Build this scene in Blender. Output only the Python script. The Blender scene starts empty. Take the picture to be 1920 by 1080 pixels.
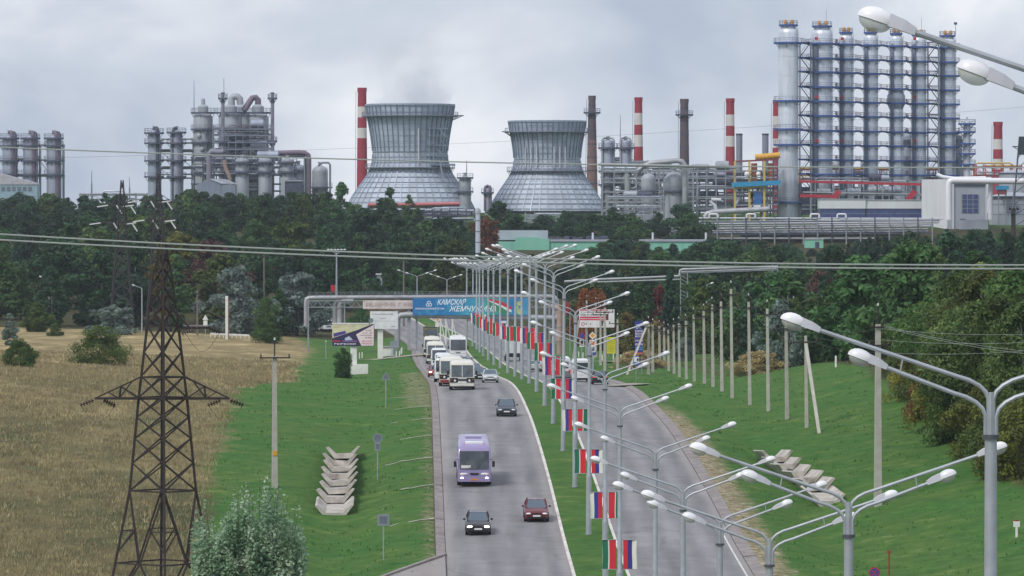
import bpy, math, random
import numpy as np
from mathutils import Vector, Matrix, Euler

random.seed(7)
RNG = np.random.default_rng(7)
SC = bpy.context.scene
COL = SC.collection
PI = math.pi

# ---------------------------------------------------------------- camera
F = 9600.0            # focal length in photograph pixels (1920 wide)
CAMZ = 25.0
TH = math.atan(120.0 / F)
cam_data = bpy.data.cameras.new('camera')
cam_data.sensor_width = 36.0
cam_data.lens = 36.0 * F / 1920.0
cam_data.clip_start = 1.0
cam_data.clip_end = 9000.0
cam = bpy.data.objects.new('camera', cam_data)
COL.objects.link(cam)
cam.location = (0, 0, CAMZ)
cam.rotation_euler = (PI / 2 - TH, 0, 0)
SC.camera = cam

# ---------------------------------------------------------------- sky and sun
SUN_EL, SUN_AZ = math.radians(48), math.radians(-140)   # azimuth from +Y, clockwise
world = bpy.data.worlds.new('World')
SC.world = world
world.use_nodes = True
wn, wl = world.node_tree.nodes, world.node_tree.links
wn.clear()
w_out = wn.new('ShaderNodeOutputWorld')
w_bg = wn.new('ShaderNodeBackground')
w_sky = wn.new('ShaderNodeTexSky')
w_sky.sky_type = 'NISHITA'
w_sky.sun_disc = False
w_sky.sun_elevation = SUN_EL
w_sky.sun_rotation = SUN_AZ
w_sky.air_density = 1.0
w_sky.dust_density = 2.0
w_tc = wn.new('ShaderNodeTexCoord')
w_map = wn.new('ShaderNodeMapping')
w_map.inputs['Scale'].default_value = (12.0, 12.0, 21.0)
w_map.inputs['Location'].default_value = (6.4, 3.3, 9.1)
w_n1 = wn.new('ShaderNodeTexNoise')
w_n1.inputs['Scale'].default_value = 1.0
w_n1.inputs['Detail'].default_value = 5.0
w_n1.inputs['Roughness'].default_value = 0.52
w_n1.inputs['Distortion'].default_value = 0.3
w_ramp = wn.new('ShaderNodeValToRGB')
w_ramp.color_ramp.elements[0].position = 0.38
w_ramp.color_ramp.elements[0].color = (0.41, 0.47, 0.585, 1)
w_ramp.color_ramp.elements[1].position = 0.61
w_ramp.color_ramp.elements[1].color = (0.82, 0.84, 0.89, 1)
e = w_ramp.color_ramp.elements.new(0.5)
e.color = (0.57, 0.62, 0.71, 1)
w_skys = wn.new('ShaderNodeMixRGB')
w_skys.blend_type = 'MULTIPLY'
w_skys.inputs['Fac'].default_value = 1.0
w_skys.inputs['Color2'].default_value = (0.10, 0.10, 0.10, 1)
w_mix = wn.new('ShaderNodeMixRGB')
w_mix.inputs['Fac'].default_value = 0.92
wl.new(w_tc.outputs['Generated'], w_map.inputs['Vector'])
wl.new(w_map.outputs['Vector'], w_n1.inputs['Vector'])
wl.new(w_n1.outputs['Fac'], w_ramp.inputs['Fac'])
wl.new(w_sky.outputs['Color'], w_skys.inputs['Color1'])
wl.new(w_skys.outputs['Color'], w_mix.inputs['Color1'])
wl.new(w_ramp.outputs['Color'], w_mix.inputs['Color2'])
wl.new(w_mix.outputs['Color'], w_bg.inputs['Color'])
w_bg.inputs['Strength'].default_value = 0.9
wl.new(w_bg.outputs['Background'], w_out.inputs['Surface'])

sun_data = bpy.data.lights.new('sun', 'SUN')
sun_data.energy = 1.5
sun_data.angle = math.radians(14)
sun_data.color = (1.0, 0.96, 0.90)
sun = bpy.data.objects.new('sun', sun_data)
COL.objects.link(sun)
sdir = Vector((math.sin(SUN_AZ) * math.cos(SUN_EL), math.cos(SUN_AZ) * math.cos(SUN_EL), math.sin(SUN_EL)))
sun.rotation_euler = sdir.to_track_quat('Z', 'Y').to_euler()

SC.view_settings.view_transform = 'Standard'
SC.view_settings.look = 'None'
SC.view_settings.exposure = 0.38
SC.view_settings.gamma = 1.0
SC.view_settings.use_curve_mapping = False
SC.render.engine = 'CYCLES'
SC.cycles.use_denoising = True
SC.cycles.max_bounces = 5
SC.cycles.diffuse_bounces = 2
SC.cycles.glossy_bounces = 2
SC.cycles.transmission_bounces = 2
SC.cycles.transparent_max_bounces = 6
SC.cycles.volume_bounces = 2
SC.cycles.caustics_reflective = False
SC.cycles.caustics_refractive = False

# ---------------------------------------------------------------- helpers
def lin(c):
    return tuple((x / 255 / 12.92) if x / 255 <= 0.04045 else ((x / 255 + 0.055) / 1.055) ** 2.4 for x in c)

MATS = {}
def mat(key, rgb=(128, 128, 128), rough=0.6, metal=0.0, var=0.12, scale=1.2, rnd=0.0, bump=0.0, emit=0.0,
        dirt=None, dirt_amt=0.35, spec=0.4, streak=False):
    """procedural paint / metal / concrete: colour, mottling, dirt, fine relief"""
    if key in MATS:
        return MATS[key]
    m = bpy.data.materials.new(key)
    MATS[key] = m
    m.use_nodes = True
    n, l = m.node_tree.nodes, m.node_tree.links
    b = n['Principled BSDF']
    b.inputs['Roughness'].default_value = rough
    b.inputs['Metallic'].default_value = metal
    b.inputs['Specular IOR Level'].default_value = spec
    c = lin(rgb)
    tc = n.new('ShaderNodeTexCoord')
    vec = tc.outputs['Object']
    if streak:
        mp = n.new('ShaderNodeMapping')
        mp.inputs['Scale'].default_value = (1, 1, 0.12)
        l.new(vec, mp.inputs['Vector'])
        vec = mp.outputs['Vector']
    nz = n.new('ShaderNodeTexNoise')
    nz.inputs['Scale'].default_value = scale
    nz.inputs['Detail'].default_value = 5
    l.new(vec, nz.inputs['Vector'])
    mr = n.new('ShaderNodeMapRange')
    mr.inputs['From Min'].default_value = 0.3
    mr.inputs['From Max'].default_value = 0.7
    mr.inputs['To Min'].default_value = 1 - var
    mr.inputs['To Max'].default_value = 1 + var
    l.new(nz.outputs['Fac'], mr.inputs['Value'])
    val = mr.outputs['Result']
    if rnd:
        oi = n.new('ShaderNodeObjectInfo')
        r2 = n.new('ShaderNodeMapRange')
        r2.inputs['To Min'].default_value = 1 - rnd
        r2.inputs['To Max'].default_value = 1 + rnd
        l.new(oi.outputs['Random'], r2.inputs['Value'])
        mu = n.new('ShaderNodeMath'); mu.operation = 'MULTIPLY'
        l.new(val, mu.inputs[0]); l.new(r2.outputs['Result'], mu.inputs[1])
        val = mu.outputs['Value']
    vm = n.new('ShaderNodeVectorMath'); vm.operation = 'SCALE'
    vm.inputs[0].default_value = c
    l.new(val, vm.inputs['Scale'])
    col = vm.outputs['Vector']
    if dirt:
        n2 = n.new('ShaderNodeTexNoise')
        n2.inputs['Scale'].default_value = scale * 0.45
        n2.inputs['Detail'].default_value = 7
        n2.inputs['Roughness'].default_value = 0.7
        l.new(vec, n2.inputs['Vector'])
        m2 = n.new('ShaderNodeMapRange')
        m2.inputs['From Min'].default_value = 0.48
        m2.inputs['From Max'].default_value = 0.72
        m2.inputs['To Max'].default_value = dirt_amt
        l.new(n2.outputs['Fac'], m2.inputs['Value'])
        mx = n.new('ShaderNodeMixRGB')
        l.new(m2.outputs['Result'], mx.inputs['Fac'])
        l.new(col, mx.inputs['Color1'])
        mx.inputs['Color2'].default_value = (*lin(dirt), 1)
        col = mx.outputs['Color']
    l.new(col, b.inputs['Base Color'])
    if bump:
        bp = n.new('ShaderNodeBump')
        bp.inputs['Strength'].default_value = bump
        bp.inputs['Distance'].default_value = 0.05
        l.new(nz.outputs['Fac'], bp.inputs['Height'])
        l.new(bp.outputs['Normal'], b.inputs['Normal'])
    if emit:
        b.inputs['Emission Color'].default_value = (*c, 1)
        b.inputs['Emission Strength'].default_value = emit
    return m

def foliage(key, rgb=(80, 90, 50), var=0.35, rgb2=None):
    if key in MATS:
        return MATS[key]
    m = bpy.data.materials.new(key)
    MATS[key] = m
    m.use_nodes = True
    n, l = m.node_tree.nodes, m.node_tree.links
    b = n['Principled BSDF']
    b.inputs['Roughness'].default_value = 0.55
    b.inputs['Specular IOR Level'].default_value = 0.25
    tc = n.new('ShaderNodeTexCoord')
    oi = n.new('ShaderNodeObjectInfo')
    add = n.new('ShaderNodeVectorMath'); add.operation = 'ADD'
    l.new(tc.outputs['Object'], add.inputs[0]); l.new(oi.outputs['Location'], add.inputs[1])
    nz = n.new('ShaderNodeTexNoise')
    nz.inputs['Scale'].default_value = 0.55
    nz.inputs['Detail'].default_value = 6
    nz.inputs['Roughness'].default_value = 0.65
    l.new(add.outputs['Vector'], nz.inputs['Vector'])
    rp = n.new('ShaderNodeValToRGB')
    c = lin(rgb); c2 = lin(rgb2 or tuple(min(255, x * 1.25 + 8) for x in rgb))
    rp.color_ramp.elements[0].position = 0.32
    rp.color_ramp.elements[0].color = (c[0] * 0.6, c[1] * 0.64, c[2] * 0.7, 1)
    rp.color_ramp.elements[1].position = 0.68
    rp.color_ramp.elements[1].color = (*c2, 1)
    e = rp.color_ramp.elements.new(0.5); e.color = (*c, 1)
    l.new(nz.outputs['Fac'], rp.inputs['Fac'])
    hs = n.new('ShaderNodeHueSaturation')
    r1 = n.new('ShaderNodeMapRange'); r1.inputs['To Min'].default_value = 1 - var; r1.inputs['To Max'].default_value = 1 + var
    l.new(oi.outputs['Random'], r1.inputs['Value'])
    l.new(r1.outputs['Result'], hs.inputs['Value'])
    r2 = n.new('ShaderNodeMapRange'); r2.inputs['To Min'].default_value = 0.475; r2.inputs['To Max'].default_value = 0.52
    fr = n.new('ShaderNodeMath'); fr.operation = 'FRACT'
    mu = n.new('ShaderNodeMath'); mu.operation = 'MULTIPLY'; mu.inputs[1].default_value = 7.31
    l.new(oi.outputs['Random'], mu.inputs[0]); l.new(mu.outputs[0], fr.inputs[0]); l.new(fr.outputs[0], r2.inputs['Value'])
    l.new(r2.outputs['Result'], hs.inputs['Hue'])
    l.new(rp.outputs['Color'], hs.inputs['Color'])
    l.new(hs.outputs['Color'], b.inputs['Base Color'])
    tr = n.new('ShaderNodeBsdfTranslucent')
    l.new(hs.outputs['Color'], tr.inputs['Color'])
    mx = n.new('ShaderNodeMixShader'); mx.inputs['Fac'].default_value = 0.32
    l.new(b.outputs[0], mx.inputs[1]); l.new(tr.outputs[0], mx.inputs[2])
    l.new(mx.outputs[0], n['Material Output'].inputs['Surface'])
    return m

class MB:
    """collects shapes; build() links them as one mesh object"""
    def __init__(s):
        s.v, s.f, s.mi, s.k = [], [], [], 0
    def m(s, k):
        s.k = k
        return s
    def add(s, vs, fs):
        o = len(s.v)
        s.v += [tuple(p) for p in vs]
        s.f += [tuple(i + o for i in q) for q in fs]
        s.mi += [s.k] * len(fs)
        return s
    def box(s, c, d, rz=0.0, M=None):
        x, y, z = d[0] / 2, d[1] / 2, d[2] / 2
        vs = [Vector((a, b, e)) for a in (-x, x) for b in (-y, y) for e in (-z, z)]
        R = M if M is not None else Matrix.Rotation(rz, 3, 'Z')
        vs = [R @ p + Vector(c) for p in vs]
        return s.add(vs, [(0, 1, 3, 2), (4, 6, 7, 5), (0, 4, 5, 1), (2, 3, 7, 6), (0, 2, 6, 4), (1, 5, 7, 3)])
    def bar(s, p, q, w, h=None):
        p, q = Vector(p), Vector(q)
        d = q - p
        L = d.length
        if L < 1e-6:
            return s
        M = d.to_track_quat('Y', 'Z').to_matrix()
        return s.box((p + q) / 2, (w, L, h or w), M=M)
    def tube(s, path, r, n=8, caps=True):
        pts = [Vector(p) for p in path]
        rs = r if isinstance(r, (list, tuple)) else [r] * len(pts)
        vs, fs = [], []
        ref = None
        for i, p in enumerate(pts):
            t = (pts[min(i + 1, len(pts) - 1)] - pts[max(i - 1, 0)])
            if t.length < 1e-9:
                t = Vector((0, 0, 1))
            t.normalize()
            if ref is None:
                ref = Vector((1, 0, 0)) if abs(t.x) < 0.9 else Vector((0, 1, 0))
            a = (ref - t * ref.dot(t)).normalized()
            ref = a
            b = t.cross(a)
            for j in range(n):
                g = 2 * PI * j / n
                vs.append(p + (a * math.cos(g) + b * math.sin(g)) * rs[i])
        for i in range(len(pts) - 1):
            for j in range(n):
                fs.append((i * n + j, i * n + (j + 1) % n, (i + 1) * n + (j + 1) % n, (i + 1) * n + j))
        if caps:
            fs.append(tuple(range(n - 1, -1, -1)))
            fs.append(tuple(range((len(pts) - 1) * n, len(pts) * n)))
        return s.add(vs, fs)
    def lathe(s, prof, n=24, c=(0, 0, 0), capb=True, capt=True, a0=0.0):
        vs, fs = [], []
        for r, z in prof:
            for j in range(n):
                g = 2 * PI * j / n + a0
                vs.append((c[0] + r * math.cos(g), c[1] + r * math.sin(g), c[2] + z))
        for i in range(len(prof) - 1):
            for j in range(n):
                fs.append((i * n + j, i * n + (j + 1) % n, (i + 1) * n + (j + 1) % n, (i + 1) * n + j))
        if capb:
            fs.append(tuple(range(n - 1, -1, -1)))
        if capt:
            fs.append(tuple(range((len(prof) - 1) * n, len(prof) * n)))
        return s.add(vs, fs)
    def ring(s, r0, r1, z0, z1, n=24, c=(0, 0, 0)):
        vs, fs = [], []
        for r, z in ((r0, z0), (r1, z0), (r1, z1), (r0, z1)):
            for j in range(n):
                g = 2 * PI * j / n
                vs.append((c[0] + r * math.cos(g), c[1] + r * math.sin(g), c[2] + z))
        for i in range(4):
            for j in range(n):
                k = (i + 1) % 4
                fs.append((i * n + j, i * n + (j + 1) % n, k * n + (j + 1) % n, k * n + j))
        return s.add(vs, fs)
    def ell(s, c, rad, M=None, lo=-PI / 2, hi=PI / 2, n=12, k=6):
        M = M or Matrix.Identity(3)
        vs, fs = [], []
        for i in range(k + 1):
            e = lo + (hi - lo) * i / k
            for j in range(n):
                g = 2 * PI * j / n
                p = Vector((rad[0] * math.cos(e) * math.cos(g), rad[1] * math.cos(e) * math.sin(g), rad[2] * math.sin(e)))
                vs.append(M @ p + Vector(c))
        for i in range(k):
            for j in range(n):
                fs.append((i * n + j, i * n + (j + 1) % n, (i + 1) * n + (j + 1) % n, (i + 1) * n + j))
        fs.append(tuple(range(n - 1, -1, -1)))
        fs.append(tuple(range(k * n, k * n + n)))
        return s.add(vs, fs)
    def prism(s, poly, y0, y1):
        """polygon in x,z extruded along y"""
        n = len(poly)
        vs = [(x, y0, z) for x, z in poly] + [(x, y1, z) for x, z in poly]
        fs = [tuple(range(n)), tuple(range(2 * n - 1, n - 1, -1))]
        fs += [(i, i + n, (i + 1) % n + n, (i + 1) % n) for i in range(n)]
        return s.add(vs, fs)
    def loft(s, secs, close=True, caps=True):
        n = len(secs[0])
        vs = [p for q in secs for p in q]
        fs = []
        for i in range(len(secs) - 1):
            for j in range(n if close else n - 1):
                fs.append((i * n + j, i * n + (j + 1) % n, (i + 1) * n + (j + 1) % n, (i + 1) * n + j))
        if caps:
            fs.append(tuple(range(n - 1, -1, -1)))
            fs.append(tuple(range((len(secs) - 1) * n, len(secs) * n)))
        return s.add(vs, fs)
    def mesh(s, name, mats, smooth=False):
        me = bpy.data.meshes.new(name)
        me.from_pydata(s.v, [], s.f)
        for x in (mats if isinstance(mats, (list, tuple)) else [mats]):
            me.materials.append(x)
        if any(s.mi):
            me.polygons.foreach_set('material_index', s.mi)
        if smooth:
            me.polygons.foreach_set('use_smooth', [True] * len(me.polygons))
            try:
                me.set_sharp_from_angle(angle=math.radians(38))
            except Exception:
                pass
        me.update()
        return me
    def build(s, name, mats, parent=None, smooth=False, loc=None, rot=None):
        return ob(name, s.mesh(name, mats, smooth), parent, loc, rot)

def ob(name, me, parent=None, loc=None, rot=None):
    o = bpy.data.objects.new(name, me)
    COL.objects.link(o)
    if parent is not None:
        o.parent = parent
    if loc is not None:
        o.location = loc
    if rot is not None:
        o.rotation_euler = rot
    return o

def tag(o, label, cat, group=None):
    o['label'] = label
    o['category'] = cat
    if group:
        o['group'] = group
    return o

def thing(name, label, cat, loc=(0, 0, 0), rot=(0, 0, 0), group=None):
    o = ob(name, None, None, loc, rot)
    o.empty_display_size = 0.5
    return tag(o, label, cat, group)

def struct(o, kind='structure'):
    o['kind'] = kind
    return o

def copy_tree(o, parent=None):
    c = o.copy()
    COL.objects.link(c)
    c.parent = parent
    for ch in list(o.children):
        copy_tree(ch, c)
    return c

def arr_mesh(name, v, faces, mats, smooth=False, mi=None):
    """v (N,3) array, faces (M,k) array"""
    me = bpy.data.meshes.new(name)
    nf, k = faces.shape
    me.vertices.add(len(v)); me.loops.add(nf * k); me.polygons.add(nf)
    me.vertices.foreach_set('co', np.ascontiguousarray(v, dtype=np.float32).ravel())
    me.loops.foreach_set('vertex_index', np.ascontiguousarray(faces, dtype=np.int32).ravel())
    me.polygons.foreach_set('loop_start', np.arange(0, nf * k, k, dtype=np.int32))
    me.polygons.foreach_set('loop_total', np.full(nf, k, dtype=np.int32))
    for x in (mats if isinstance(mats, (list, tuple)) else [mats]):
        me.materials.append(x)
    if mi is not None:
        me.polygons.foreach_set('material_index', np.ascontiguousarray(mi, dtype=np.int32))
    me.polygons.foreach_set('use_smooth', np.full(nf, smooth))
    me.update(calc_edges=True)
    me.validate()
    return me

# a place seen at photograph pixel (px, py), at the distance d metres north of the camera
_fy, _fz, _uy, _uz = math.cos(TH), -math.sin(TH), math.sin(TH), math.cos(TH)
def P(px, py, d):
    a, b = (px - 960) / F, (540 - py) / F
    y = _fy + b * _uy
    z = _fz + b * _uz
    t = d / y
    return Vector((a * t, d, CAMZ + z * t))
def X(px, d):
    return P(px, 420, d).x
def Z(py, d):
    return P(960, py, d).z

# ---------------------------------------------------------------- terrain shape
_D = [-60, 0, 30, 66, 97, 128, 159, 189, 220, 251, 282, 313, 343, 374, 405, 436, 467, 497, 528, 559, 590, 621, 651, 682, 713, 744, 775, 805, 836, 900, 950, 1000, 1100, 1200, 1300, 1400, 1500, 1600, 2700]
_H = [-6, 1.7, 6.2, 11.7, 16.3, 20.1, 23.0, 24.1, 24.6, 24.3, 23.3, 22.3, 21.1, 19.4, 18.1, 17.1, 16.75, 16.4, 16.6, 17.1, 17.8, 18.3, 18.5, 19, 19.2, 19.4, 19.6, 19.9, 20.2, 20.3, 19.6, 17.5, 13, 9, 5, 1.5, -2, -3.5, -5]
_XC = [9.5, 9.4, 9.2, 9.0, 8.8, 8.4, 8.0, 7.7, 7.35, 6.9, 6.3, 5.7, 5.15, 4.6, 4.05, 3.5, 3.0, 2.4, 1.8, 1.1, 0.35, -0.5, -1.5, -2.4, -3.3, -4.2, -4.9, -5.5, -6.3, -9.2, -13.5, -19.5, -36, -50, -60, -66, -70, -70, -70]
_gy = np.arange(-60, 2701, 1.0)
def _smooth(a, sig):
    k = np.exp(-0.5 * (np.arange(-3 * sig, 3 * sig + 1) / sig) ** 2); k /= k.sum()
    p = np.concatenate([np.full(3 * sig, a[0]) + np.arange(-3 * sig, 0) * (a[1] - a[0]), a, np.full(3 * sig, a[-1])])
    return np.convolve(p, k, 'valid')
_zr = CAMZ - _smooth(np.interp(_gy, _D, _H), 9)
_xc = _smooth(np.interp(_gy, _D, _XC), 14)
def zr(y):
    return float(np.interp(y, _gy, _zr))
def xc(y):
    return float(np.interp(y, _gy, _xc))
def sst(a, b, x):
    t = min(1.0, max(0.0, (x - a) / (b - a)))
    return t * t * (3 - 2 * t)
def off(u, y):
    a = abs(u)
    far = 1 - sst(930, 1120, y)
    if u < 0:
        win = sst(300, 340, y) * (1 - sst(410, 470, y))
        o = np.interp(a, [0, 10.3, 12, 15, 19, 24, 32, 60, 100, 400], [0, 0, -.12, -.35, -.55, -.35, 0.1, 1.3, 2.0, 3.0])
        o += -0.75 * win * math.exp(-((a - 16.8) / 2.6) ** 2)
        if y < 300:
            o *= 1
        return float(o) * far
    win = sst(320, 350, y) * (1 - sst(410, 450, y))
    mound = 1 - sst(535, 640, y)
    o = np.interp(a, [0, 10.4, 13, 16, 20, 26, 32, 45, 400], [0, 0, -.15, -.35, -.2, 1.0, 2.2, 2.8, 3.0]) * mound
    o += np.interp(a, [0, 12, 20, 45, 400], [0, -.1, -.5, -.2, 0.5]) * (1 - mound)
    o += -0.6 * win * math.exp(-((a - 16.3) / 2.2) ** 2)
    o += 7.0 * sst(32, 95, a) * sst(540, 860, y)
    return float(o) * far
def dip(x, y):
    return -4.5 * sst(38, 56, x) * sst(1000, 1150, y) * (1 - sst(1392, 1410, y))
def ground(x, y):
    u = x - xc(y)
    return zr(y) + off(u, y) + dip(x, y)
def hit(px, py, d0=70, d1=1500):
    prev = None
    d = d0
    while d < d1:
        p = P(px, py, d)
        e = p.z - ground(p.x, d)
        if e <= 0:
            if prev is None:
                return p
            lo, hi = prev, d
            for _ in range(18):
                mid = (lo + hi) / 2
                q = P(px, py, mid)
                if q.z - ground(q.x, mid) > 0:
                    lo = mid
                else:
                    hi = mid
            q = P(px, py, hi)
            return Vector((q.x, q.y, ground(q.x, q.y)))
        prev = d
        d += 1.5
    return P(px, py, d1)
def G(px, d, sink=0.0):
    """foot of a thing seen at column px, d metres away"""
    x = X(px, d)
    return Vector((x, d, ground(x, d) - sink))
# ================================================================ SETTING: ground, roads, kerbs
def ground_material():
    m = bpy.data.materials.new('grassland')
    m.use_nodes = True
    n, l = m.node_tree.nodes, m.node_tree.links
    b = n['Principled BSDF']
    b.inputs['Roughness'].default_value = 0.9
    b.inputs['Specular IOR Level'].default_value = 0.1
    tc = n.new('ShaderNodeTexCoord')
    def nz(scale, detail=6, rough=0.6, stretch=None):
        v = tc.outputs['Object']
        if stretch:
            mp = n.new('ShaderNodeMapping'); mp.inputs['Scale'].default_value = stretch
            l.new(v, mp.inputs['Vector']); v = mp.outputs['Vector']
        t = n.new('ShaderNodeTexNoise')
        t.inputs['Scale'].default_value = scale; t.inputs['Detail'].default_value = detail; t.inputs['Roughness'].default_value = rough
        l.new(v, t.inputs['Vector'])
        return t.outputs['Fac']
    def ramp(fac, stops):
        r = n.new('ShaderNodeValToRGB')
        r.color_ramp.elements[0].position, r.color_ramp.elements[1].position = stops[0][0], stops[-1][0]
        r.color_ramp.elements[0].color = (*lin(stops[0][1]), 1)
        r.color_ramp.elements[1].color = (*lin(stops[-1][1]), 1)
        for p, c in stops[1:-1]:
            r.color_ramp.elements.new(p).color = (*lin(c), 1)
        l.new(fac, r.inputs['Fac'])
        return r.outputs['Color']
    def mix(f, a, c):
        x = n.new('ShaderNodeMixRGB')
        l.new(f, x.inputs['Fac']); l.new(a, x.inputs['Color1']); l.new(c, x.inputs['Color2'])
        return x.outputs['Color']
    def attr(name, amp, scale, lo, hi):
        a = n.new('ShaderNodeAttribute'); a.attribute_name = name
        s = n.new('ShaderNodeMath'); s.operation = 'MULTIPLY_ADD'
        l.new(nz(scale, 7, 0.7), s.inputs[0]); s.inputs[1].default_value = amp
        t = n.new('ShaderNodeMath'); t.operation = 'ADD'
        l.new(a.outputs['Fac'], s.inputs[2])
        l.new(s.outputs[0], t.inputs[0]); t.inputs[1].default_value = -amp * 0.5
        r = n.new('ShaderNodeMapRange')
        r.inputs['From Min'].default_value = lo; r.inputs['From Max'].default_value = hi
        l.new(t.outputs[0], r.inputs['Value'])
        return r.outputs['Result']
    green = mix(ramp(nz(0.12, 6, 0.65), [(0.36, (0, 0, 0)), (0.60, (255, 255, 255))]), ramp(nz(0.9, 8, 0.75), [(0.3, (46, 82, 38)), (0.5, (60, 104, 46)), (0.72, (92, 130, 62))]),
                ramp(nz(0.5, 8, 0.75), [(0.3, (56, 88, 42)), (0.55, (84, 114, 54)), (0.75, (138, 144, 88))]))
    sa = n.new('ShaderNodeAttribute'); sa.attribute_name = 'straw'
    sm = n.new('ShaderNodeMath'); sm.operation = 'MULTIPLY_ADD'; sm.inputs[1].default_value = -0.22
    l.new(sa.outputs['Fac'], sm.inputs[0]); l.new(nz(0.035, 5, 0.62, (1, 0.55, 1)), sm.inputs[2])
    dry = mix(ramp(sm.outputs[0], [(0.38, (0, 0, 0)), (0.58, (255, 255, 255))]),
              ramp(nz(0.16, 7, 0.72, (1, 0.3, 1)), [(0.30, (104, 92, 62)), (0.5, (144, 130, 94)), (0.66, (186, 168, 126))]),
              ramp(nz(0.13, 7, 0.72, (1, 0.3, 1)), [(0.32, (52, 70, 38)), (0.5, (80, 84, 54)), (0.68, (116, 104, 74))]))
    gravel = ramp(nz(1.6, 9, 0.85), [(0.36, (82, 92, 50)), (0.47, (128, 116, 88)), (0.56, (168, 156, 132)), (0.64, (226, 220, 206))])
    dirt = ramp(nz(0.8, 8, 0.8), [(0.3, (46, 52, 32)), (0.55, (74, 72, 48)), (0.75, (104, 94, 66))])
    c = mix(attr('dry', 1.3, 0.11, 0.36, 0.66), green, dry)
    c = mix(attr('dirt', 0.8, 0.35, 0.42, 0.66), c, dirt)
    c = mix(attr('gravel', 1.0, 0.55, 0.38, 0.75), c, gravel)
    l.new(c, b.inputs['Base Color'])
    bp = n.new('ShaderNodeBump'); bp.inputs['Strength'].default_value = 0.6; bp.inputs['Distance'].default_value = 0.25
    l.new(nz(1.3, 9, 0.8), bp.inputs['Height']); l.new(bp.outputs['Normal'], b.inputs['Normal'])
    return m
MAT_GROUND = ground_material()

def bound(pts):
    hs = [hit(*p) for p in pts]
    ds = [h.y for h in hs]; us = [h.x - xc(h.y) for h in hs]
    o = sorted(zip(ds, us))
    return [a for a, _ in o], [b for _, b in o]
DRY_D, DRY_U = bound([(372, 1079), (392, 960), (402, 880), (440, 760), (452, 728), (552, 716), (556, 692), (590, 660), (560, 632), (580, 618)])
FEN_D, FEN_U = bound([(1590, 690), (1655, 745), (1745, 805), (1850, 890)])

def ground_attr(x, y):
    u = x - xc(y)
    dry = dirt = grav = 0.0
    if u < 0:
        ub = np.interp(y, DRY_D, DRY_U)
        dry = sst(2.5, -2.5, 0) if False else 1 - sst(ub - 5, ub + 4.5, u)
        if y > 830:
            dry *= 1 - sst(900, 960, y) * 0.8
        grav = 0.5 * (1 - sst(10.6, 12.8, -u)) * (1 if y < 480 else 0.6)
        if 470 < y < 640:
            grav = max(grav, 0.55 * (1 - sst(12, 15.5, -u)))
    else:
        uf = np.interp(y, FEN_D, FEN_U)
        if y < 560:
            dirt = sst(uf - 2, uf + 3, u) * 0.7
        elif u > 26:
            dirt = 0.5
        if y < 540:
            grav = 0.78 * (1 - sst(11.0, 14.4, u)) * (1 - 0.55 * sst(430, 500, y))
    if y > 895:
        dirt = max(dirt, 0.95 * sst(895, 925, y) * (1 if y < 1410 else .5))
    return dry, dirt, grav, sst(400, 600, y)

def make_ground():
    us = [-1500, -900, -600, -400, -300, -230, -180, -145, -120, -100, -88, -78, -70, -64] + list(np.arange(-60, -26, 1.5)) + list(np.arange(-26, -10.4, 0.8)) + [-10.35, -9.9, -5, 0, 5, 9.9, 10.45] + list(np.arange(11, 27, 0.8)) + list(np.arange(27, 62, 1.5)) + [65, 70, 78, 88, 100, 120, 145, 180, 230, 300, 400, 600, 900, 1500]
    ys = list(np.arange(-60, 300, 5.0)) + list(np.arange(300, 620, 1.6)) + list(np.arange(620, 960, 4.0)) + list(np.arange(960, 1500, 12.0)) + [1520, 1560, 1620, 1700, 1850, 2050, 2300, 2550]
    V, A = [], []
    for y in ys:
        c, z0 = xc(y), zr(y)
        for u in us:
            z = z0 + off(u, y) + dip(c + u, y)
            if abs(u) < 10.4 and y < 1000:
                z -= 0.16
            else:
                z += 0.10 * math.sin(0.9 * u + 0.31 * y) * math.sin(0.17 * y + 0.4 * u) * (1 if abs(u) > 12 else 0)
            V.append((c + u, y, z)); A.append(ground_attr(c + u, y))
    nu = len(us)
    i, j = np.meshgrid(np.arange(len(ys) - 1), np.arange(nu - 1), indexing='ij')
    a = (i * nu + j).ravel()
    fs = np.stack([a, a + 1, a + nu + 1, a + nu], 1)
    me = arr_mesh('ground', np.array(V), fs, MAT_GROUND, True)
    A = np.array(A, dtype=np.float32)
    for k, nm in enumerate(('dry', 'dirt', 'gravel', 'straw')):
        at = me.attributes.new(nm, 'FLOAT', 'POINT')
        at.data.foreach_set('value', np.ascontiguousarray(A[:, k]))
    o = ob('ground', me)
    return struct(o)
make_ground()

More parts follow.
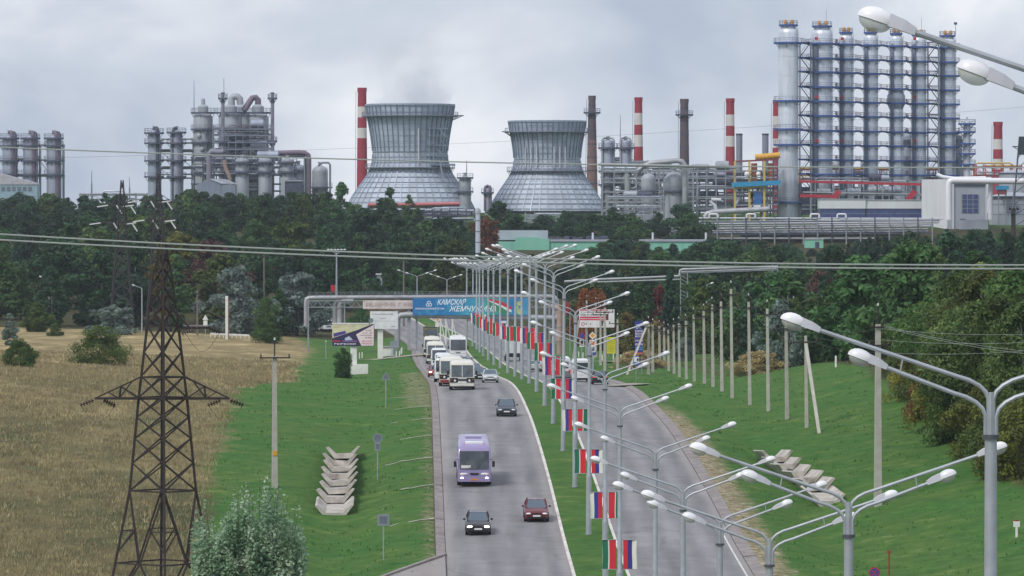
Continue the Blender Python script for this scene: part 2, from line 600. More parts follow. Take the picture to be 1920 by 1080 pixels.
def asphalt_material():
    m = bpy.data.materials.new('asphalt')
    m.use_nodes = True
    n, l = m.node_tree.nodes, m.node_tree.links
    b = n['Principled BSDF']
    b.inputs['Specular IOR Level'].default_value = 0.45
    tc = n.new('ShaderNodeTexCoord')
    mp = n.new('ShaderNodeMapping'); mp.inputs['Scale'].default_value = (1.0, 0.06, 1)
    l.new(tc.outputs['Object'], mp.inputs['Vector'])
    t1 = n.new('ShaderNodeTexNoise'); t1.inputs['Scale'].default_value = 0.8; t1.inputs['Detail'].default_value = 4
    l.new(mp.outputs['Vector'], t1.inputs['Vector'])
    t2 = n.new('ShaderNodeTexNoise'); t2.inputs['Scale'].default_value = 0.35; t2.inputs['Detail'].default_value = 8; t2.inputs['Roughness'].default_value = 0.7
    l.new(tc.outputs['Object'], t2.inputs['Vector'])
    t3 = n.new('ShaderNodeTexNoise'); t3.inputs['Scale'].default_value = 9; t3.inputs['Detail'].default_value = 4
    l.new(tc.outputs['Object'], t3.inputs['Vector'])
    a1 = n.new('ShaderNodeMath'); a1.operation = 'ADD'
    l.new(t1.outputs['Fac'], a1.inputs[0]); l.new(t2.outputs['Fac'], a1.inputs[1])
    a2 = n.new('ShaderNodeMath'); a2.operation = 'MULTIPLY_ADD'
    l.new(t3.outputs['Fac'], a2.inputs[0]); a2.inputs[1].default_value = 0.35; l.new(a1.outputs[0], a2.inputs[2])
    r = n.new('ShaderNodeValToRGB')
    r.color_ramp.elements[0].position = 0.8; r.color_ramp.elements[0].color = (*lin((96, 95, 98)), 1)
    r.color_ramp.elements[1].position = 1.5; r.color_ramp.elements[1].color = (*lin((152, 150, 151)), 1)
    dv = n.new('ShaderNodeMath'); dv.operation = 'MULTIPLY'; dv.inputs[1].default_value = 1.0
    l.new(a2.outputs[0], dv.inputs[0])
    r.color_ramp.elements[0].position = 0.36; r.color_ramp.elements[1].position = 0.84
    dv.inputs[1].default_value = 0.5
    l.new(dv.outputs[0], r.inputs['Fac'])
    # hairline cracks and sealed joints
    vo = n.new('ShaderNodeTexVoronoi'); vo.feature = 'DISTANCE_TO_EDGE'; vo.inputs['Scale'].default_value = 0.11
    mp2 = n.new('ShaderNodeMapping'); mp2.inputs['Scale'].default_value = (0.5, 0.9, 1)
    ad = n.new('ShaderNodeVectorMath'); ad.operation = 'ADD'
    l.new(tc.outputs['Object'], ad.inputs[0]); l.new(t2.outputs['Color'], ad.inputs[1])
    l.new(ad.outputs[0], mp2.inputs['Vector']); l.new(mp2.outputs['Vector'], vo.inputs['Vector'])
    cr = n.new('ShaderNodeMapRange'); cr.inputs['From Min'].default_value = 0.0; cr.inputs['From Max'].default_value = 0.012
    cr.inputs['To Min'].default_value = 0.35; cr.inputs['To Max'].default_value = 0.0
    l.new(vo.outputs['Distance'], cr.inputs['Value'])
    mx = n.new('ShaderNodeMixRGB'); l.new(cr.outputs['Result'], mx.inputs['Fac']); l.new(r.outputs['Color'], mx.inputs['Color1'])
    mx.inputs['Color2'].default_value = (*lin((70, 70, 74)), 1)
    # wheel tracks and dusty margins
    ac = n.new('ShaderNodeAttribute'); ac.attribute_name = 'across'
    def mth(op, a, c):
        q = n.new('ShaderNodeMath'); q.operation = op
        if hasattr(a, 'links'): l.new(a, q.inputs[0])
        else: q.inputs[0].default_value = a
        if hasattr(c, 'links'): l.new(c, q.inputs[1])
        else: q.inputs[1].default_value = c
        return q.outputs[0]
    wob = mth('ADD', ac.outputs['Fac'], mth('MULTIPLY', t1.outputs['Fac'], 0.5))
    trk = mth('MULTIPLY', mth('SINE', mth('MULTIPLY', wob, 3.4), 0.0), 0.11)
    trk = mth('MULTIPLY', mth('ADD', trk, 1.0), 1.0)
    sc_ = n.new('ShaderNodeVectorMath'); sc_.operation = 'SCALE'
    l.new(mx.outputs['Color'], sc_.inputs[0]); l.new(trk, sc_.inputs['Scale'])
    eg = n.new('ShaderNodeMapRange'); eg.inputs['From Min'].default_value = 3.1; eg.inputs['From Max'].default_value = 4.1; eg.inputs['To Max'].default_value = 0.55
    l.new(mth('ABSOLUTE', mth('SUBTRACT', wob, 5.9), 0.0), eg.inputs['Value'])
    me_ = n.new('ShaderNodeMixRGB'); l.new(eg.outputs['Result'], me_.inputs['Fac']); l.new(sc_.outputs[0], me_.inputs['Color1'])
    me_.inputs['Color2'].default_value = (*lin((158, 148, 144)), 1)
    l.new(me_.outputs['Color'], b.inputs['Base Color'])
    rr = n.new('ShaderNodeMapRange'); rr.inputs['To Min'].default_value = 0.62; rr.inputs['To Max'].default_value = 0.85
    l.new(t2.outputs['Fac'], rr.inputs['Value']); l.new(rr.outputs['Result'], b.inputs['Roughness'])
    bp = n.new('ShaderNodeBump'); bp.inputs['Strength'].default_value = 0.3; bp.inputs['Distance'].default_value = 0.02
    l.new(t3.outputs['Fac'], bp.inputs['Height']); l.new(bp.outputs['Normal'], b.inputs['Normal'])
    return m
MAT_ASPHALT = asphalt_material()
CONC = mat('concrete', (168, 164, 160), 0.85, var=0.2, scale=1.5, bump=0.3, dirt=(96, 88, 82), dirt_amt=0.6)
CONC_LIGHT = mat('weathered_concrete', (186, 180, 172), 0.85, var=0.25, scale=1.6, bump=0.4, dirt=(92, 84, 76), dirt_amt=0.8)
CONC_D = mat('gutter_concrete', (142, 134, 132), 0.85, var=0.2, scale=1.2, dirt=(100, 88, 84), dirt_amt=0.6)
KERB = mat('kerb_whitewash', (214, 210, 206), 0.8, var=0.12, scale=0.8, dirt=(140, 126, 120), dirt_amt=0.6)
WHITEWASH = mat('whitewash', (226, 226, 222), 0.75, var=0.08, scale=2, dirt=(150, 146, 138), dirt_amt=0.4)

def strip(name, secs, y0, y1, step, m, parent=None, kind='structure'):
    """cross-section list of (u, dz) swept along the road"""
    ys = np.arange(y0, y1 + step * 0.5, step)
    V = []
    for y in ys:
        c, z = xc(y), zr(y)
        V += [(c + u, y, z + dz) for u, dz in secs]
    k = len(secs)
    i, j = np.meshgrid(np.arange(len(ys) - 1), np.arange(k - 1), indexing='ij')
    a = (i * k + j).ravel()
    fs = np.stack([a, a + 1, a + k + 1, a + k], 1)
    me = arr_mesh(name, np.array(V), fs, m, len(secs) > 3 and name == 'median_grass')
    if name == 'road':
        at = me.attributes.new('across', 'FLOAT', 'POINT')
        at.data.foreach_set('value', np.tile(np.abs(np.array([u for u, _ in secs], dtype=np.float32)), len(ys)))
    o = ob(name, me, parent)
    if kind and parent is None:
        struct(o, kind)
    return o
road_l = strip('road', [(-9.62, -0.09), (-5.6, 0.0), (-1.72, -0.02)], -40, 985, 3, MAT_ASPHALT)
road_r = strip('road', [(1.72, -0.02), (5.6, 0.0), (9.62, -0.09)], -40, 985, 3, MAT_ASPHALT)
strip('median_grass', [(-1.62, 0.10), (-0.8, 0.16), (0, 0.18), (0.8, 0.16), (1.62, 0.10)], -40, 985, 3, MAT_GROUND)
for s in (-1, 1):
    strip('kerb', [(s * 1.80, -0.12), (s * 1.80, 0.13), (s * 1.60, 0.13), (s * 1.60, -0.1)][::s], -40, 985, 3, KERB)
seam = mat('joint_filler', (84, 74, 70), 0.9)
for s in (-1, 1):
    g = strip('gutter', [(s * 9.63, -0.15), (s * 10.6, -0.17)][::s], -40, 985, 3, seam)
    ed = [286 + 23 * k for k in range(0, 12)]
    slab_w = (9.66, 10.28) if s < 0 else (9.66, 10.45)
    strip('gutter_slab', [(s * slab_w[0], -0.12), (s * slab_w[0], -0.055), (s * slab_w[1], 0.03), (s * slab_w[1], -0.14)][::s], -40, 285.5, 3, CONC_D, g)
    for k in range(len(ed) - 1):
        strip('gutter_slab', [(s * slab_w[0], -0.12), (s * slab_w[0], -0.06), (s * slab_w[1], 0.03), (s * slab_w[1], -0.14)][::s], ed[k] + 0.12, ed[k + 1] - 0.12, 2.276, CONC_D, g)
        if s < 0 and 3 <= k <= 10:
            # narrow concrete water run leading off through the verge
            L = random.uniform(2.4, 4.6)
            vs = []
            y = ed[k]
            for q in range(7):
                u = -10.3 - L * q / 6
                yy = y - 0.35 * q * random.uniform(.6, 1.2)
                x = xc(yy) + u
                for w in (-0.2, 0.2):
                    vs.append((x, yy + w, ground(x, yy + w) + 0.05))
            fs = [(2 * q, 2 * q + 1, 2 * q + 3, 2 * q + 2) for q in range(6)]
            MB().add(vs, fs).build('water_run', CONC_LIGHT, g)
    strip('gutter_slab', [(s * slab_w[0], -0.12), (s * slab_w[0], -0.06), (s * slab_w[1], 0.03), (s * slab_w[1], -0.14)][::s], ed[-1] + .1, 985, 3, CONC_D, g)
strip('edge_line', [(9.12, -0.074), (9.24, -0.0765)], 40, 345, 3, mat('road_paint', (206, 206, 204), 0.7, var=0.2, scale=3))

# side road leaving at lower left
def side_road():
    V, fs = [], []
    us = np.linspace(-9.7, -30, 24)
    for u in us:
        ye = 331.5 - 2.7 * (-u - 9.7) * (1 if u > -16 else 1) + (0.06 * (-u - 9.7) ** 2)
        for t in range(9):
            y = ye - t * 4.5
            x = xc(y) + u
            V.append((x, y, ground(x, y) + (0.05 if u < -10.4 else 0.085)))
    for i in range(len(us) - 1):
        for t in range(8):
            a = i * 9 + t
            fs.append((a, a + 1, a + 10, a + 9))
    o = MB().add(V, fs).build('side_road', MAT_ASPHALT)
    struct(o)
    k = MB()
    pts = [Vector(V[i * 9]) for i in range(len(us))]
    for a, b in zip(pts[:-1], pts[1:]):
        a2, b2 = a + Vector((0, 0, .02)), b + Vector((0, 0, .02))
        k.bar(a2, b2, 0.30, 0.24)
    struct(k.build('kerb', CONC_D))
side_road()

# path with white marker posts beside the field
def ribbon(name, pix, w, m, lift=0.05):
    pts = [hit(*p) for p in pix]
    V, fs = [], []
    dense = []
    for a, b in zip(pts[:-1], pts[1:]):
        for t in range(6):
            dense.append(a.lerp(b, t / 6))
    dense.append(pts[-1])
    for i, p in enumerate(dense):
        t = (dense[min(i + 1, len(dense) - 1)] - dense[max(0, i - 1)]); t.z = 0; t.normalize()
        nrm = Vector((-t.y, t.x, 0)) * w / 2
        for q in (p - nrm, p + nrm):
            V.append((q.x, q.y, max(ground(q.x, q.y), ground(p.x, p.y)) + lift))
    for i in range(len(dense) - 1):
        fs.append((2 * i, 2 * i + 2, 2 * i + 3, 2 * i + 1))
    return struct(MB().add(V, fs).build(name, m))
PATHM = mat('path_gravel', (160, 152, 140), 0.9, var=0.2, scale=0.8)
ribbon('path', [(668, 676), (700, 675), (740, 671), (775, 667), (800, 664)], 2.2, PATHM, 0.07)
ribbon('path', [(1096, 678), (1130, 679), (1160, 679), (1190, 677)], 2.2, PATHM, 0.1)
ribbon('side_road', [(1150, 724), (1180, 722), (1205, 721)], 2.5, PATHM, 0.09)

def marker_posts():
    lst = [(674, 672), (679, 671), (714, 673), (720, 667), (743, 670), (749, 669), (752, 665), (753.5, 662)]
    for i, (px, py) in enumerate(lst):
        p = hit(px, py)
        mb = MB().box((0, 0, .38), (.15, .12, .9)); mb.add([(-.07, -.055, .83), (.07, -.055, .83), (.07, .055, .83), (-.07, .055, .83), (0, 0, .9)], [(0, 1, 4), (1, 2, 4), (2, 3, 4), (3, 0, 4)])
        tag(mb.build('marker_post', WHITEWASH, None, loc=p), 'short white marker post beside the path below the billboards', 'post', 'white posts along the path')
    for px, py in [(1085, 670), (1093, 672), (1113, 674), (1129, 676), (1150, 674), (1164, 676)]:
        p = hit(px, py)
        mb = MB().box((0, 0, .35), (.16, .12, .95)).box((0, 0, .84), (.12, .1, .06))
        tag(mb.build('marker_post', WHITEWASH, None, loc=p), 'short white marker post on the bank under the yellow sign', 'post', 'white posts on the right bank')
    p = hit(1567, 689)
    tag(MB().box((0, 0, .5), (.18, .14, 1.3)).box((0, 0, 1.17), (.14, .1, .06)).build('marker_post', WHITEWASH, None, loc=p), 'lone white marker post on the crest of the green mound', 'post')
    p = hit(1906, 1005)
    t = thing('cable_marker', 'white cable marker with a red tip on the grass bank', 'marker', p)
    MB().box((0, 0, .3), (.14, .12, .9)).build('post', WHITEWASH, t)
    MB().box((0, -.02, .78), (.42, .1, .38)).build('plate', WHITEWASH, t)
    MB().box((0, -.02, 1.0), (.3, .11, .08)).build('tip', mat('red_tip', (150, 40, 36)), t)
    for px, py, h in ((1595, 985, 1.3), (1667, 1079, 1.6)):
        p = hit(px, py)
        t = thing('cable_marker', 'thin rusty red stake with a short crossbar in the grass' + (' beside the stepped flume' if px < 1600 else ' near the round blue sign'), 'stake', p)
        MB().box((0, 0, h / 2 - .2), (.09, .09, h + .4)).build('stake', mat('rust_red', (140, 58, 44), .8), t)
        MB().box((0, -.02, h - .12), (.3, .07, .08)).build('crossbar', mat('rust_red'), t)
marker_posts()

# ---------------------------------------------------------------- stepped concrete flumes
def flume(name, label, pixtop, pixbot, n, w, wall, lift):
    a, b = hit(*pixtop), hit(*pixbot)
    t = thing(name, label, 'flume', b)
    ax = (a - b); ax.z = 0
    L = ax.length / n
    rz = math.atan2(ax.y, ax.x) - PI / 2
    R = Matrix.Rotation(rz, 3, 'Z')
    for k in range(n):
        s0 = b.lerp(a, k / n)
        z0 = ground(s0.x, s0.y) - b.z
        s1 = b.lerp(a, min(1, (k + 1.0) / n))
        z1 = ground(s1.x, s1.y) - b.z
        jit = random.uniform(-.14, .14)
        secs = []
        lf = lift * (0.2 if k == 0 else 1)
        for f, zz, dz in ((0.02, z0, lf), (1.06, z1, 0.12)):
            fl, th = w * 0.22, 0.26
            q = [(-w / 2, wall), (-w / 2 + .16, wall + .06), (-fl, .12), (fl, .12), (w / 2 - .16, wall + .06), (w / 2, wall), (fl + .05, -.3), (-fl - .05, -.3)]
            sec = []
            for x, z in q:
                v = R @ Vector((x + jit, 0, 0)) + (s0 - b).lerp(s1 - b, f)
                v.z = zz + z + dz + (jit * 0.8 if x > 0 else 0)
                sec.append(v)
            secs.append(sec)
        MB().loft(secs).build('trough', CONC_LIGHT, t)
    return t
flume('stepped_flume', 'stepped concrete flume of stacked V shaped troughs beside the road signs', (643, 856), (626, 968), 8, 2.75, 0.62, 0.62)
flume('stepped_flume', 'stepped concrete flume sliding down the green bank under the pole row', (1440, 862), (1552, 946), 6, 2.5, 0.58, 0.62)
# ================================================================ VEGETATION
BARK = mat('bark', (92, 84, 74), 0.9, var=0.3, scale=3)
BIRCH = mat('birch_bark', (176, 172, 164), 0.85, var=0.35, scale=2.5)

def leaves_on(centres, radii, nleaf, leaf, rng, up=0.35, flat=0.8, aspect=0.62):
    """leaf quads scattered over the outer part of many clumps"""
    k = len(centres)
    w = radii ** 2; w = w / w.sum()
    idx = rng.choice(k, nleaf, p=w)
    d = rng.normal(size=(nleaf, 3)); d[:, 2] += up * 0.6
    d /= np.linalg.norm(d, axis=1)[:, None]
    r = radii[idx] * (0.55 + 0.5 * rng.random(nleaf))
    p = centres[idx] + d * r[:, None] * np.array([1, 1, flat])
    nrm = d + rng.normal(size=(nleaf, 3)) * 0.55 + np.array([0, 0, up])
    nrm /= np.linalg.norm(nrm, axis=1)[:, None]
    t = rng.normal(size=(nleaf, 3))
    a = np.cross(nrm, t); a /= np.linalg.norm(a, axis=1)[:, None]
    b = np.cross(nrm, a)
    s = leaf * (0.6 + 0.8 * rng.random(nleaf))[:, None]
    a *= s; b *= s * aspect
    v = np.stack([p - a, p - b * 0.9, p + a, p + b * 0.9], 1).reshape(-1, 3)
    f = np.arange(nleaf * 4).reshape(-1, 4)
    return v, f

def crown(seed, H, R, shape, nclump, nleaf, leaf, base=0.2):
    rng = np.random.default_rng(seed)
    cs, rs = [], []
    tries = 0
    while len(cs) < nclump and tries < 9000:
        tries += 1
        t = rng.random()
        if shape == 'round':
            rad = R * (math.sin(PI * min(1, (0.12 + 0.88 * t) ** 0.85)) ** 0.6) * (0.9 + 0.3 * math.sin(seed + 7 * t))
        elif shape == 'tall':
            rad = R * (1 - t) ** 0.55 * (0.35 + 0.65 * min(1, t * 4)) * (0.9 + .25 * math.sin(seed * 3 + 9 * t))
        elif shape == 'pine':
            rad = R * (1 - t) ** 0.85 * (0.75 + 0.25 * math.cos(t * 40))
        else:
            rad = R * math.sqrt(max(0, 1 - t * t)) * (0.95 + .2 * math.sin(seed + 11 * t))
        g = rng.random() * 2 * PI
        lob = 1 + 0.22 * math.sin(2 * g + seed) + 0.16 * math.sin(5 * g + 2 * seed + 6 * t)
        q = rad * lob * (rng.random() ** 0.38)
        z = H * (base + (1 - base) * t * 0.96)
        rc = R * (0.20 + 0.16 * rng.random()) * (0.65 + 0.5 * (1 - t))
        cs.append((q * math.cos(g), q * math.sin(g), z)); rs.append(rc)
    return leaves_on(np.array(cs), np.array(rs), nleaf, leaf, rng) + (np.array(cs),)

def trunk_mesh(H, R, cs, seed, m, r0=0.2, nl=7):
    rng = random.Random(seed)
    mb = MB()
    path = []
    x = y = 0
    for k in range(6):
        path.append((x, y, H * 0.86 * k / 5 - (0.4 if k == 0 else 0)))
        x += rng.uniform(-.12, .12); y += rng.uniform(-.12, .12)
    mb.tube(path, [r0 * (1.15, .9, .72, .5, .32, .12)[k] for k in range(6)], 7)
    low = sorted(cs.tolist(), key=lambda c: c[2])
    for k in range(nl):
        c = low[int(len(low) * (k + 0.5) / nl)]
        z0 = max(H * .15, c[2] - math.hypot(c[0], c[1]) * .7 - .4)
        mb.tube([(0, 0, z0), (c[0] * .5, c[1] * .5, (z0 + c[2]) / 2 + .1), (c[0], c[1], c[2])], [r0 * .45, r0 * .28, r0 * .1], 5)
    return mb.mesh('trunk', m, True)

TREES = {}
def tree_kind(key, seed, H, R, shape, nclump, nleaf, leaf, base=0.2, r0=0.2, bark=BARK):
    v, f, cs = crown(seed, H, R, shape, nclump, nleaf, leaf, base)
    TREES[key] = (arr_mesh('crown', v, f, BARK), trunk_mesh(H, R, cs, seed, bark, r0), H, R)
for k in range(6):
    tree_kind(('round', k), 11 + k, 10.0, 4.4, 'round', 74, 6000, 0.30, 0.05, 0.24)
for k in range(3):
    tree_kind(('tall', k), 31 + k, 12.0, 3.3, 'tall', 66, 5000, 0.28, 0.05, 0.2, BIRCH)
for k in range(3):
    tree_kind(('pine', k), 51 + k, 12.0, 2.7, 'pine', 84, 5000, 0.27, 0.05, 0.2)
for k in range(3):
    tree_kind(('near', k), 71 + k, 10.0, 3.6, 'round', 150, 22000, 0.135, 0.05, 0.16, BIRCH)
for k in range(2):
    tree_kind(('bush', k), 91 + k, 4.5, 3.0, 'dome', 70, 9000, 0.12, 0.04, 0.1)

F_DARK = foliage('leaf_dark', (46, 76, 48))
F_MID = foliage('leaf_mid', (66, 96, 52))
F_OLIVE = foliage('leaf_olive', (78, 92, 40))
F_YEL = foliage('leaf_yellow', (112, 116, 46))
F_PINE = foliage('leaf_pine', (42, 70, 50), 0.3)
F_SILV = foliage('leaf_silver', (112, 128, 120), 0.12)
F_RED = foliage('leaf_red', (104, 44, 46), 0.1)
F_ORG = foliage('leaf_orange', (140, 98, 46), 0.1)
F_RIGHT = foliage('leaf_right', (84, 112, 56), 0.2, (128, 150, 86))
F_BUSH = foliage('leaf_bush', (140, 168, 132), 0.05, (206, 220, 196))
F_SHRUB = foliage('leaf_shrub', (78, 100, 46), 0.12)

def tree(name, label, kind, loc, H, wide, fm, group=None, cat='tree', rz=None):
    cm, tm, h0, r0 = TREES[kind]
    t = thing(name, label, cat, loc, (0, 0, random.uniform(0, 6.28) if rz is None else rz), group)
    s = H / h0
    t.scale = (s * wide, s * wide, s)
    c = ob('crown', cm, t)
    c.material_slots[0].link = 'OBJECT'
    c.material_slots[0].material = fm
    ob('trunk', tm, t)
    return t

SKY_BACK = [(0, 372), (30, 362), (60, 364), (90, 370), (120, 384), (150, 372), (190, 362), (240, 388), (270, 378), (300, 366), (350, 352), (420, 362), (480, 365), (520, 354), (560, 358), (600, 364), (635, 346), (660, 378), (690, 394), (730, 360), (760, 372), (800, 396), (860, 402), (885, 420), (900, 388), (930, 378), (970, 402), (1000, 428), (1012, 404), (1060, 396), (1110, 402), (1150, 396), (1190, 404), (1206, 432), (1230, 400), (1280, 384), (1300, 402), (1312, 446), (1920, 446)]
SKY_FRONT = [(0, 380), (560, 385), (640, 372), (720, 392), (800, 400), (860, 420), (880, 468), (925, 472), (940, 506), (990, 486), (1000, 472), (1012, 500), (1060, 498), (1085, 474), (1110, 462), (1160, 440), (1205, 452), (1225, 470), (1260, 458), (1290, 468), (1335, 446), (1400, 446), (1480, 455), (1500, 464), (1545, 464), (1560, 450), (1600, 444), (1650, 438), (1720, 430), (1800, 424), (1860, 428), (1920, 420)]
DMIN = [(0, 925), (300, 935), (560, 965), (780, 1040), (1040, 1040), (1110, 900), (1250, 820), (1330, 730), (1450, 650), (1600, 560), (1700, 520), (1920, 500)]
TZONE = [
    (lambda px: px < 560, 'leafy dark green tree on the wooded hillside below the reactor towers', 'trees on the hillside below the reactor towers'),
    (lambda px: px < 1000, 'leafy dark green tree on the wooded hillside below the cooling towers', 'trees on the hillside below the cooling towers'),
    (lambda px: px < 1330, 'leafy green tree between the pipe bridge and the mint green building', 'trees around the mint green building'),
    (lambda px: True, 'dark green tree on the slope behind the row of concrete poles', 'trees behind the concrete pole row'),
]
def forest():
    n = 0
    d = 1405.0
    while d > 500:
        stepm = (7.4 if d > 900 else 6.4)
        px = -30 + random.uniform(0, 60)
        while px < 1960:
            pxj = px + random.uniform(-10, 10)
            px += stepm * F / d * random.uniform(.8, 1.25)
            if d < np.interp(pxj, [a for a, _ in DMIN], [b for _, b in DMIN]):
                continue
            dj = d + random.uniform(-20, 20)
            if 1225 < dj < 1300 and 905 < pxj < 1345:
                continue
            sk = SKY_BACK if dj > 1225 and pxj < 1320 else SKY_FRONT
            ys = np.interp(pxj, [a for a, _ in sk], [b for _, b in sk])
            g = G(pxj, dj)
            hmax = Z(ys, dj) - g.z
            if pxj > 1320 and dj > 1385:
                continue
            H = random.uniform(8.5, 14.5)
            if dj < 800:
                H = random.uniform(9, 13)
            if hmax < H or (dj > 1330 and hmax < 16):
                H = hmax * random.uniform(.86, 1.0)
            if H < 2.0:
                continue
            r = random.random()
            if pxj > 1500 and dj > 640:
                kind = ('pine', random.randrange(3)) if r < .7 else ('round', random.randrange(4))
            else:
                kind = ('round', random.randrange(6)) if r < .6 else (('tall', random.randrange(3)) if r < .88 else ('pine', random.randrange(3)))
            if H < 4.5:
                kind = ('bush', random.randrange(2))
            fm = F_PINE if kind[0] == 'pine' else (F_DARK if random.random() < .62 else F_MID)
            if pxj > 1330 and dj < 780 and kind[0] != 'pine':
                fm = F_MID if random.random() < .6 else F_RIGHT
            for test, lab, grp in TZONE:
                if test(pxj):
                    break
            if random.random() < .07:
                fm = F_OLIVE
                lab, grp = lab.replace('dark green', 'olive green').replace('leafy green', 'olive green'), grp + ', olive ones'
            if kind[0] == 'pine':
                lab, grp = lab.replace('leafy', 'conical').replace('dark green tree', 'narrow conifer').replace('green tree', 'narrow conifer'), grp + ', conifers'
            wide = random.uniform(.85, 1.2) * (1.25 if H < 8 else 1)
            tree('forest_tree', lab, kind, g - Vector((0, 0, .1)), H, wide, fm, grp)
            n += 1
        d *= 0.944
    print('FOREST', n)
forest()

# trees and shrubs that stand out
def spot(name, label, kind, px, top, base, wide, fm, d=None, cat='tree', group=None):
    g = G(px, d) if d else hit(px, base)
    H = Z(top, g.y) - g.z
    return tree(name, label, kind, g - Vector((0, 0, .1)), H, wide, fm, group, cat)
spot('shrub', 'round dark green shrub in the dry meadow at the far left', ('bush', 0), 38, 634, 690, 1.0, F_SHRUB, cat='shrub')
spot('shrub', 'round olive shrub standing alone in the dry meadow left of the pylon', ('bush', 1), 186, 612, 684, 1.0, F_SHRUB, cat='shrub')
spot('tree', 'bushy green tree at the near edge of the meadow left of the pipe bridge', ('near', 0), 500, 556, 643, 0.95, F_SHRUB)
spot('tree', 'slim light green tree rising behind the bushy one left of the pipe bridge', ('tall', 1), 524, 540, 628, 1.25, F_MID)
spot('tree', 'small dark tree covering the foot of the billboard pillar', ('near', 1), 643, 650, 709, 0.95, F_MID)
spot('tree', 'bright green tree behind the arrow shaped billboard', ('near', 2), 676, 576, 640, 1.1, foliage('leaf_fresh', (78, 118, 62)))
spot('willow', 'silvery grey willow on the forest edge above the white road pillar', ('round', 1), 442, 498, 600, 0.95, F_SILV, d=912)
spot('willow', 'silvery grey willow left of the floodlight mast', ('round', 2), 556, 508, 600, 1.15, F_SILV, d=925)
spot('willow', 'low silvery willow behind the lattice pylon', ('round', 3), 212, 570, 618, 1.7, F_SILV, d=880)
spot('willow', 'pale silvery sapling at the left edge of the meadow', ('tall', 0), 18, 586, 640, 1.2, F_SILV, d=760)
spot('willow', 'silvery tree behind the bare concrete poles', ('round', 0), 1462, 562, 690, 0.7, F_SILV, d=610)
spot('willow', 'pale silvery bush low behind the pole row', ('bush', 0), 1282, 632, 718, 0.9, F_SILV, d=740)
spot('tree', 'yellowing tree on the hillside just right of the pylon tip', ('round', 2), 334, 432, 500, 1.1, F_YEL, d=1010)
spot('tree', 'yellow green tree on the hillside above the grey willows', ('round', 0), 414, 474, 540, 1.3, F_OLIVE, d=960)
spot('tree', 'yellow green tree low at the forest edge far left', ('round', 1), 72, 566, 632, 1.2, F_OLIVE, d=890)
spot('tree', 'olive tree at the forest edge behind the lone meadow shrub', ('round', 3), 104, 604, 640, 1.3, F_SHRUB, d=860)
spot('tree', 'orange leaved tree beside the short silver chimney', ('round', 3), 912, 404, 450, 0.85, foliage('leaf_rust', (118, 84, 50), .03), d=1235)
spot('tree', 'reddish brown tree on the hillside behind the pylon tip', ('round', 1), 392, 448, 500, 1.2, foliage('leaf_brown', (92, 66, 58), .1), d=1000)
spot('tree', 'dark red maple right of the double arm lamps', ('tall', 2), 1235, 526, 600, 0.8, F_RED, d=880)
spot('tree', 'orange autumn tree left behind the red and white billboard', ('round', 1), 1098, 540, 640, 0.6, F_ORG, d=870)
spot('tree', 'orange autumn tree right behind the red and white billboard', ('round', 2), 1119, 538, 640, 0.6, F_ORG, d=866)
spot('tree', 'brownish tree on the upper slope above the pole row', ('round', 2), 1537, 506, 600, 0.7, foliage('leaf_brown'), d=780)
spot('tree', 'yellow green tree behind the transformer pole', ('round', 1), 1602, 578, 640, 1.1, F_OLIVE, d=640)
spot('tree', 'ochre tree on the bank behind the fuel price pylon', ('round', 0), 1175, 584, 680, 1.1, foliage('leaf_ochre', (112, 100, 48)), d=800)
spot('tree', 'ochre tree on the bank right of the fuel price pylon', ('round', 2), 1228, 600, 690, 1.0, foliage('leaf_ochre'), d=790)
spot('tree', 'olive tree on the bank above the yellow notice', ('round', 3), 1140, 596, 690, 1.0, F_OLIVE, d=830)
spot('tree', 'slim birch with a pale stem in front of the left cooling tower', ('tall', 0), 730, 350, 400, 1.0, F_MID, d=1385)
spot('tree', 'small slim birch in front of the red base of the left cooling tower', ('tall', 1), 766, 364, 400, 0.9, F_MID, d=1380)
spot('tree', 'pointed tree beside the foot of the left cooling tower chimney', ('tall', 2), 640, 333, 400, 1.0, F_MID, d=1385)
for px, top, w in ((1015, 402, 1.2), (1060, 394, 1.3), (1105, 398, 1.2), (1150, 388, 1.2), (1185, 398, 1.1), (1235, 398, 1.1), (1282, 380, 1.2), (935, 376, 1.3), (968, 400, 1.2)):
    spot('tree', 'dark green tree standing in front of the refinery pipework', ('round', random.randrange(4)), px, top, 440, w, F_DARK, d=1340 + random.uniform(-20, 20), group='trees in front of the refinery pipework')
for px, top, d in ((700, 466, 1110), (722, 452, 1125), (748, 450, 1120), (768, 470, 1090), (738, 498, 1050), (706, 520, 1030), (756, 512, 1035), (780, 500, 1050), (846, 428, 1250), (866, 424, 1245), (884, 436, 1225), (876, 452, 1190), (858, 462, 1150)):
    spot('tree', 'leafy tree on the slope between the floodlight mast and the short silver chimney', ('round', random.randrange(6)), px, top, 500, random.uniform(1.0, 1.3), F_DARK if px % 3 else F_MID, d=d, group='trees between the mast and the silver chimney')
for k in range(28):
    px = -6 + 23 * k + random.uniform(-5, 5)
    tp = (366 if px < 340 else 358) + random.uniform(-7, 9)
    if 640 > px:
        spot('tree', 'leafy tree on the brow of the hill hiding the feet of the left hand columns', ('round', random.randrange(6)) if k % 3 else ('tall', random.randrange(3)), px, tp, 400, random.uniform(1.1, 1.4), F_DARK if k % 4 else F_MID, d=1405 + random.uniform(-12, 6), group='trees on the brow before the left plant')
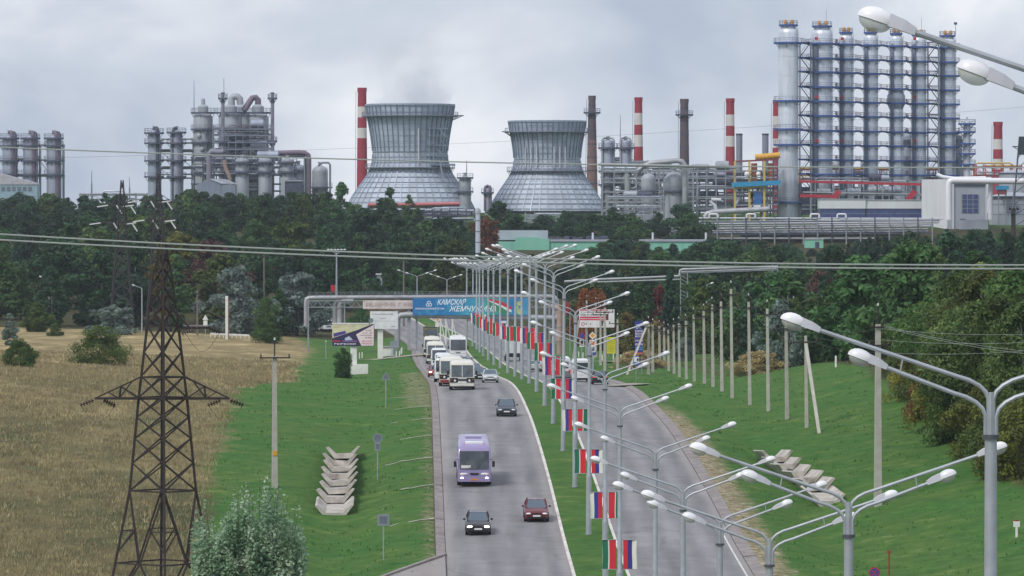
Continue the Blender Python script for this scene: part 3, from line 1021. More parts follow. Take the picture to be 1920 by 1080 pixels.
for px, top, w in ((1088, 474, 1.3), (1108, 462, 1.3), (1132, 452, 1.4), (1158, 440, 1.4), (1182, 442, 1.4), (1204, 450, 1.3), (1236, 462, 1.1), (1262, 456, 1.2), (1288, 464, 1.1), (1312, 452, 1.3), (1334, 446, 1.3)):
    spot('tree', 'leafy tree close in front of the mint green warehouse wall', ('round', random.randrange(6)), px, top, 500, w, F_DARK if px % 4 else F_MID, d=1190 + random.uniform(-20, 20), group='trees in front of the mint green warehouse')
for i, (px, py, top) in enumerate(((1190, 668, 652), (1212, 670, 654), (1418, 690, 664), (1424, 700, 668))):
    g = G(px, 690 if i < 2 else 560)
    tree('dry_shrub', 'rounded clump of straw coloured dry scrub behind the poles', ('bush', i % 2), g - Vector((0, 0, .2)), 2.6, 1.6, foliage('leaf_straw', (172, 154, 112), .03), 'straw coloured scrub', 'shrub')

# the near stand of trees on the right
RIGHT = [(1695, 590, 480, 8.6), (1735, 560, 455, 9.5), (1775, 520, 440, 10.5), (1810, 505, 425, 11), (1850, 500, 415, 11.5), (1890, 500, 405, 11.5), (1925, 495, 400, 12),
         (1690, 650, 470, 4.6), (1725, 600, 445, 6.5), (1765, 585, 425, 7.5), (1800, 570, 408, 8.5), (1840, 560, 395, 9), (1880, 550, 388, 9.5), (1918, 560, 382, 9.5),
         (1715, 665, 440, 3.8), (1745, 668, 425, 4.4), (1780, 680, 408, 4.4), (1815, 690, 394, 4.6), (1850, 710, 382, 4.8), (1885, 730, 372, 4.8), (1915, 740, 364, 5.2)]
for i, (px, top, d, H0) in enumerate(RIGHT):
    g = G(px, d)
    H = Z(top, d) - g.z
    low = i >= 14
    fm = (F_SHRUB if i % 2 else F_YEL) if low else (F_RIGHT if i % 4 else F_OLIVE)
    tree('bank_shrub' if low else 'bank_tree', 'yellowing leafy shrub at the foot of the trees on the right bank' if low else 'tall bushy green tree in the stand on the right bank',
         ('near', i % 3) if not low else ('bush', i % 2), g - Vector((0, 0, .15)), max(2.5, H), random.uniform(.9, 1.15) if not low else 0.85, fm,
         'shrubs under the right bank trees' if low else 'trees on the right bank', 'shrub' if low else 'tree')
spot('tree', 'small rust coloured bush among the right bank shrubs', ('bush', 1), 1742, 672, 740, 0.6, foliage('leaf_rust'), d=418, cat='shrub')

# the pale leaved poplar bush in front of the pylon
def near_bush():
    rng = np.random.default_rng(5)
    d = 292
    g = G(468, d)
    s = F / d
    V, Fc = [], []
    stems = []
    shoots = [(-92, 118, .9), (-78, 92, 1), (-66, 100, 1), (-50, 110, 1.1), (-30, 140, 1.1), (-12, 150, 1.1), (4, 138, 1), (22, 158, 1.1), (32, 176, .8), (44, 150, 1), (60, 132, .9), (74, 126, .8), (86, 112, .7), (92, 70, .8), (80, 60, .9), (-96, 60, .8), (-40, 80, 1.2), (0, 100, 1.2), (40, 95, 1.2), (-70, 40, 1), (66, 30, 1), (20, 40, 1.2), (-20, 30, 1.2)]
    zt = Z(1080, d)
    cs, rs = [], []
    for rep in range(5):
        for (dx, h, w) in shoots:
            top = Vector((dx / s + rng.uniform(-.35, .35), rng.uniform(-2.0, 2.0) * (1 - .25 * (rep == 0)), (zt - g.z) + (h * 1.14 + 6) / s - rep * rng.uniform(.1, .45)))
            root = Vector((dx / s * .25, top.y * .3, 0))
            stems.append((root, root.lerp(top, .5) + Vector((dx / s * .2, 0, 0)), top))
            for k in range(26):
                t = .25 + .75 * k / 25
                p = root.lerp(top, t) + Vector((dx / s * .35 * math.sin(PI * t), 0, 0))
                cs.append(p); rs.append((.34 if t < .85 else .2 - .12 * (t - .85) / .15) * w)
    v, f = leaves_on(np.array(cs), np.array(rs), 34000, 0.10, rng, .5, 1.0, .75)
    t = thing('poplar_bush', 'large bush with pale silvery green leaves in front of the lattice pylon', 'bush', g)
    ob('crown', arr_mesh('crown', v, f, F_BUSH), t)
    mb = MB()
    for a, b, c in stems[:46]:
        mb.tube([a - Vector((0, 0, .3)), b, c], [.05, .03, .01], 5)
    mb.build('stems', BARK, t, True)
near_bush()

# loose grass blades over the meadow, the banks and the median: nobody could count them
def grass():
    rng = np.random.default_rng(3)
    V, MI = [], []
    N = 0
    pts = []
    while len(pts) < 20000:
        d = 300 + 420 * rng.random() ** 1.5
        px = rng.uniform(-10, 1930)
        x = X(px, d)
        u = x - xc(d)
        a = ground_attr(x, d)
        if abs(u) < 10.6:
            continue
        if a[2] > .5 and rng.random() < .7:
            continue
        dry = a[0] > .5
        if not dry and rng.random() < .88:
            continue
        pts.append((x, d, ground(x, d), 2 if a[1] > .4 else (1 if dry else 0)))
    pts = np.array(pts)
    n = len(pts)
    nb = 4
    base = np.repeat(pts[:, :3], nb, 0)
    kind = np.repeat(pts[:, 3], nb).astype(int)
    h = np.where(kind == 0, rng.uniform(.06, .16, n * nb), rng.uniform(.12, .42, n * nb))
    w = np.where(kind == 0, .06, .05) * (base[:, 1] / 330)
    jit = rng.normal(size=(n * nb, 2)) * np.where(kind == 0, .25, .3)[:, None]
    base[:, :2] += jit
    ang = rng.uniform(0, PI, n * nb)
    dx, dy = np.cos(ang) * w, np.sin(ang) * w
    lean = rng.normal(size=(n * nb, 2)) * (h * .35)[:, None]
    v0 = base + np.stack([dx, dy, np.full(n * nb, -.06)], 1)
    v1 = base - np.stack([dx, dy, np.full(n * nb, .06)], 1)
    v2 = base + np.stack([lean[:, 0], lean[:, 1], h], 1)
    v = np.stack([v0, v1, v2], 1).reshape(-1, 3)
    ms = [foliage('blade_green', (84, 124, 58), .05), foliage('blade_dry', (150, 136, 104), .05), foliage('blade_brown', (120, 104, 78), .05)]
    o = ob('grass', arr_mesh('grass', v, np.arange(len(v)).reshape(-1, 3), ms, False, kind))
    struct(o, 'stuff')
    o['label'] = 'dry and green grass blades over meadow and banks'
    o['category'] = 'grass'
grass()
# ================================================================ STREET LAMPS, BANNERS, POLES, PYLONS
GALV = mat('galvanised', (176, 182, 188), 0.45, 0.45, var=0.1, scale=2.5, dirt=(130, 132, 136), dirt_amt=.3)
LAMPW = mat('lamp_housing', (232, 232, 236), 0.28, 0.0, var=0.04, spec=.6)
LAMPN = mat('lamp_neck', (206, 206, 214), 0.4, 0.0, var=0.05)
def glass_mat(key, rgb, rough=.15, alpha=0.45):
    m = mat(key, rgb, rough, 0, var=.05, spec=.6)
    m.node_tree.nodes['Principled BSDF'].inputs['Alpha'].default_value = alpha
    return m
BOWL = glass_mat('lamp_bowl', (206, 210, 204), .2, .55)
POLE_H = 12.0      # ground to collar

def arm_path(sgn, z0, dx, dz, x0):
    """rises from the collar, bends outward and climbs to (dx, dz)"""
    pts = [(sgn * x0, 0, 0), (sgn * x0, 0, z0)]
    bx, bz = x0 + .62, z0 + .44
    for t in (.25, .5, .75, 1):
        # quadratic bend
        p0, p1, p2 = (x0, z0), (x0 + .05, z0 + .30), (bx, bz)
        q = [(1 - t) ** 2 * p0[i] + 2 * t * (1 - t) * p1[i] + t * t * p2[i] for i in (0, 1)]
        pts.append((sgn * q[0], 0, q[1]))
    pts.append((sgn * dx, 0, dz))
    return [(x, y, z + POLE_H) for x, y, z in pts]

def lamp_post():
    t = thing('street_lamp', 'tall galvanised street lamp with four white cobra heads on the grassy median', 'street lamp', (0, 0, 0), group='street lamps along the median')
    MB().lathe([(.19, -.3), (.19, 3.9), (.185, 4.0), (.135, 4.15), (.115, POLE_H)], 14).build('pole', GALV, t, True)
    MB().lathe([(.235, .02), (.235, .1), (.2, .1), (.2, .22)], 14).build('base_plate', GALV, t, True)
    MB().lathe([(.165, POLE_H - .03), (.165, POLE_H + .05)], 14).build('collar', mat('collar_dark', (96, 100, 106), .5, .5), t, True)
    MB().tube([(0, 0, POLE_H), (0, 0, POLE_H + .85)], .06, 8).build('core', GALV, t, True)
    for sgn in (-1, 1):
        for kind, (z0, dx, dz, x0) in (('long', (.72, 3.35, 2.06, .045)), ('short', (.40, 2.08, 1.36, .10))):
            path = arm_path(sgn, z0, dx, dz, x0)
            a = MB().tube(path, .042, 8).build('arm', GALV, t, True)
            p, q = Vector(path[-2]), Vector(path[-1])
            ax = (q - p).normalized()
            up = Vector((0, 1, 0)).cross(ax) * (-1 if ax.x > 0 else 1)
            if up.z < 0:
                up = -up
            M = Matrix((ax, Vector((0, 1, 0)), up)).transposed()
            h = MB()
            c = q + ax * .42
            h.ell(c, (.25, .15, .16), M, -.15, PI / 2, 14, 5)
            hd = h.build('lamp_head', LAMPW, t, True)
            MB().ell(c - up * .02, (.22, .13, .15), M, -PI / 2, 0, 14, 5).build('bowl', BOWL, hd, True)
            nk = MB()
            sec = []
            for f, wd, hh in ((-.12, .05, .06), (.05, .085, .11), (.26, .105, .13)):
                o = q + ax * f
                sec.append([o + Vector((0, -wd, 0)) - up * .04, o + Vector((0, wd, 0)) - up * .04, o + Vector((0, wd * .85, 0)) + up * hh, o + Vector((0, -wd * .85, 0)) + up * hh])
            nk.loft(sec)
            nk.build('neck', LAMPN, hd)
        zc = lambda x, z0, dx, dz, x0: (z0 + .44) + (x - x0 - .62) / (dx - x0 - .62) * (dz - z0 - .44)
        xs = 1.72
        MB().bar((sgn * xs, 0, POLE_H + zc(xs, .40, 2.08, 1.36, .10)), (sgn * (xs - .05), 0, POLE_H + zc(xs - .05, .72, 3.35, 2.06, .045)), .07, .025).build('strut', GALV, t)
    return t
LP = lamp_post()
LAMP_D = [66.2 + 30.8 * k for k in range(0, 27)]
LAMP_AT = []
for k, d in enumerate(LAMP_D):
    o = LP if k == 0 else copy_tree(LP)
    x = xc(d)
    if k == 0: x = X(2186, d)
    elif k == 1: x = X(1858, d)
    elif k == 2: x = X(1592, d)
    elif k == 3: x = X(1443, d)
    elif k == 4: x = X(1350, d)
    elif k == 5: x = X(1282, d)
    elif k == 6: x = X(1229, d)
    elif k == 7: x = X(1162, d)
    o.location = (x, d, zr(d) + .17)
    o.rotation_euler = (random.uniform(-.006, .006), random.uniform(-.007, .007) if k > 4 else 0, random.uniform(-.06, .06))
    LAMP_AT.append((x, d, zr(d) + .17))

FG, FW, FR, FB = (mat('cloth_green', (36, 112, 84), .8, var=.1), mat('cloth_white', (222, 220, 210), .8, var=.05), mat('cloth_red', (208, 48, 62), .8, var=.08), mat('cloth_blue', (58, 62, 140), .8, var=.08))
def banner(order, widths, sgn, seed, w=.74, h=1.62):
    """cloth hung from a short bracket: vertical stripes, soft folds"""
    rng = random.Random(seed)
    mb = MB()
    nx, nz = 12, 7
    ph, amp = rng.uniform(0, 6), rng.uniform(.02, .05)
    edges = [0]
    for x in widths: edges.append(edges[-1] + x)
    for i in range(nx):
        for j in range(nz):
            q = []
            for a, b in ((i, j), (i + 1, j), (i + 1, j + 1), (i, j + 1)):
                fx, fz = a / nx, b / nz
                # fold depth grows towards the free edge
                y = amp * math.sin(fx * 7 + ph + fz * 1.5) * (fx * .8 + .2)
                q.append((sgn * (.2 + fx * w + .02 * math.sin(fz * 5 + ph) * fx), y, -h * fz - .03 * fx * math.sin(ph)))
            fm = (i + .5) / nx
            k = next(z for z in range(len(widths)) if fm <= edges[z + 1] + 1e-6)
            mb.m(k).add(q, [(0, 1, 2, 3)])
    me = mb.mesh('banner', order, True)
    return me
BM = {}
for sgn in (-1, 1):
    for s in range(2):
        BM[('t', sgn, s)] = banner([FR, FW, FG], [.48, .12, .40], sgn, s * 5 + sgn + 3)
        BM[('r', sgn, s)] = banner([FR, FB, FW], [.36, .30, .34], sgn, s * 7 + sgn + 9)
BRK = MB().bar((-1.0, 0, 0), (1.0, 0, 0), .035).mesh('banner_bracket', GALV)
lamps = [o for o in COL.objects if o.name.startswith('street_lamp') and o.parent is None]
lamps.sort(key=lambda o: o.location.y)
LEFTKIND = {7: 't', 8: 'r', 9: 't', 10: 'r', 11: 't'}
for k in range(5, 27):
    x, d, z = LAMP_AT[k]
    lk = LEFTKIND.get(k, 't' if (k * 7) % 3 else 'r')
    zz = z + 5.75
    ob('banner_bracket', BRK, lamps[k], (0, 0, 5.75)); ob('banner_bracket', BRK, lamps[k], (0, 0, 4.12))
    lamps[k]['label'] = 'tall galvanised four headed street lamp carrying two striped banners'; lamps[k]['group'] = 'banner bearing street lamps'
    for sgn in (-1, 1):
        kd = lk if sgn < 0 else ('r' if lk == 't' else 't')
        o = ob('banner', BM[(kd, sgn, k % 2)], None, (x, d, zz))
        o.rotation_euler.z = lamps[k].rotation_euler.z
        if kd == 't':
            tag(o, 'hanging green, white and red banner on a median lamp post', 'banner', 'green white red banners')
        else:
            tag(o, 'hanging white, blue and red banner on a median lamp post', 'banner', 'white blue red banners')

# ---------------------------------------------------------------- concrete utility poles
POLEC = mat('pole_concrete', (176, 174, 164), 0.85, var=.12, scale=1.5, dirt=(128, 122, 112), dirt_amt=.4)
STEELD = mat('dark_steel', (58, 52, 52), 0.7, .3, var=.2)
INSW = mat('insulator_white', (206, 208, 210), .3)
INSB = mat('insulator_brown', (66, 44, 38), .35)
def pole_parts(t, H, r, arms=((1.1, .55),), tip=.6, rot=0.0, stain=None):
    s = []
    MB().loft([[(x * r * q, y * r * q * .9, z) for x, y in ((-1, -1), (1, -1), (1, 1), (-1, 1))] for z, q in ((-.5, 1.12), (H, .74))]).build('pole', POLEC, t)
    MB().box((0, 0, H + tip / 2), (.09, .09, tip)).build('pin', STEELD, t)
    MB().lathe([(.05, 0), (.08, .05), (.05, .1), (.07, .16), (.03, .2)], 8, (0, 0, H + tip)).build('insulator', INSW, t)
    R = Matrix.Rotation(rot, 3, 'Z')
    for aw, dz in arms:
        z = H - dz
        MB().box((0, -r - .03, z), (aw * 2, .1, .1), M=None).build('crossarm', STEELD, t)
        for q in (-.92, .92):
            MB().lathe([(.04, 0), (.075, .07), (.05, .12), (.07, .18), (.03, .24)], 8, (aw * q, -r - .03, z + .05)).build('insulator', INSB, t)
def utility_pole(label, px, base, top, r=.17, group=None, lean=0.0, d=None, **kw):
    g = G(px, d) if d else hit(px, base)
    H = Z(top, g.y) - g.z
    t = thing('utility_pole', label, 'utility pole', g, (0, lean, random.uniform(-.2, .2)), group)
    pole_parts(t, H - .6, r, **kw)
    return t, g, H
ROW = [(1513, 616, 432), (1476, 592, 447), (1441, 566, 462), (1406, 554, 476), (1373, 530, 492), (1354, 554, 512), (1337, 560, 530), (1321, 573, 552), (1302, 580, 580), (1287, 592, 604), (1274, 597, 628), (1264, 600, 650), (1254, 610, 672), (1246, 606, 694), (1237, 603, 716)]
tops = []
for i, (px, top, d) in enumerate(ROW):
    t, g, H = utility_pole('bare concrete pole with a dark crossarm in the row along the right bank', px, 0, top, .15, 'concrete poles along the right bank', -.012, d)
    tops.append(g + Vector((-.012 * H, 0, H)))
    if i == 0:
        gs = hit(1568, 805)
        tp = g + Vector((0, 0, H * .86))
        MB().loft([[p + Vector((x * .14, y * .14, 0)) for x, y in ((-1, -1), (1, -1), (1, 1), (-1, 1))] for p in ((gs - g) - Vector((0, 0, .4)), tp - g)]).build('brace_strut', POLEC, t)
        t['label'] = 'concrete pole propped by a slanting strut nearest the stepped flume'
        del t['group']
BIG, gb, HB = utility_pole('tall concrete pole with rust streaks standing alone on the right bank', 1646, 948, 592, .23, None, 0, tip=1.3, arms=((.75, 1.5), (.5, .2)))
LEFTP, gl, HL = utility_pole('concrete pole with a yellow tag and crossarm on the left verge', 515, 915, 653, .19, None, 0, tip=1.2, arms=((1.15, .1),))
MB().box((0, -.2, 2.6), (.3, .06, .36)).build('tag_plate', mat('yellow_tag', (214, 160, 40)), LEFTP)
# mixed poles behind the price sign
for i, (px, base, top, d) in enumerate(((1134, 674, 568, 640), (1117, 640, 560, 760), (1100, 640, 556, 780), (1126, 668, 574, 700), (1158, 676, 590, 660), (1204, 690, 604, 690), (1216, 712, 596, 640), (1224, 716, 600, 660))):
    utility_pole('slim concrete pole among the road signs beyond the crest', px, base, top, .16, 'poles among the road signs', 0, d)
for i, (pa, pb, da, db) in enumerate((((1159, 594), (1190, 676), 655, 645), ((1212, 612), (1174, 702), 640, 640), ((1086, 600), (1072, 642), 700, 700))):
    a, b = P(*pa, da), hit(*pb) if i < 2 else P(*pb, db)
    t = MB()
    lab = ('pale slanting pole strut beside the yellow notice', 'pale slanting pole strut crossing in front of the price pylon', 'pale slanting strut left of the red and white billboard')[i]
    bb = Vector((b.x, b.y, ground(b.x, b.y) - .3))
    t.loft([[p - bb + Vector((x * .13, y * .13, 0)) for x, y in ((-1, -1), (1, -1), (1, 1), (-1, 1))] for p in (bb, a)])
    tag(t.build('pole_strut', POLEC, None, loc=bb), lab, 'strut')
for px, py, d in ((1008 + 572, 570, 660),):
    g = G(px, d)
    t = thing('transformer_pole', 'pale pole carrying a small transformer box in front of the dark trees', 'utility pole', g)
    H = Z(568, d) - g.z
    for sx in (-.7, .7):
        MB().loft([[(x * .14 + sx, y * .14, z) for x, y in ((-1, -1), (1, -1), (1, 1), (-1, 1))] for z in (-.4, H)]).build('pole', POLEC, t)
    MB().box((0, 0, H - 2.2), (1.1, .8, 1.3)).build('transformer', GALV, t)
    MB().box((0, 0, H - 3), (2.2, .9, .12)).build('platform', STEELD, t)

WIREM = mat('conductor', (168, 174, 170), .5, .3, var=.05)
WIRED = mat('conductor_dark', (84, 88, 86), .6, .2, var=.05)
def wire(label, pts, r, m, group=None, name='power_line'):
    c = sum((Vector(p) for p in pts), Vector()) / len(pts)
    o = MB().tube([Vector(p) - c for p in pts], r, 5).build(name, m, None, True, loc=c)
    return tag(o, label, 'power line', group)
def spline(pix, d, n=10):
    xs = [p[0] for p in pix]; ys = [p[1] for p in pix]
    co = np.polyfit(xs, ys, 2)
    return [P(x, np.polyval(co, x), d) for x in np.linspace(xs[0], xs[-1], n * 4)]
wire('upper of two thick pale power lines crossing over the whole valley', spline([(-900, 372), (0, 436), (300, 455), (700, 474), (1040, 485), (1240, 491), (1640, 498), (1920, 499), (2900, 478)], 104), .017, WIREM)
wire('lower of two thick pale power lines crossing over the whole valley', spline([(-900, 388), (0, 446), (300, 464), (700, 482), (1040, 493), (1240, 499), (1640, 505), (1920, 506), (2900, 486)], 103), .017, WIREM)
wire('single pale power line crossing in front of the refinery towers', spline([(-900, 232), (0, 273), (115, 278), (500, 292), (620, 298), (860, 305), (1100, 310), (1360, 313), (1900, 316), (2900, 300)], 104), .014, WIREM)
wire('hair thin wire high in front of the cooling towers', spline([(-500, 302), (640, 284), (900, 270), (1300, 242), (1450, 230), (2400, 160)], 300), .006, WIRED)
for dx, dz, nm in ((-1.0, -1.0, 'left'), (1.0, -1.0, 'right'), (0, .1, 'middle')):
    pts = []
    for a, b in zip(tops[:-1], tops[1:]):
        for q in range(5):
            f = q / 5
            p = a.lerp(b, f) + Vector((dx, 0, dz - .55 * 4 * f * (1 - f)))
            pts.append(p)
    pts.append(tops[-1] + Vector((dx, 0, dz)))
    wire('wire sagging from crossarm to crossarm along the concrete pole row', pts, .012, WIRED, 'wires of the concrete pole row')
bt = gb + Vector((0, 0, HB))
for k, (z0, y1) in enumerate(((-.9, 618), (-1.7, 630), (-2.6, 642), (-.1, 668), (-.2, 674))):
    a = bt + Vector((0, 0, z0)) if k < 3 else bt + Vector((.4, 0, z0 - .6))
    b = P(2060, y1, 350 if k < 3 else 300)
    pts = [a.lerp(b, f / 8) - Vector((0, 0, 1.6 * (f / 8) * (1 - f / 8))) for f in range(9)]
    wire('thin wire running from the lone pole into the right bank trees', pts, .011, WIREM, 'wires of the lone pole')
    if k < 3:
        c = tops[0] + Vector((.6, 0, -.3 - .4 * k))
        pts = [a.lerp(c, f / 8) - Vector((0, 0, 1.0 * (f / 8) * (1 - f / 8))) for f in range(9)]
        wire('thin wire from the lone pole to the propped pole', pts, .010, WIRED, 'wires between the lone and the propped pole')

# ---------------------------------------------------------------- lattice pylon
RUST = mat('rusted_steel', (58, 51, 51), .75, .25, var=.25, scale=1.5, dirt=(80, 68, 62), dirt_amt=.45)
def insulator_string(mb, a, b, r=.16, n=6):
    a, b = Vector(a), Vector(b)
    mb.tube([a, b], .04, 6)
    for k in range(n):
        p = a.lerp(b, (k + .5) / n); q = a.lerp(b, (k + .85) / n)
        mb.tube([p, q], [r, r * .55], 9)
def pylon():
    d = 300.0
    g = G(305, d)
    s = F / d
    zy = lambda py: Z(py, d) - g.z
    t = thing('lattice_pylon', 'rusty lattice power pylon with dark insulator strings in the dry meadow', 'pylon', g, (0, 0, 0))
    prof = [(zy(1150) if zy(1150) > -.5 else -.3, 118), (zy(1080), 94), (zy(920), 62), (zy(745), 45), (zy(610), 29), (zy(520), 18), (zy(452), 4)]
    prof[0] = (-.3, 94 + (zy(1080) + .3) * s * .18)
    zs = [a for a, _ in prof]; ws = [b / s for _, b in prof]
    wid = lambda z: float(np.interp(z, zs, ws))
    ang = math.radians(6)
    dirs = [Vector((math.cos(ang + k * PI / 2), math.sin(ang + k * PI / 2), 0)) for k in range(4)]
    pt = lambda k, z: dirs[k % 4] * wid(z) + Vector((0, 0, z))
    for k in range(4):
        mb = MB()
        for z0, z1 in zip(zs[:-1], zs[1:]):
            mb.bar(pt(k, z0), pt(k, z1), .15 if z0 < zy(700) else .10)
        mb.build('leg', RUST, t)
        MB().box(dirs[k] * wid(-.3) + Vector((0, 0, .05)), (.7, .7, .7)).build('footing', CONC, t)
    levels = [zy(y) for y in (920, 868, 822, 782, 745, 705, 660, 610, 570, 535, 500, 472)]
    for z0, z1 in zip(levels[:-1], levels[1:]):
        for k in range(4):
            mb = MB()
            mb.bar(pt(k, z0), pt(k + 1, z1), .07); mb.bar(pt(k + 1, z0), pt(k, z1), .07)
            mb.build('cross_brace', RUST, t)
    for z in [zy(1055), zy(920), zy(745), zy(707), zy(610)]:
        for k in range(4):
            MB().bar(pt(k, z), pt(k + 1, z), .09).build('girt', RUST, t)
    # K braces of the splayed foot
    zb, zm, zt = 0.1, zy(1055), zy(920)
    for k in range(4):
        mid = (pt(k, zm) + pt(k + 1, zm)) / 2
        mb = MB().bar(mid, pt(k, zt), .09).bar(mid, pt(k + 1, zt), .09).bar(mid, pt(k, zb), .09).bar(mid, pt(k + 1, zb), .09)
        q0 = pt(k, zt).lerp(mid, .55); q1 = pt(k + 1, zt).lerp(mid, .55)
        zz = q0.z
        mb.bar(q0, pt(k, zz), .06).bar(q1, pt(k + 1, zz), .06).bar(q0, pt(k, (zm + zz) / 2 - .3), .06).bar(q1, pt(k + 1, (zm + zz) / 2 - .3), .06)
        mb.build('foot_brace', RUST, t)
    # lower crossarm
    z0, z1 = zy(747), zy(706)
    for sgn, tip in ((-1, (305 - 178) / s), (1, (430 - 305) / s)):
        mb = MB()
        T = Vector((sgn * tip, 0, z0))
        for yy in (-.45, .45):
            inner = Vector((sgn * wid(z0) * .98, yy * 1.2, z0)); upper = Vector((sgn * wid(z1) * .98, yy, z1))
            mb.bar(inner, T, .13); mb.bar(upper, T, .08)
            m1 = inner.lerp(T, .45); m2 = upper.lerp(T, .45)
            mb.bar(m1, m2, .06); mb.bar(inner, m2, .06); mb.bar(m1, upper.lerp(T, .72), .05); mb.bar(upper.lerp(T, .2), m1, .05)
        mb.bar(Vector((sgn * wid(z0) * .98, -.5, z0)), Vector((sgn * wid(z0) * .98, .5, z0)), .1)
        mb.build('crossarm', RUST, t)
        for x0, x1, dz in ((tip + .05, tip + .85, -.28), (tip - .5, tip - 1.25 if sgn > 0 else tip - 1.2, -.3)):
            m2 = MB()
            insulator_string(m2, (sgn * x0, -.2, z0 - .1), (sgn * (x1), -.35, z0 - .1 + dz), .17, 5)
            m2.build('insulator_string', INSB, t)
        lp = [(sgn * (tip - 1.1 + .0 * f), -.4 - .3 * math.sin(f), z0 - .45 - 1.1 * math.sin(PI * f / 8) * (1)) for f in range(9)]
        lp = [(sgn * (tip - 1.2 + 2.0 * f / 8), -.4, z0 - .42 - .95 * math.sin(PI * f / 8)) for f in range(9)]
        MB().tube(lp, .014, 5).build('jumper', WIRED, t)
    # bar across the shaft
    MB().bar((-wid(z0), -.1, z0), (wid(z0), -.1, z0), .15).build('crossarm_tie', RUST, t)
    # upper arm on one side
    z2, z3 = zy(616), zy(575)
    T = Vector(((395 - 305) / s, 0, z2 + .05))
    mb = MB()
    for yy in (-.35, .35):
        mb.bar((wid(z2), yy, z2), T, .12); mb.bar((wid(z3) * .5, yy, z3), Vector((wid(z2) + .7, yy * .6, z2)), .08)
    mb.build('crossarm', RUST, t)
    for a, b in (((340 - 305) / s, (362 - 305) / s), ((392 - 305) / s, (414 - 305) / s)):
        m2 = MB(); insulator_string(m2, (a, -.25, z2 - .3 if a < 2 else z2), (b, -.3, z2 - .05 if a < 2 else z2 - .2), .17, 5); m2.build('insulator_string', INSB, t)
    MB().tube([((350 + 60 * f / 8 - 305) / s, -.3, z2 - .35 - 1.0 * math.sin(PI * f / 8)) for f in range(9)], .014, 5).build('jumper', WIRED, t)
    MB().bar((0, 0, zy(520)), (0, 0, zy(448)), .1).build('mast', RUST, t)
    # climbing vine on the upper shaft
    rng = np.random.default_rng(2)
    cs = np.array([[rng.normal() * .35, rng.normal() * .35, rng.uniform(zy(610), zy(480))] for _ in range(26)])
    v, f = leaves_on(cs, np.full(26, .3), 420, .09, rng)
    ob('vine', arr_mesh('vine', v, f, foliage('leaf_vine', (92, 84, 52), .03)), t)
pylon()
DARKP = mat('far_pylon_steel', (64, 60, 66), .7, .3)
def far_pylon(label, px, top, d, arms):
    g = G(px, d)
    t = thing('lattice_pylon', label, 'pylon', g)
    H = Z(top, d) - g.z
    s = F / d
    w = lambda z: float(np.interp(z, [0, H * .6, H], [2.2, .9, .25]))
    for a in (0, 1, 2, 3):
        D = Vector((math.cos(a * PI / 2 + .785), math.sin(a * PI / 2 + .785), 0))
        MB().bar(D * w(0) * 1.4 - Vector((0, 0, .4)), D * w(H * .6) * 1.4 + Vector((0, 0, H * .6)), .2).bar(D * w(H * .6) * 1.4 + Vector((0, 0, H * .6)), D * w(H) + Vector((0, 0, H)), .16).build('leg', DARKP, t)
    n = 12
    for k in range(n):
        z0, z1 = H * k / n, H * (k + 1) / n
        mb = MB()
        for a in range(4):
            D = Vector((math.cos(a * PI / 2 + .785), math.sin(a * PI / 2 + .785), 0)); E = Vector((math.cos(a * PI / 2 + 2.356), math.sin(a * PI / 2 + 2.356), 0))
            mb.bar(D * w(z0) * 1.3 + Vector((0, 0, z0)), E * w(z1) * 1.3 + Vector((0, 0, z1)), .11)
            mb.bar(E * w(z0) * 1.3 + Vector((0, 0, z0)), D * w(z1) * 1.3 + Vector((0, 0, z1)), .11)
        mb.build('cross_brace', DARKP, t)
    for py, xl, xr in arms:
        z = Z(py, d) - g.z
        MB().bar((xl / s, 0, z), (xr / s, 0, z), .22).bar((xl / s, 0, z), (0, 0, z + 1.4), .12).bar((xr / s, 0, z), (0, 0, z + 1.4), .12).build('crossarm', DARKP, t)
        for x, ddx, ddz in ((xl / s, -2.0, -.4), (xl / s * .4, 1.0, -1.6), (xr / s, -1.9, -.35), (xr / s * .7, 1.0, -1.6)):
            MB().tube([(x, -.3, z - .1), (x + ddx, -.4, z + ddz)], .13, 6).build('insulator_string', INSW, t)
far_pylon('far lattice pylon with white insulators standing in the forest below the twin columns', 297, 326, 916, [(376, -36, 22), (412, -26, 32)])
far_pylon('far lattice pylon with white insulators left of the twin columns', 229, 338, 921, [(384, -26, 22), (417, -40, 26)])
# ================================================================ VEHICLES
TYRE = mat('tyre', (30, 30, 32), .85)
RIM = mat('rim', (150, 152, 156), .4, .6)
GLASS = mat('car_glass', (84, 98, 112), .05, 0, var=.12, scale=2.2, spec=1.0)  # base lightened to bluish grey, imitating sky reflected in the windscreens
GLASS_B = mat('coach_glass', (54, 60, 68), .05, 0, var=.3, scale=1.6, spec=1.0)
GLASS_L = mat('bus_glass', (74, 86, 92), .05, 0, var=.3, scale=1.6, spec=1.0)
BLACKP = mat('black_plastic', (28, 28, 30), .6)
PLATE = mat('number_plate', (224, 224, 222), .5)
CHROME = mat('chrome', (190, 192, 196), .2, .9)
LENS = mat('headlight_lens', (226, 230, 234), .15)
LENS_ON = mat('headlight_lit', (255, 250, 235), .2, emit=6.0)
TAIL = mat('tail_light', (190, 24, 30), .25)
TAIL_ON = mat('tail_light_lit', (230, 30, 36), .25, emit=1.6)
AMBER = mat('amber_lens', (222, 130, 40), .3)
INTER = mat('seat_cloth', (96, 92, 88), .9)

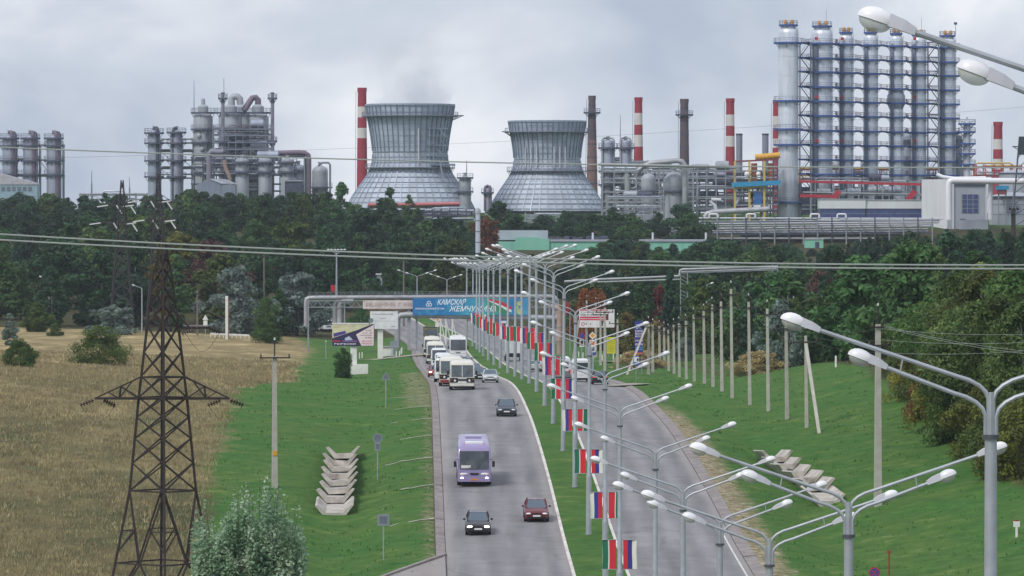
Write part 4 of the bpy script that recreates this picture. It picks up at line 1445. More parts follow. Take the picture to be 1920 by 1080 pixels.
def paint(key, rgb=(128, 128, 128)):
    return mat('paint_' + key, rgb, .2, .1, var=.03, scale=1.5, spec=.55, dirt=(120, 112, 104), dirt_amt=.18)
def wheel(t, x, y, r, w):
    o = MB().lathe([(r * .62, -w / 2), (r * .94, -w / 2), (r, -w * .3), (r, w * .3), (r * .94, w / 2), (r * .62, w / 2)], 18).build('wheel', TYRE, t, True, (x, y, r), (0, PI / 2, 0))
    MB().lathe([(r * .6, -w * .42), (r * .6, w * .42)], 14).lathe([(r * .2, -w * .5), (r * .2, w * .5)], 8).build('rim', RIM, o, True)
    return o
def place(t, px=None, py=None, d=None, away=False, u=None):
    if u is not None:
        x = xc(d) + u
        y = d
    else:
        p = hit(px, py); x, y = p.x, p.y
    # height of the road surface (cambered sheet)
    a = abs(x - xc(y))
    z = zr(y) + float(np.interp(a, [1.72, 5.6, 9.62], [-.02, 0, -.09]))
    sl = math.atan2(zr(y + 2) - zr(y - 2), 4)
    hd = -math.atan2(xc(y + 4) - xc(y - 4), 8)
    t.location = (x, y, z)
    t.rotation_euler = (-sl, 0, hd + PI) if away else (sl, 0, hd)
    return t

def car(label, pm, px, py, away=False, lit=False, L=4.25, W=1.68, H=1.42, hatch=False, u=None, d=None, tails=False):
    t = thing('car', label, 'car')
    w = W / 2
    def sec(y, zb, zs, zt, wb, wm, wt):
        return [(-wb, y, zb), (-wm, y, zb + .16), (-wm, y, zs), (-wt, y, zt - .03), (-wt * .6, y, zt), (wt * .6, y, zt), (wt, y, zt - .03), (wm, y, zs), (wm, y, zb + .16), (wb, y, zb)]
    f, r = -L / 2, L / 2
    tr = .96 if not hatch else 1.0
    S = [sec(f, .30, .52, .60, w * .78, w * .84, w * .70), sec(f + .10, .22, .58, .70, w * .86, w * .93, w * .80), sec(f + .38, .19, .66, .78, w * .9, w * .98, w * .85),
         sec(f + .95, .18, .74, .88, w * .92, w, w * .88), sec(f + 1.25, .18, .78, .93, w * .92, w, w * .89), sec(0, .18, .82, .95, w * .92, w, w * .9),
         sec(r - 1.0, .18, .84, .96, w * .92, w, w * .89), sec(r - .5, .2, .84, tr, w * .9, w * .98, w * .86), sec(r - .1, .26, .8, tr - .04, w * .86, w * .93, w * .8), sec(r, .34, .74, tr - .12, w * .78, w * .86, w * .72)]
    body = MB().loft(S).build('body', pm, t, True)
    # roof and pillars
    yf, yr = f + 1.20, (r - .62 if not hatch else r - .22)
    tf, trr = f + 1.92, (r - 1.22 if not hatch else r - .62)
    wt, wb, zb, zt = w * .70, w * .87, .93, H
    roof = MB().loft([[(-wt, tf, zt - .07), (-wt * .9, tf, zt - .02), (wt * .9, tf, zt - .02), (wt, tf, zt - .07)], [(-wt, (tf + trr) / 2, zt - .05), (-wt * .86, (tf + trr) / 2, zt), (wt * .86, (tf + trr) / 2, zt), (wt, (tf + trr) / 2, zt - .05)],
                      [(-wt, trr, zt - .08), (-wt * .9, trr, zt - .03), (wt * .9, trr, zt - .03), (wt, trr, zt - .08)]]).build('roof', pm, t, True)
    pil = MB()
    for s in (-1, 1):
        pil.bar((s * wb, yf, zb), (s * wt, tf, zt - .06), .075); pil.bar((s * wb, yr, zb), (s * wt, trr, zt - .07), .12)
        ym = (tf + trr) / 2
        pil.bar((s * wb * 1.0, ym + .1, zb), (s * wt, ym, zt - .07), .08)
    pil.build('pillars', pm, t)
    e = .012
    MB().add([(-wb, yf - e, zb - .02), (wb, yf - e, zb - .02), (wt * .98, tf - e, zt - .05), (-wt * .98, tf - e, zt - .05), (0, yf - .09, zb - .02), (0, tf - .05, zt - .03)], [(0, 4, 5, 3), (4, 1, 2, 5)]).build('windscreen', GLASS, t, True)
    MB().add([(-wb, yr + e, zb - .02), (wb, yr + e, zb - .02), (wt * .98, trr + e, zt - .06), (-wt * .98, trr + e, zt - .06)], [(1, 0, 3, 2)]).build('rear_window', GLASS, t)
    for s in (-1, 1):
        MB().add([(s * (wb - .01), yf, zb - .02), (s * (wb - .01), yr, zb - .02), (s * (wt - .01), trr, zt - .07), (s * (wt - .01), tf, zt - .07)], [(0, 1, 2, 3) if s > 0 else (3, 2, 1, 0)]).build('side_window', GLASS, t)
        MB().ell((s * (w + .09), yf + .28, .98), (.10, .06, .075), None, n=8, k=4).build('mirror', pm if not hatch else BLACKP, t, True)
        for y in (f + .78, r - .85):
            wheel(t, s * (w - .10), y, .30, .19)
            MB().ring(.0, .355, -.02, .02, 16).build('wheel_arch', BLACKP, t, False, (s * (w - .005), y, .31), (0, PI / 2, 0))
        MB().ell((s * w * .66, f + .075, .60), (.20, .10, .075), None, n=10, k=5).build('headlight', LENS_ON if lit else LENS, t, True)
        MB().ell((s * w * .70, r - .05, .80), (.17, .07, .09), None, n=10, k=5).build('tail_light', TAIL_ON if tails else TAIL, t, True)
    MB().box((0, f + .03, .60), (w * .72, .08, .09)).build('grille', BLACKP, t)
    MB().box((0, f - .0, .34), (w * 1.5, .09, .12)).build('air_intake', BLACKP, t)
    MB().box((0, f - .03, .46), (.52, .04, .115)).build('number_plate', PLATE, t)
    MB().box((0, r + .015, .62), (.52, .04, .115)).build('number_plate', PLATE, t)
    MB().box((0, r - .0, .36), (w * 1.5, .1, .12)).build('bumper', BLACKP, t)
    MB().box((0, 0, .30), (w * 1.5, L * .72, .22)).build('underbody', BLACKP, t)
    return place(t, px, py, d, away, u)

def rsec(y, w, z0, z1, rt, rb=.12, n=4):
    """rounded cross-section"""
    pts = []
    for cx, cz, r, a0 in ((w - rt, z1 - rt, rt, 0), (-w + rt, z1 - rt, rt, PI / 2), (-w + rb, z0 + rb, rb, PI), (w - rb, z0 + rb, rb, 1.5 * PI)):
        for k in range(n + 1):
            a = a0 + PI / 2 * k / n
            pts.append((cx + r * math.cos(a), y, cz + r * math.sin(a)))
    return pts

def bus(label, px, py, body, roofm=None, L=9.0, W=2.48, H=3.0, lower=None, belt=None, style='coach', lit=False, away=False, u=None, d=None, z0=.36, glass=None, bumper=None, cat='bus', placard=None, name='bus', bars=True):
    glass = glass or GLASS_B
    t = thing(name, label, cat)
    w, f, r = W / 2, -L / 2, L / 2
    rt = .32 if style == 'coach' else .42
    zw = 1.28 if style != 'van' else 1.1
    slope = .38 if style == 'coach' else (.16 if style == 'paz' else .75)
    secs = [rsec(f + .06, w * .93, z0 + .06, zw, .05), rsec(f, w * .96, z0, zw, .05)]
    MB().loft([rsec(f + .03, w * .95, z0 + .03, zw, .04, .06), rsec(f + .16, w * .99, z0, zw + .0, .03, .08), rsec(f + .5, w, z0, zw, .02, .08), rsec(r - .3, w, z0, zw, .02, .08), rsec(r, w * .97, z0 + .05, zw, .02, .08)]).build('lower_body', lower or body, t, True)
    up = [rsec(f + .06, w * .95, zw - .01, zw + .02, .005, .005), rsec(f + .16 + slope * .15, w * .985, zw - .01, zw + (H - zw) * .28, .02, .01),
          rsec(f + .1 + slope * .8, w * .975, zw - .01, H - .34, .2, .01), rsec(f + .22 + slope, w * .955, zw - .01, H - .14, rt * .9, .01), rsec(f + .55 + slope, w * .96, zw - .01, H - .02, rt, .01), rsec((f + r) / 2, w * .965, zw - .01, H, rt, .01), rsec(r - .35, w * .96, zw - .01, H - .02, rt, .01), rsec(r - .05, w * .94, zw - .01, H - .2, rt, .01)]
    MB().loft(up).build('upper_body', roofm or body, t, True)
    if belt:
        for s in (-1, 1):
            MB().box((s * (w + .004), (f + r) / 2, zw - .22), (.02, L * .93, .26)).build('belt_stripe', belt, t)
    # windscreen: follows the raked front
    def front(z, x):
        k = (z - zw) / (H - .34 - zw)
        y = f + .06 + (.10 + slope * .15) * min(1, k / .4) + max(0, (k - .4) / .6) * (slope * .65 - .06)
        return y - .025 - .05 * (1 - (x / w) ** 2)
    ztop = H - (.50 if style != 'van' else .30)
    ws = MB()
    vs, fs = [], []
    nx, nz = 8, 5
    for j in range(nz + 1):
        z = zw + .03 + (ztop - zw) * j / nz
        for i in range(nx + 1):
            x = -w * .87 + 2 * w * .87 * i / nx
            vs.append((x, front(z, x), z))
    for j in range(nz):
        for i in range(nx):
            a = j * (nx + 1) + i
            fs.append((a, a + 1, a + nx + 2, a + nx + 1))
    wsn = ws.add(vs, fs).build('windscreen', glass, t, True)
    if style == 'paz' and bars:
        MB().bar((0, front(zw + .05, 0) - .01, zw + .02), (0, front(ztop, 0) - .01, ztop), .06).build('windscreen_bar', roofm or body, t)
    if style != 'van':
        for s, tx in ((-.25, -.6), (.18, .55)):
            MB().bar((s, front(zw + .1, 0) - .03, zw + .06), (s + tx * .9, front(zw + .6, .5) - .03, zw + .55), .025).build('wiper', BLACKP, wsn)
    if placard:
        MB().box((-.62, front(zw + .2, .5) - .015, zw + .22), (.7, .02, .2), M=None).build('route_board', placard, wsn)
    # side windows
    n = 3 if style == 'van' else max(4, int(L / 1.35))
    ya = f + .75 + slope
    for s in (-1, 1):
        for k in range(n):
            y0 = ya + (r - .5 - ya) * k / n; y1 = ya + (r - .5 - ya) * (k + 1) / n - .09
            MB().box((s * (w * .968), (y0 + y1) / 2, (zw + .12 + H - .62) / 2), (.03, y1 - y0, H - .62 - zw - .12)).build('side_window', glass, t)
        # mirrors on arms
        my = f + .1
        MB().bar((s * w * .95, my + .1, zw + .75), (s * (w + .16), my - .12, zw + .7), .035).build('mirror_arm', BLACKP, t)
        MB().box((s * (w + .17), my - .12, zw + .42), (.2 if style != 'van' else .15, .1, .42 if style != 'van' else .26)).build('mirror', BLACKP, t)
        rw = .46 if style == 'coach' else (.42 if style == 'paz' else .34)
        for y in (f + L * .2, r - L * .26):
            wheel(t, s * (w - .17), y, rw, .27)
            MB().ring(0, rw + .07, -.02, .02, 18).build('wheel_arch', BLACKP, t, False, (s * (w - .0), y, rw), (0, PI / 2, 0))
        if style == 'paz':
            MB().box((s * w * .66, f - .0, .98), (.78, .07, .46)).build('headlight_panel', BLACKP, t)
            MB().lathe([(.12, 0), (.1, .05)], 12).build('headlight', LENS_ON if lit else LENS, t, True, (s * w * .58, f - .035, .94), (PI / 2, 0, 0))
            MB().lathe([(.05, 0), (.045, .03)], 10).build('indicator', AMBER, t, True, (s * w * .84, f - .035, 1.02), (PI / 2, 0, 0))
        elif style == 'coach':
            MB().ell((s * w * .62, f + .06, .96), (.34, .10, .10), None, n=12, k=5).build('headlight', LENS, t, True)
            MB().ell((s * w * .86, f + .10, .96), (.12, .10, .09), None, n=10, k=5).build('indicator', AMBER, t, True)
            MB().lathe([(.11, 0), (.09, .05)], 12).build('fog_light', LENS_ON if lit else LENS, t, True, (s * w * .74, f + .03, .62), (PI / 2, 0, 0))
        else:
            MB().ell((s * w * .70, f + .06, .86), (.17, .1, .13), None, n=10, k=5).build('headlight', LENS_ON if lit else LENS, t, True)
        MB().box((s * w * .82, r + .0, 1.05), (.16, .06, .34)).build('tail_light', TAIL, t)
    if style == 'paz':
        MB().box((0, f - .01, 1.02), (w * .82, .06, .16)).build('grille', mat('grille_dark', (44, 40, 60), .5), t)
        MB().box((0, f - .0, .76), (w * .9, .05, .18)).build('badge_plate', PLATE, t)
    elif style == 'coach':
        MB().box((0, f + .005, .97), (w * .5, .06, .12)).build('grille', BLACKP, t)
    else:
        MB().box((0, f + .0, .84), (w * .85, .07, .2)).build('grille', BLACKP, t)
    MB().box((0, f + .01, z0 + .16), (W * .93, .14, .24)).build('bumper', bumper or lower or body, t)
    MB().box((0, f - .07, z0 + .2), (.54, .03, .12)).build('number_plate', PLATE if not placard else mat('plate_yellow', (206, 140, 50)), t)
    MB().box((0, r + .01, .8), (.54, .04, .12)).build('number_plate', PLATE, t)
    MB().box((0, 0, z0 - .02), (W * .7, L * .86, .3)).build('underbody', BLACKP, t)
    # rear window
    MB().box((0, r - .03, (zw + H) / 2 - .1), (W * .72, .05, (H - zw) * .5)).build('rear_window', glass, t)
    if style == 'coach':
        MB().box((0, f + 1.9, H + .02), (1.3, 1.1, .12)).build('roof_hatch', PLATE, t)
        MB().box((0, r - 3.2, H + .03), (1.2, 1.6, .16)).build('roof_unit', roofm or body, t)
        for s in (-1, 1):
            MB().box((s * .75, f + .9, H - .06), (.12, .2, .1)).build('marker_lamp', AMBER, t)
    elif style == 'paz':
        MB().box((0, 0, H + .03), (.8, .8, .12)).build('roof_hatch', roofm or body, t)
    return place(t, px, py, d, away, u)

# oncoming traffic
car('dark sedan with lit headlights in the left lane ahead of the purple bus', paint('charcoal', (52, 48, 54)), 896, 997, lit=True)
car('dark red sedan driving near the white median kerb', paint('maroon', (104, 34, 46)), 1005, 973)
bus('purple coach with lit fog lamps driving alone down the avenue', 888, 900, paint('purple', (158, 146, 188)), L=10.2, H=3.1, lit=True, placard=PLATE, lower=paint('purple'))
car('dark grey hatchback between the purple coach and the queue', paint('graphite', (60, 66, 76)), 949.5, 779, L=4.1, W=1.72, H=1.47)
CREAM = paint('cream', (226, 224, 214))
bus('white boxy bus with split windscreen at the head of the queue', 866, 729, CREAM, L=7.2, H=2.95, style='paz', glass=GLASS_L)
car('silver sedan beside the boxy bus at the head of the queue', paint('silver', (188, 196, 194)), 919, 717)
car('black sedan right behind the boxy bus and the silver sedan', paint('black', (40, 38, 46)), 900, 714, u=None)
car('dark grey sedan queuing third along the median kerb', paint('slate', (92, 100, 112)), 889, 703)
GREEN = paint('busgreen', (44, 104, 88))
bus('white bus with a green flank and red bumper half hidden behind the boxy bus', 852, 719, CREAM, L=8.5, H=3.05, style='paz', belt=GREEN, bumper=paint('busred', (150, 44, 48)), d=530, u=-8.05, glass=GLASS_L)
WHITE = paint('white', (228, 230, 232))
bus('white minibus third from the head of the queue', 0, 0, WHITE, L=6, H=2.6, W=2.1, style='van', d=556, u=-8.55, cat='van', name='van')
bus('white minibus with a high roof further back in the left queue', 0, 0, WHITE, L=6, H=2.8, W=2.1, style='van', d=592, u=-8.0, cat='van', name='van')
bus('white minibus with a red roof band deep in the left queue', 0, 0, WHITE, L=6, H=2.6, W=2.1, style='van', belt=paint('busred'), roofm=None, d=628, u=-7.7, cat='van', name='van')
car('red car with bright headlights edging out on the verge side of the queue', paint('red', (150, 40, 44)), 0, 0, lit=True, d=606, u=-9.0)
car('dark blue sedan along the median kerb behind the slate sedan', paint('navy', (72, 80, 104)), 0, 0, d=640, u=-4.4)
car('grey sedan in front of the tall white coach', paint('slate'), 0, 0, d=684, u=-4.9, L=4.4)
bus('tall white coach with a dark windscreen far back in the queue', 0, 0, WHITE, L=11, H=3.3, d=735, u=-3.9, lower=WHITE)
bus('white rounded city bus at the back of the left queue', 0, 0, CREAM, L=8.4, H=3.0, style='paz', d=706, u=-7.5, glass=GLASS_L)
bus('second white rounded bus following the city bus', 0, 0, CREAM, L=8.4, H=3.0, style='paz', d=752, u=-7.4, glass=GLASS_L, bars=False)
car('dark sedan glimpsed between the two lanes of the queue', paint('black'), 0, 0, d=690, u=-6.6, L=4.2)
bus('white minibus tucked in before the rounded city bus', 0, 0, WHITE, L=6, H=2.7, W=2.1, style='van', d=664, u=-7.6, cat='van', name='van')
car('pale grey sedan close behind the dark blue one along the kerb', paint('palegrey', (150, 154, 160)), 0, 0, d=662, u=-4.3)
car('dark hatchback squeezed between the minibuses and the kerb lane', paint('graphite'), 0, 0, d=584, u=-4.7, hatch=True)
# traffic driving away
car('black hatchback with lit red tail lamps driving away on the right carriageway', paint('black'), 1124, 720, away=True, hatch=True, tails=True)
bus('white delivery van with a high box back on the right carriageway', 1088, 715, WHITE, L=5.6, W=2.0, H=2.5, style='van', away=True, cat='van', name='van')
bus('grey minibus beside the white delivery van', 1062, 712, paint('vangrey', (120, 122, 132)), roofm=WHITE, L=6, W=2.0, H=2.7, style='van', away=True, d=560, u=4.3, cat='van', name='van')
car('silver estate car driving away behind the banners', paint('silver'), 0, 0, away=True, d=640, u=4.0)

def truck(label, body, cargo, d, u, away, cab, px=None):
    t = thing('truck', label, 'truck')
    w = 1.2
    MB().loft([rsec(-3.4, w * .95, .7, 2.2, .1), rsec(-3.2, w, .6, 2.55, .15), rsec(-1.7, w, .6, 2.6, .15)]).build('cab', cab, t, True)
    MB().box((0, -3.38, 1.95), (1.9, .06, .7)).build('windscreen', GLASS, t)
    for s in (-1, 1):
        MB().box((s * (w + .0), -2.5, 1.95), (.05, .9, .6)).build('side_window', GLASS, t)
        MB().box((s * .85, -3.42, 1.0), (.3, .06, .25)).build('headlight', LENS, t)
        MB().box((s * .9, 3.42, .95), (.3, .06, .2)).build('tail_light', TAIL, t)
        for y in (-2.4, 1.2, 2.3):
            wheel(t, s * (w - .15), y, .48, .3)
    MB().box((0, .9, 1.0), (2.0, 5.0, .25)).build('chassis', BLACKP, t)
    MB().loft([rsec(-1.5, w * 1.02, 1.15, 2.9 if cargo else 1.9, .12), rsec(3.4, w * 1.02, 1.15, 2.9 if cargo else 1.9, .12)]).build('cargo_body', body, t, True)
    MB().box((0, -3.45, .62), (2.3, .2, .3)).build('bumper', BLACKP, t)
    MB().box((0, 3.42, .8), (2.1, .1, .18)).build('rear_bumper', BLACKP, t)
    return place(t, None, None, d, away, u)
truck('white flatbed truck driving away between the banner poles', WHITE, True, 720, 3.7, True, WHITE)
CAMO = mat('camouflage', (96, 98, 78), .8, var=.5, scale=1.1, dirt=(50, 54, 42), dirt_amt=.8)
truck('camouflaged army truck under the pipe bridge', CAMO, True, 868, -6.0, False, CAMO)
# van standing off the road by the left end of the pipe bridge
v = bus('white van parked on the grass by the left end of the pipe bridge', 612, 619, WHITE, L=5.4, W=2.0, H=2.2, style='van', cat='van', name='van')
p = hit(612, 620.5); v.location = p; v.rotation_euler = (0, 0, .2)
# ================================================================ PIPE BRIDGE, BILLBOARDS, SIGNS
PIPEG = mat('pipe_lagging', (168, 170, 176), .5, .35, var=.15, scale=.8, dirt=(128, 112, 104), dirt_amt=.4)
PIPEP = mat('pipe_pink', (176, 148, 138), .7, .1, var=.2, scale=.8, dirt=(120, 96, 88), dirt_amt=.5)
STEELG = mat('grey_steel', (146, 152, 160), .6, .3, var=.12, scale=1)
def text_mesh(body, size, m, name='lettering', italic=0.0, extrude=0.0):
    cu = bpy.data.curves.new('lettering', 'FONT')
    cu.body = body; cu.size = size; cu.shear = italic
    cu.align_x = 'CENTER'; cu.align_y = 'CENTER'
    cu.extrude = extrude
    cu.offset = size * .012
    o = bpy.data.objects.new('tmp_text', cu)
    COL.objects.link(o)
    bpy.context.view_layer.update()
    me = bpy.data.meshes.new_from_object(o.evaluated_get(bpy.context.evaluated_depsgraph_get()))
    bpy.data.objects.remove(o); bpy.data.curves.remove(cu)
    me.materials.clear(); me.materials.append(m)
    return me
def put_text(body, size, m, parent, x, y, z, italic=0.0, name='lettering', width=None):
    me = text_mesh(body, size, m, name, italic)
    o = ob(name, me, parent, (x, y, z), (PI / 2, 0, 0))
    if width and len(me.vertices):
        xs = [v.co.x for v in me.vertices]
        o.scale.x = width / max(1e-6, max(xs) - min(xs))
    return o
def scribble(parent, x0, x1, z, h, y, m, seed=0, name='lettering'):
    """a line of lettering too small to read: uneven glyph-sized strokes"""
    rng = random.Random(seed)
    mb = MB()
    x = x0
    while x < x1 - h * .5:
        w = h * rng.uniform(.45, .75)
        k = rng.random()
        if k < .14:
            x += h * .55
            continue
        st = h * .2
        mb.add([(x, y, z - h / 2), (x + st, y, z - h / 2), (x + st, y, z + h / 2), (x, y, z + h / 2)], [(0, 1, 2, 3)])
        if k < .75:
            mb.add([(x + w - st, y, z - h / 2), (x + w, y, z - h / 2), (x + w, y, z + h / 2), (x + w - st, y, z + h / 2)], [(0, 1, 2, 3)])
        zz = z + rng.choice((-.4, 0, .4)) * h
        mb.add([(x, y - .001, zz - st / 2), (x + w, y - .001, zz - st / 2), (x + w, y - .001, zz + st / 2), (x, y - .001, zz + st / 2)], [(0, 1, 2, 3)])
        x += w + h * .2
    if mb.v:
        mb.build(name, m, parent)

BD = 812.0
def bridge():
    org = G(760, BD)
    L = lambda px, py, dy=0.0: P(px, py, BD + dy) - org
    gz = lambda px, dy=0.0: ground(X(px, BD + dy), BD + dy) - org.z
    t = thing('pipe_bridge', 'long grey pipe bridge carried over the avenue on slim posts', 'pipe bridge', org)
    s = F / BD
    MB().tube([L(574, 612), L(574, 566), L(575, 561), L(580, 558.5), L(600, 558), L(1030, 556), L(1040, 557), L(1044, 562), L(1044, 640)], .36, 10).build('main_pipe', PIPEG, t, True)
    MB().tube([L(600, 560, 1.6), L(1040, 558, 1.6)], .4, 10).build('back_pipe', PIPEG, t, True)
    MB().tube([L(745, 652, -1), L(745, 602, -1), L(746, 595, -1), L(752, 591, -1), L(762, 590, -1), L(1050, 597, -1)], .48, 12).build('lower_pipe', PIPEG, t, True)
    MB().tube([L(690, 580, .6), L(775, 582, .6)], .42, 10).build('pink_pipe', PIPEP, t, True)
    for k, px in enumerate((629, 637)):
        dy = 1 - k
        MB().tube([L(px, 640, dy), L(px, 575, dy), L(px + 1, 569, dy), L(px + 5, 566, dy), L(px + 26, 565.5, dy)], .45, 12).build('riser_pipe', PIPEG, t, True)
    # truss below the main pipe
    for dy in (-.5, 2.2):
        MB().bar(L(578, 576, dy), L(1045, 576, dy), .14).build('bottom_chord', STEELG, t)
        MB().bar(L(578, 564, dy), L(1045, 563, dy), .14).build('top_chord', STEELG, t)
        n = 26
        for k in range(n):
            a, b = 578 + 467 * k / n, 578 + 467 * (k + 1) / n
            m = (a + b) / 2
            MB().bar(L(a, 564, dy), L(m, 576, dy), .09).bar(L(m, 576, dy), L(b, 564, dy), .09).build('truss_web', STEELG, t)
    # walkway rail
    for y in (548, 551.5):
        MB().bar(L(578, y, -.3), L(1045, y - 2, -.3), .05).build('handrail', STEELG, t)
    for k in range(36):
        px = 580 + 465 * k / 35
        MB().bar(L(px, 557, -.3), L(px, 547.5, -.3), .06).build('rail_post', STEELG, t)
    for px, w in ((578, .24), (646, .2), (767, .5), (781, .3), (1030, .26)):
        for dy in (-.4, 2.2):
            if px == 767 and dy > 0: continue
            a = L(px, 563, dy); b = Vector((a.x, a.y, gz(px, dy) - .4))
            MB().bar(b, a, w).build('post', STEELG if px != 767 else PIPEG, t)
    # ladder at the left of the banner
    for px in (742, 748):
        MB().bar(L(px, 648, -.9), L(px, 546, -.9), .08).build('ladder_rail', STEELG, t)
    for k in range(24):
        MB().bar(L(742, 550 + 4 * k, -.9), L(748, 550 + 4 * k, -.9), .05).build('ladder_rung', STEELG, t)
    # old painted board on the truss
    bt = tag(MB().box((0, 0, 0), (95 / s, .08, 16 / s)).build('slogan_board', mat('faded_pink', (208, 196, 196), .8, var=.15), None, loc=P(728, 571, BD - 1.0)), 'faded pink slogan board on the pipe bridge left of the blue banner', 'board')
    scribble(bt, -45 / s, 47 / s, 0, 7 / s, -.06, mat('faded_brown', (176, 152, 152)), 4, 'faded_lettering')
    # blue banner
    W, H = 216 / s, 32 / s
    BLUE = banner_material(W, H)
    b = tag(MB().box((0, 0, 0), (W, .06, H)).build('street_banner', BLUE, None, loc=P(882, 575, BD - 1.7)), 'long blue advertising banner with white lettering stretched on the pipe bridge', 'banner')
    wm = mat('letter_white', (240, 244, 248), .6, var=.02)
    fx = lambda px: (px - 882) / s
    fz = lambda py: (575 - py) / s
    put_text('КАМСКАЯ', 14 / s, wm, b, fx(846), -.04, fz(567), .3, width=54 / s)
    put_text('ЖЕМЧУЖИНА', 14 / s, wm, b, fx(886), -.04, fz(579.5), .3, width=88 / s)
    put_text('НИЖНЕКАМСКНЕФТЕХИМ', 4.5 / s, wm, b, fx(806), -.04, fz(579), 0, width=54 / s)
    # emblem: three-lobed drop outline
    em = MB()
    for a in (90, 210, 330):
        c = Vector((math.cos(math.radians(a)) * 2.6 / s, 0, math.sin(math.radians(a)) * 2.6 / s))
        em.ring(2.2 / s, 3.3 / s, -.004, .004, 18, c.xzy)
    eo = em.build('emblem', wm, b, False, (fx(804.5), -.045, fz(570)), (PI / 2, 0, 0))
    # swoosh of the painted flag and pale blossoms
    def swoosh(pts0, pts1, m, dy, nm):
        n = len(pts0)
        vs = [(fx(x), dy, fz(y)) for x, y in pts0] + [(fx(x), dy, fz(y)) for x, y in pts1]
        MB().add(vs, [(i, i + n, i + n + 1, i + 1) for i in range(n - 1)]).build(nm, m, b)
    swoosh([(912, 560.5), (925, 561), (940, 565), (952, 571), (960, 577)], [(912, 561.5), (925, 566), (940, 572), (952, 578), (959, 581)], mat('print_red', (196, 54, 74)), -.036, 'printed_ribbon')
    swoosh([(912, 561.5), (925, 566), (940, 572), (952, 578), (959, 581)], [(912, 562), (925, 569), (940, 576), (952, 583), (959, 586)], mat('print_white', (226, 228, 232)), -.036, 'printed_ribbon')
    swoosh([(912, 562), (925, 569), (940, 576), (952, 583), (957, 586)], [(912, 570), (922, 578), (934, 584), (944, 589), (950, 590)], mat('print_green', (64, 140, 104)), -.036, 'printed_ribbon')
    for px, py, r in ((973, 569, 4.2), (969, 576, 3.2), (974, 584, 5.5)):
        MB().lathe([(r / s, -.002), (r / s, .002)], 14).build('printed_blossom', mat('print_lime', (178, 196, 120)), b, False, (fx(px), -.038, fz(py)), (PI / 2, 0, 0))
    # right-hand end: big pinkish pipe and red disc
    g = G(1049, 770)
    tt = thing('pipe_riser', 'thick pinkish lagged pipe rising beside the right end of the pipe bridge', 'pipe', g)
    zt = Z(580, 770) - g.z
    MB().tube([(0, 0, -.3), (0, 0, zt - .5), (-.1, 0, zt), (-.5, 0, zt + .3), (-1.3, 0, zt + .4)], .42, 12).build('pipe', PIPEP, tt, True)
    for z in (zt * .3, zt * .6): MB().ring(.42, .47, z, z + .12, 14).build('band', STEELG, tt)
    g = G(1063, 760)
    zt = Z(578, 760) - g.z
    tt = thing('round_sign', 'dark red round advertising disc on a pole at the right end of the pipe bridge', 'sign', g)
    MB().lathe([(.55, -.06), (.75, 0), (.55, .06)], 20).build('disc', mat('sign_darkred', (140, 40, 52), .5), tt, True, (0, 0, zt), (PI / 2, 0, 0)).scale = (.72, 1.3, 1)
    MB().box((.45, .1, zt / 2 - .2), (.14, .14, zt + .6)).build('pole', STEELG, tt)
def banner_material(W, H):
    m = bpy.data.materials.new('banner_print')
    m.use_nodes = True
    n, l = m.node_tree.nodes, m.node_tree.links
    tc = n.new('ShaderNodeTexCoord'); sp = n.new('ShaderNodeSeparateXYZ')
    l.new(tc.outputs['Object'], sp.inputs[0])
    mr = n.new('ShaderNodeMapRange'); mr.inputs['From Min'].default_value = -W / 2; mr.inputs['From Max'].default_value = W / 2
    l.new(sp.outputs['X'], mr.inputs['Value'])
    r = n.new('ShaderNodeValToRGB')
    r.color_ramp.elements[0].color = (*lin((34, 108, 172)), 1); r.color_ramp.elements[1].color = (*lin((70, 150, 196)), 1)
    for p, c in ((.3, (28, 120, 178)), (.55, (60, 156, 186)), (.72, (66, 160, 150)), (.86, (48, 120, 176))):
        r.color_ramp.elements.new(p).color = (*lin(c), 1)
    l.new(mr.outputs['Result'], r.inputs['Fac'])
    nz = n.new('ShaderNodeTexNoise'); nz.inputs['Scale'].default_value = .7
    l.new(tc.outputs['Object'], nz.inputs['Vector'])
    mx = n.new('ShaderNodeMixRGB'); mx.inputs['Color2'].default_value = (*lin((96, 190, 204)), 1)
    m2 = n.new('ShaderNodeMapRange'); m2.inputs['From Min'].default_value = .5; m2.inputs['From Max'].default_value = .75; m2.inputs['To Max'].default_value = .5
    l.new(nz.outputs['Fac'], m2.inputs['Value']); l.new(m2.outputs['Result'], mx.inputs['Fac']); l.new(r.outputs['Color'], mx.inputs['Color1'])
    l.new(mx.outputs['Color'], n['Principled BSDF'].inputs['Base Color'])
    n['Principled BSDF'].inputs['Roughness'].default_value = .6
    return m
bridge()

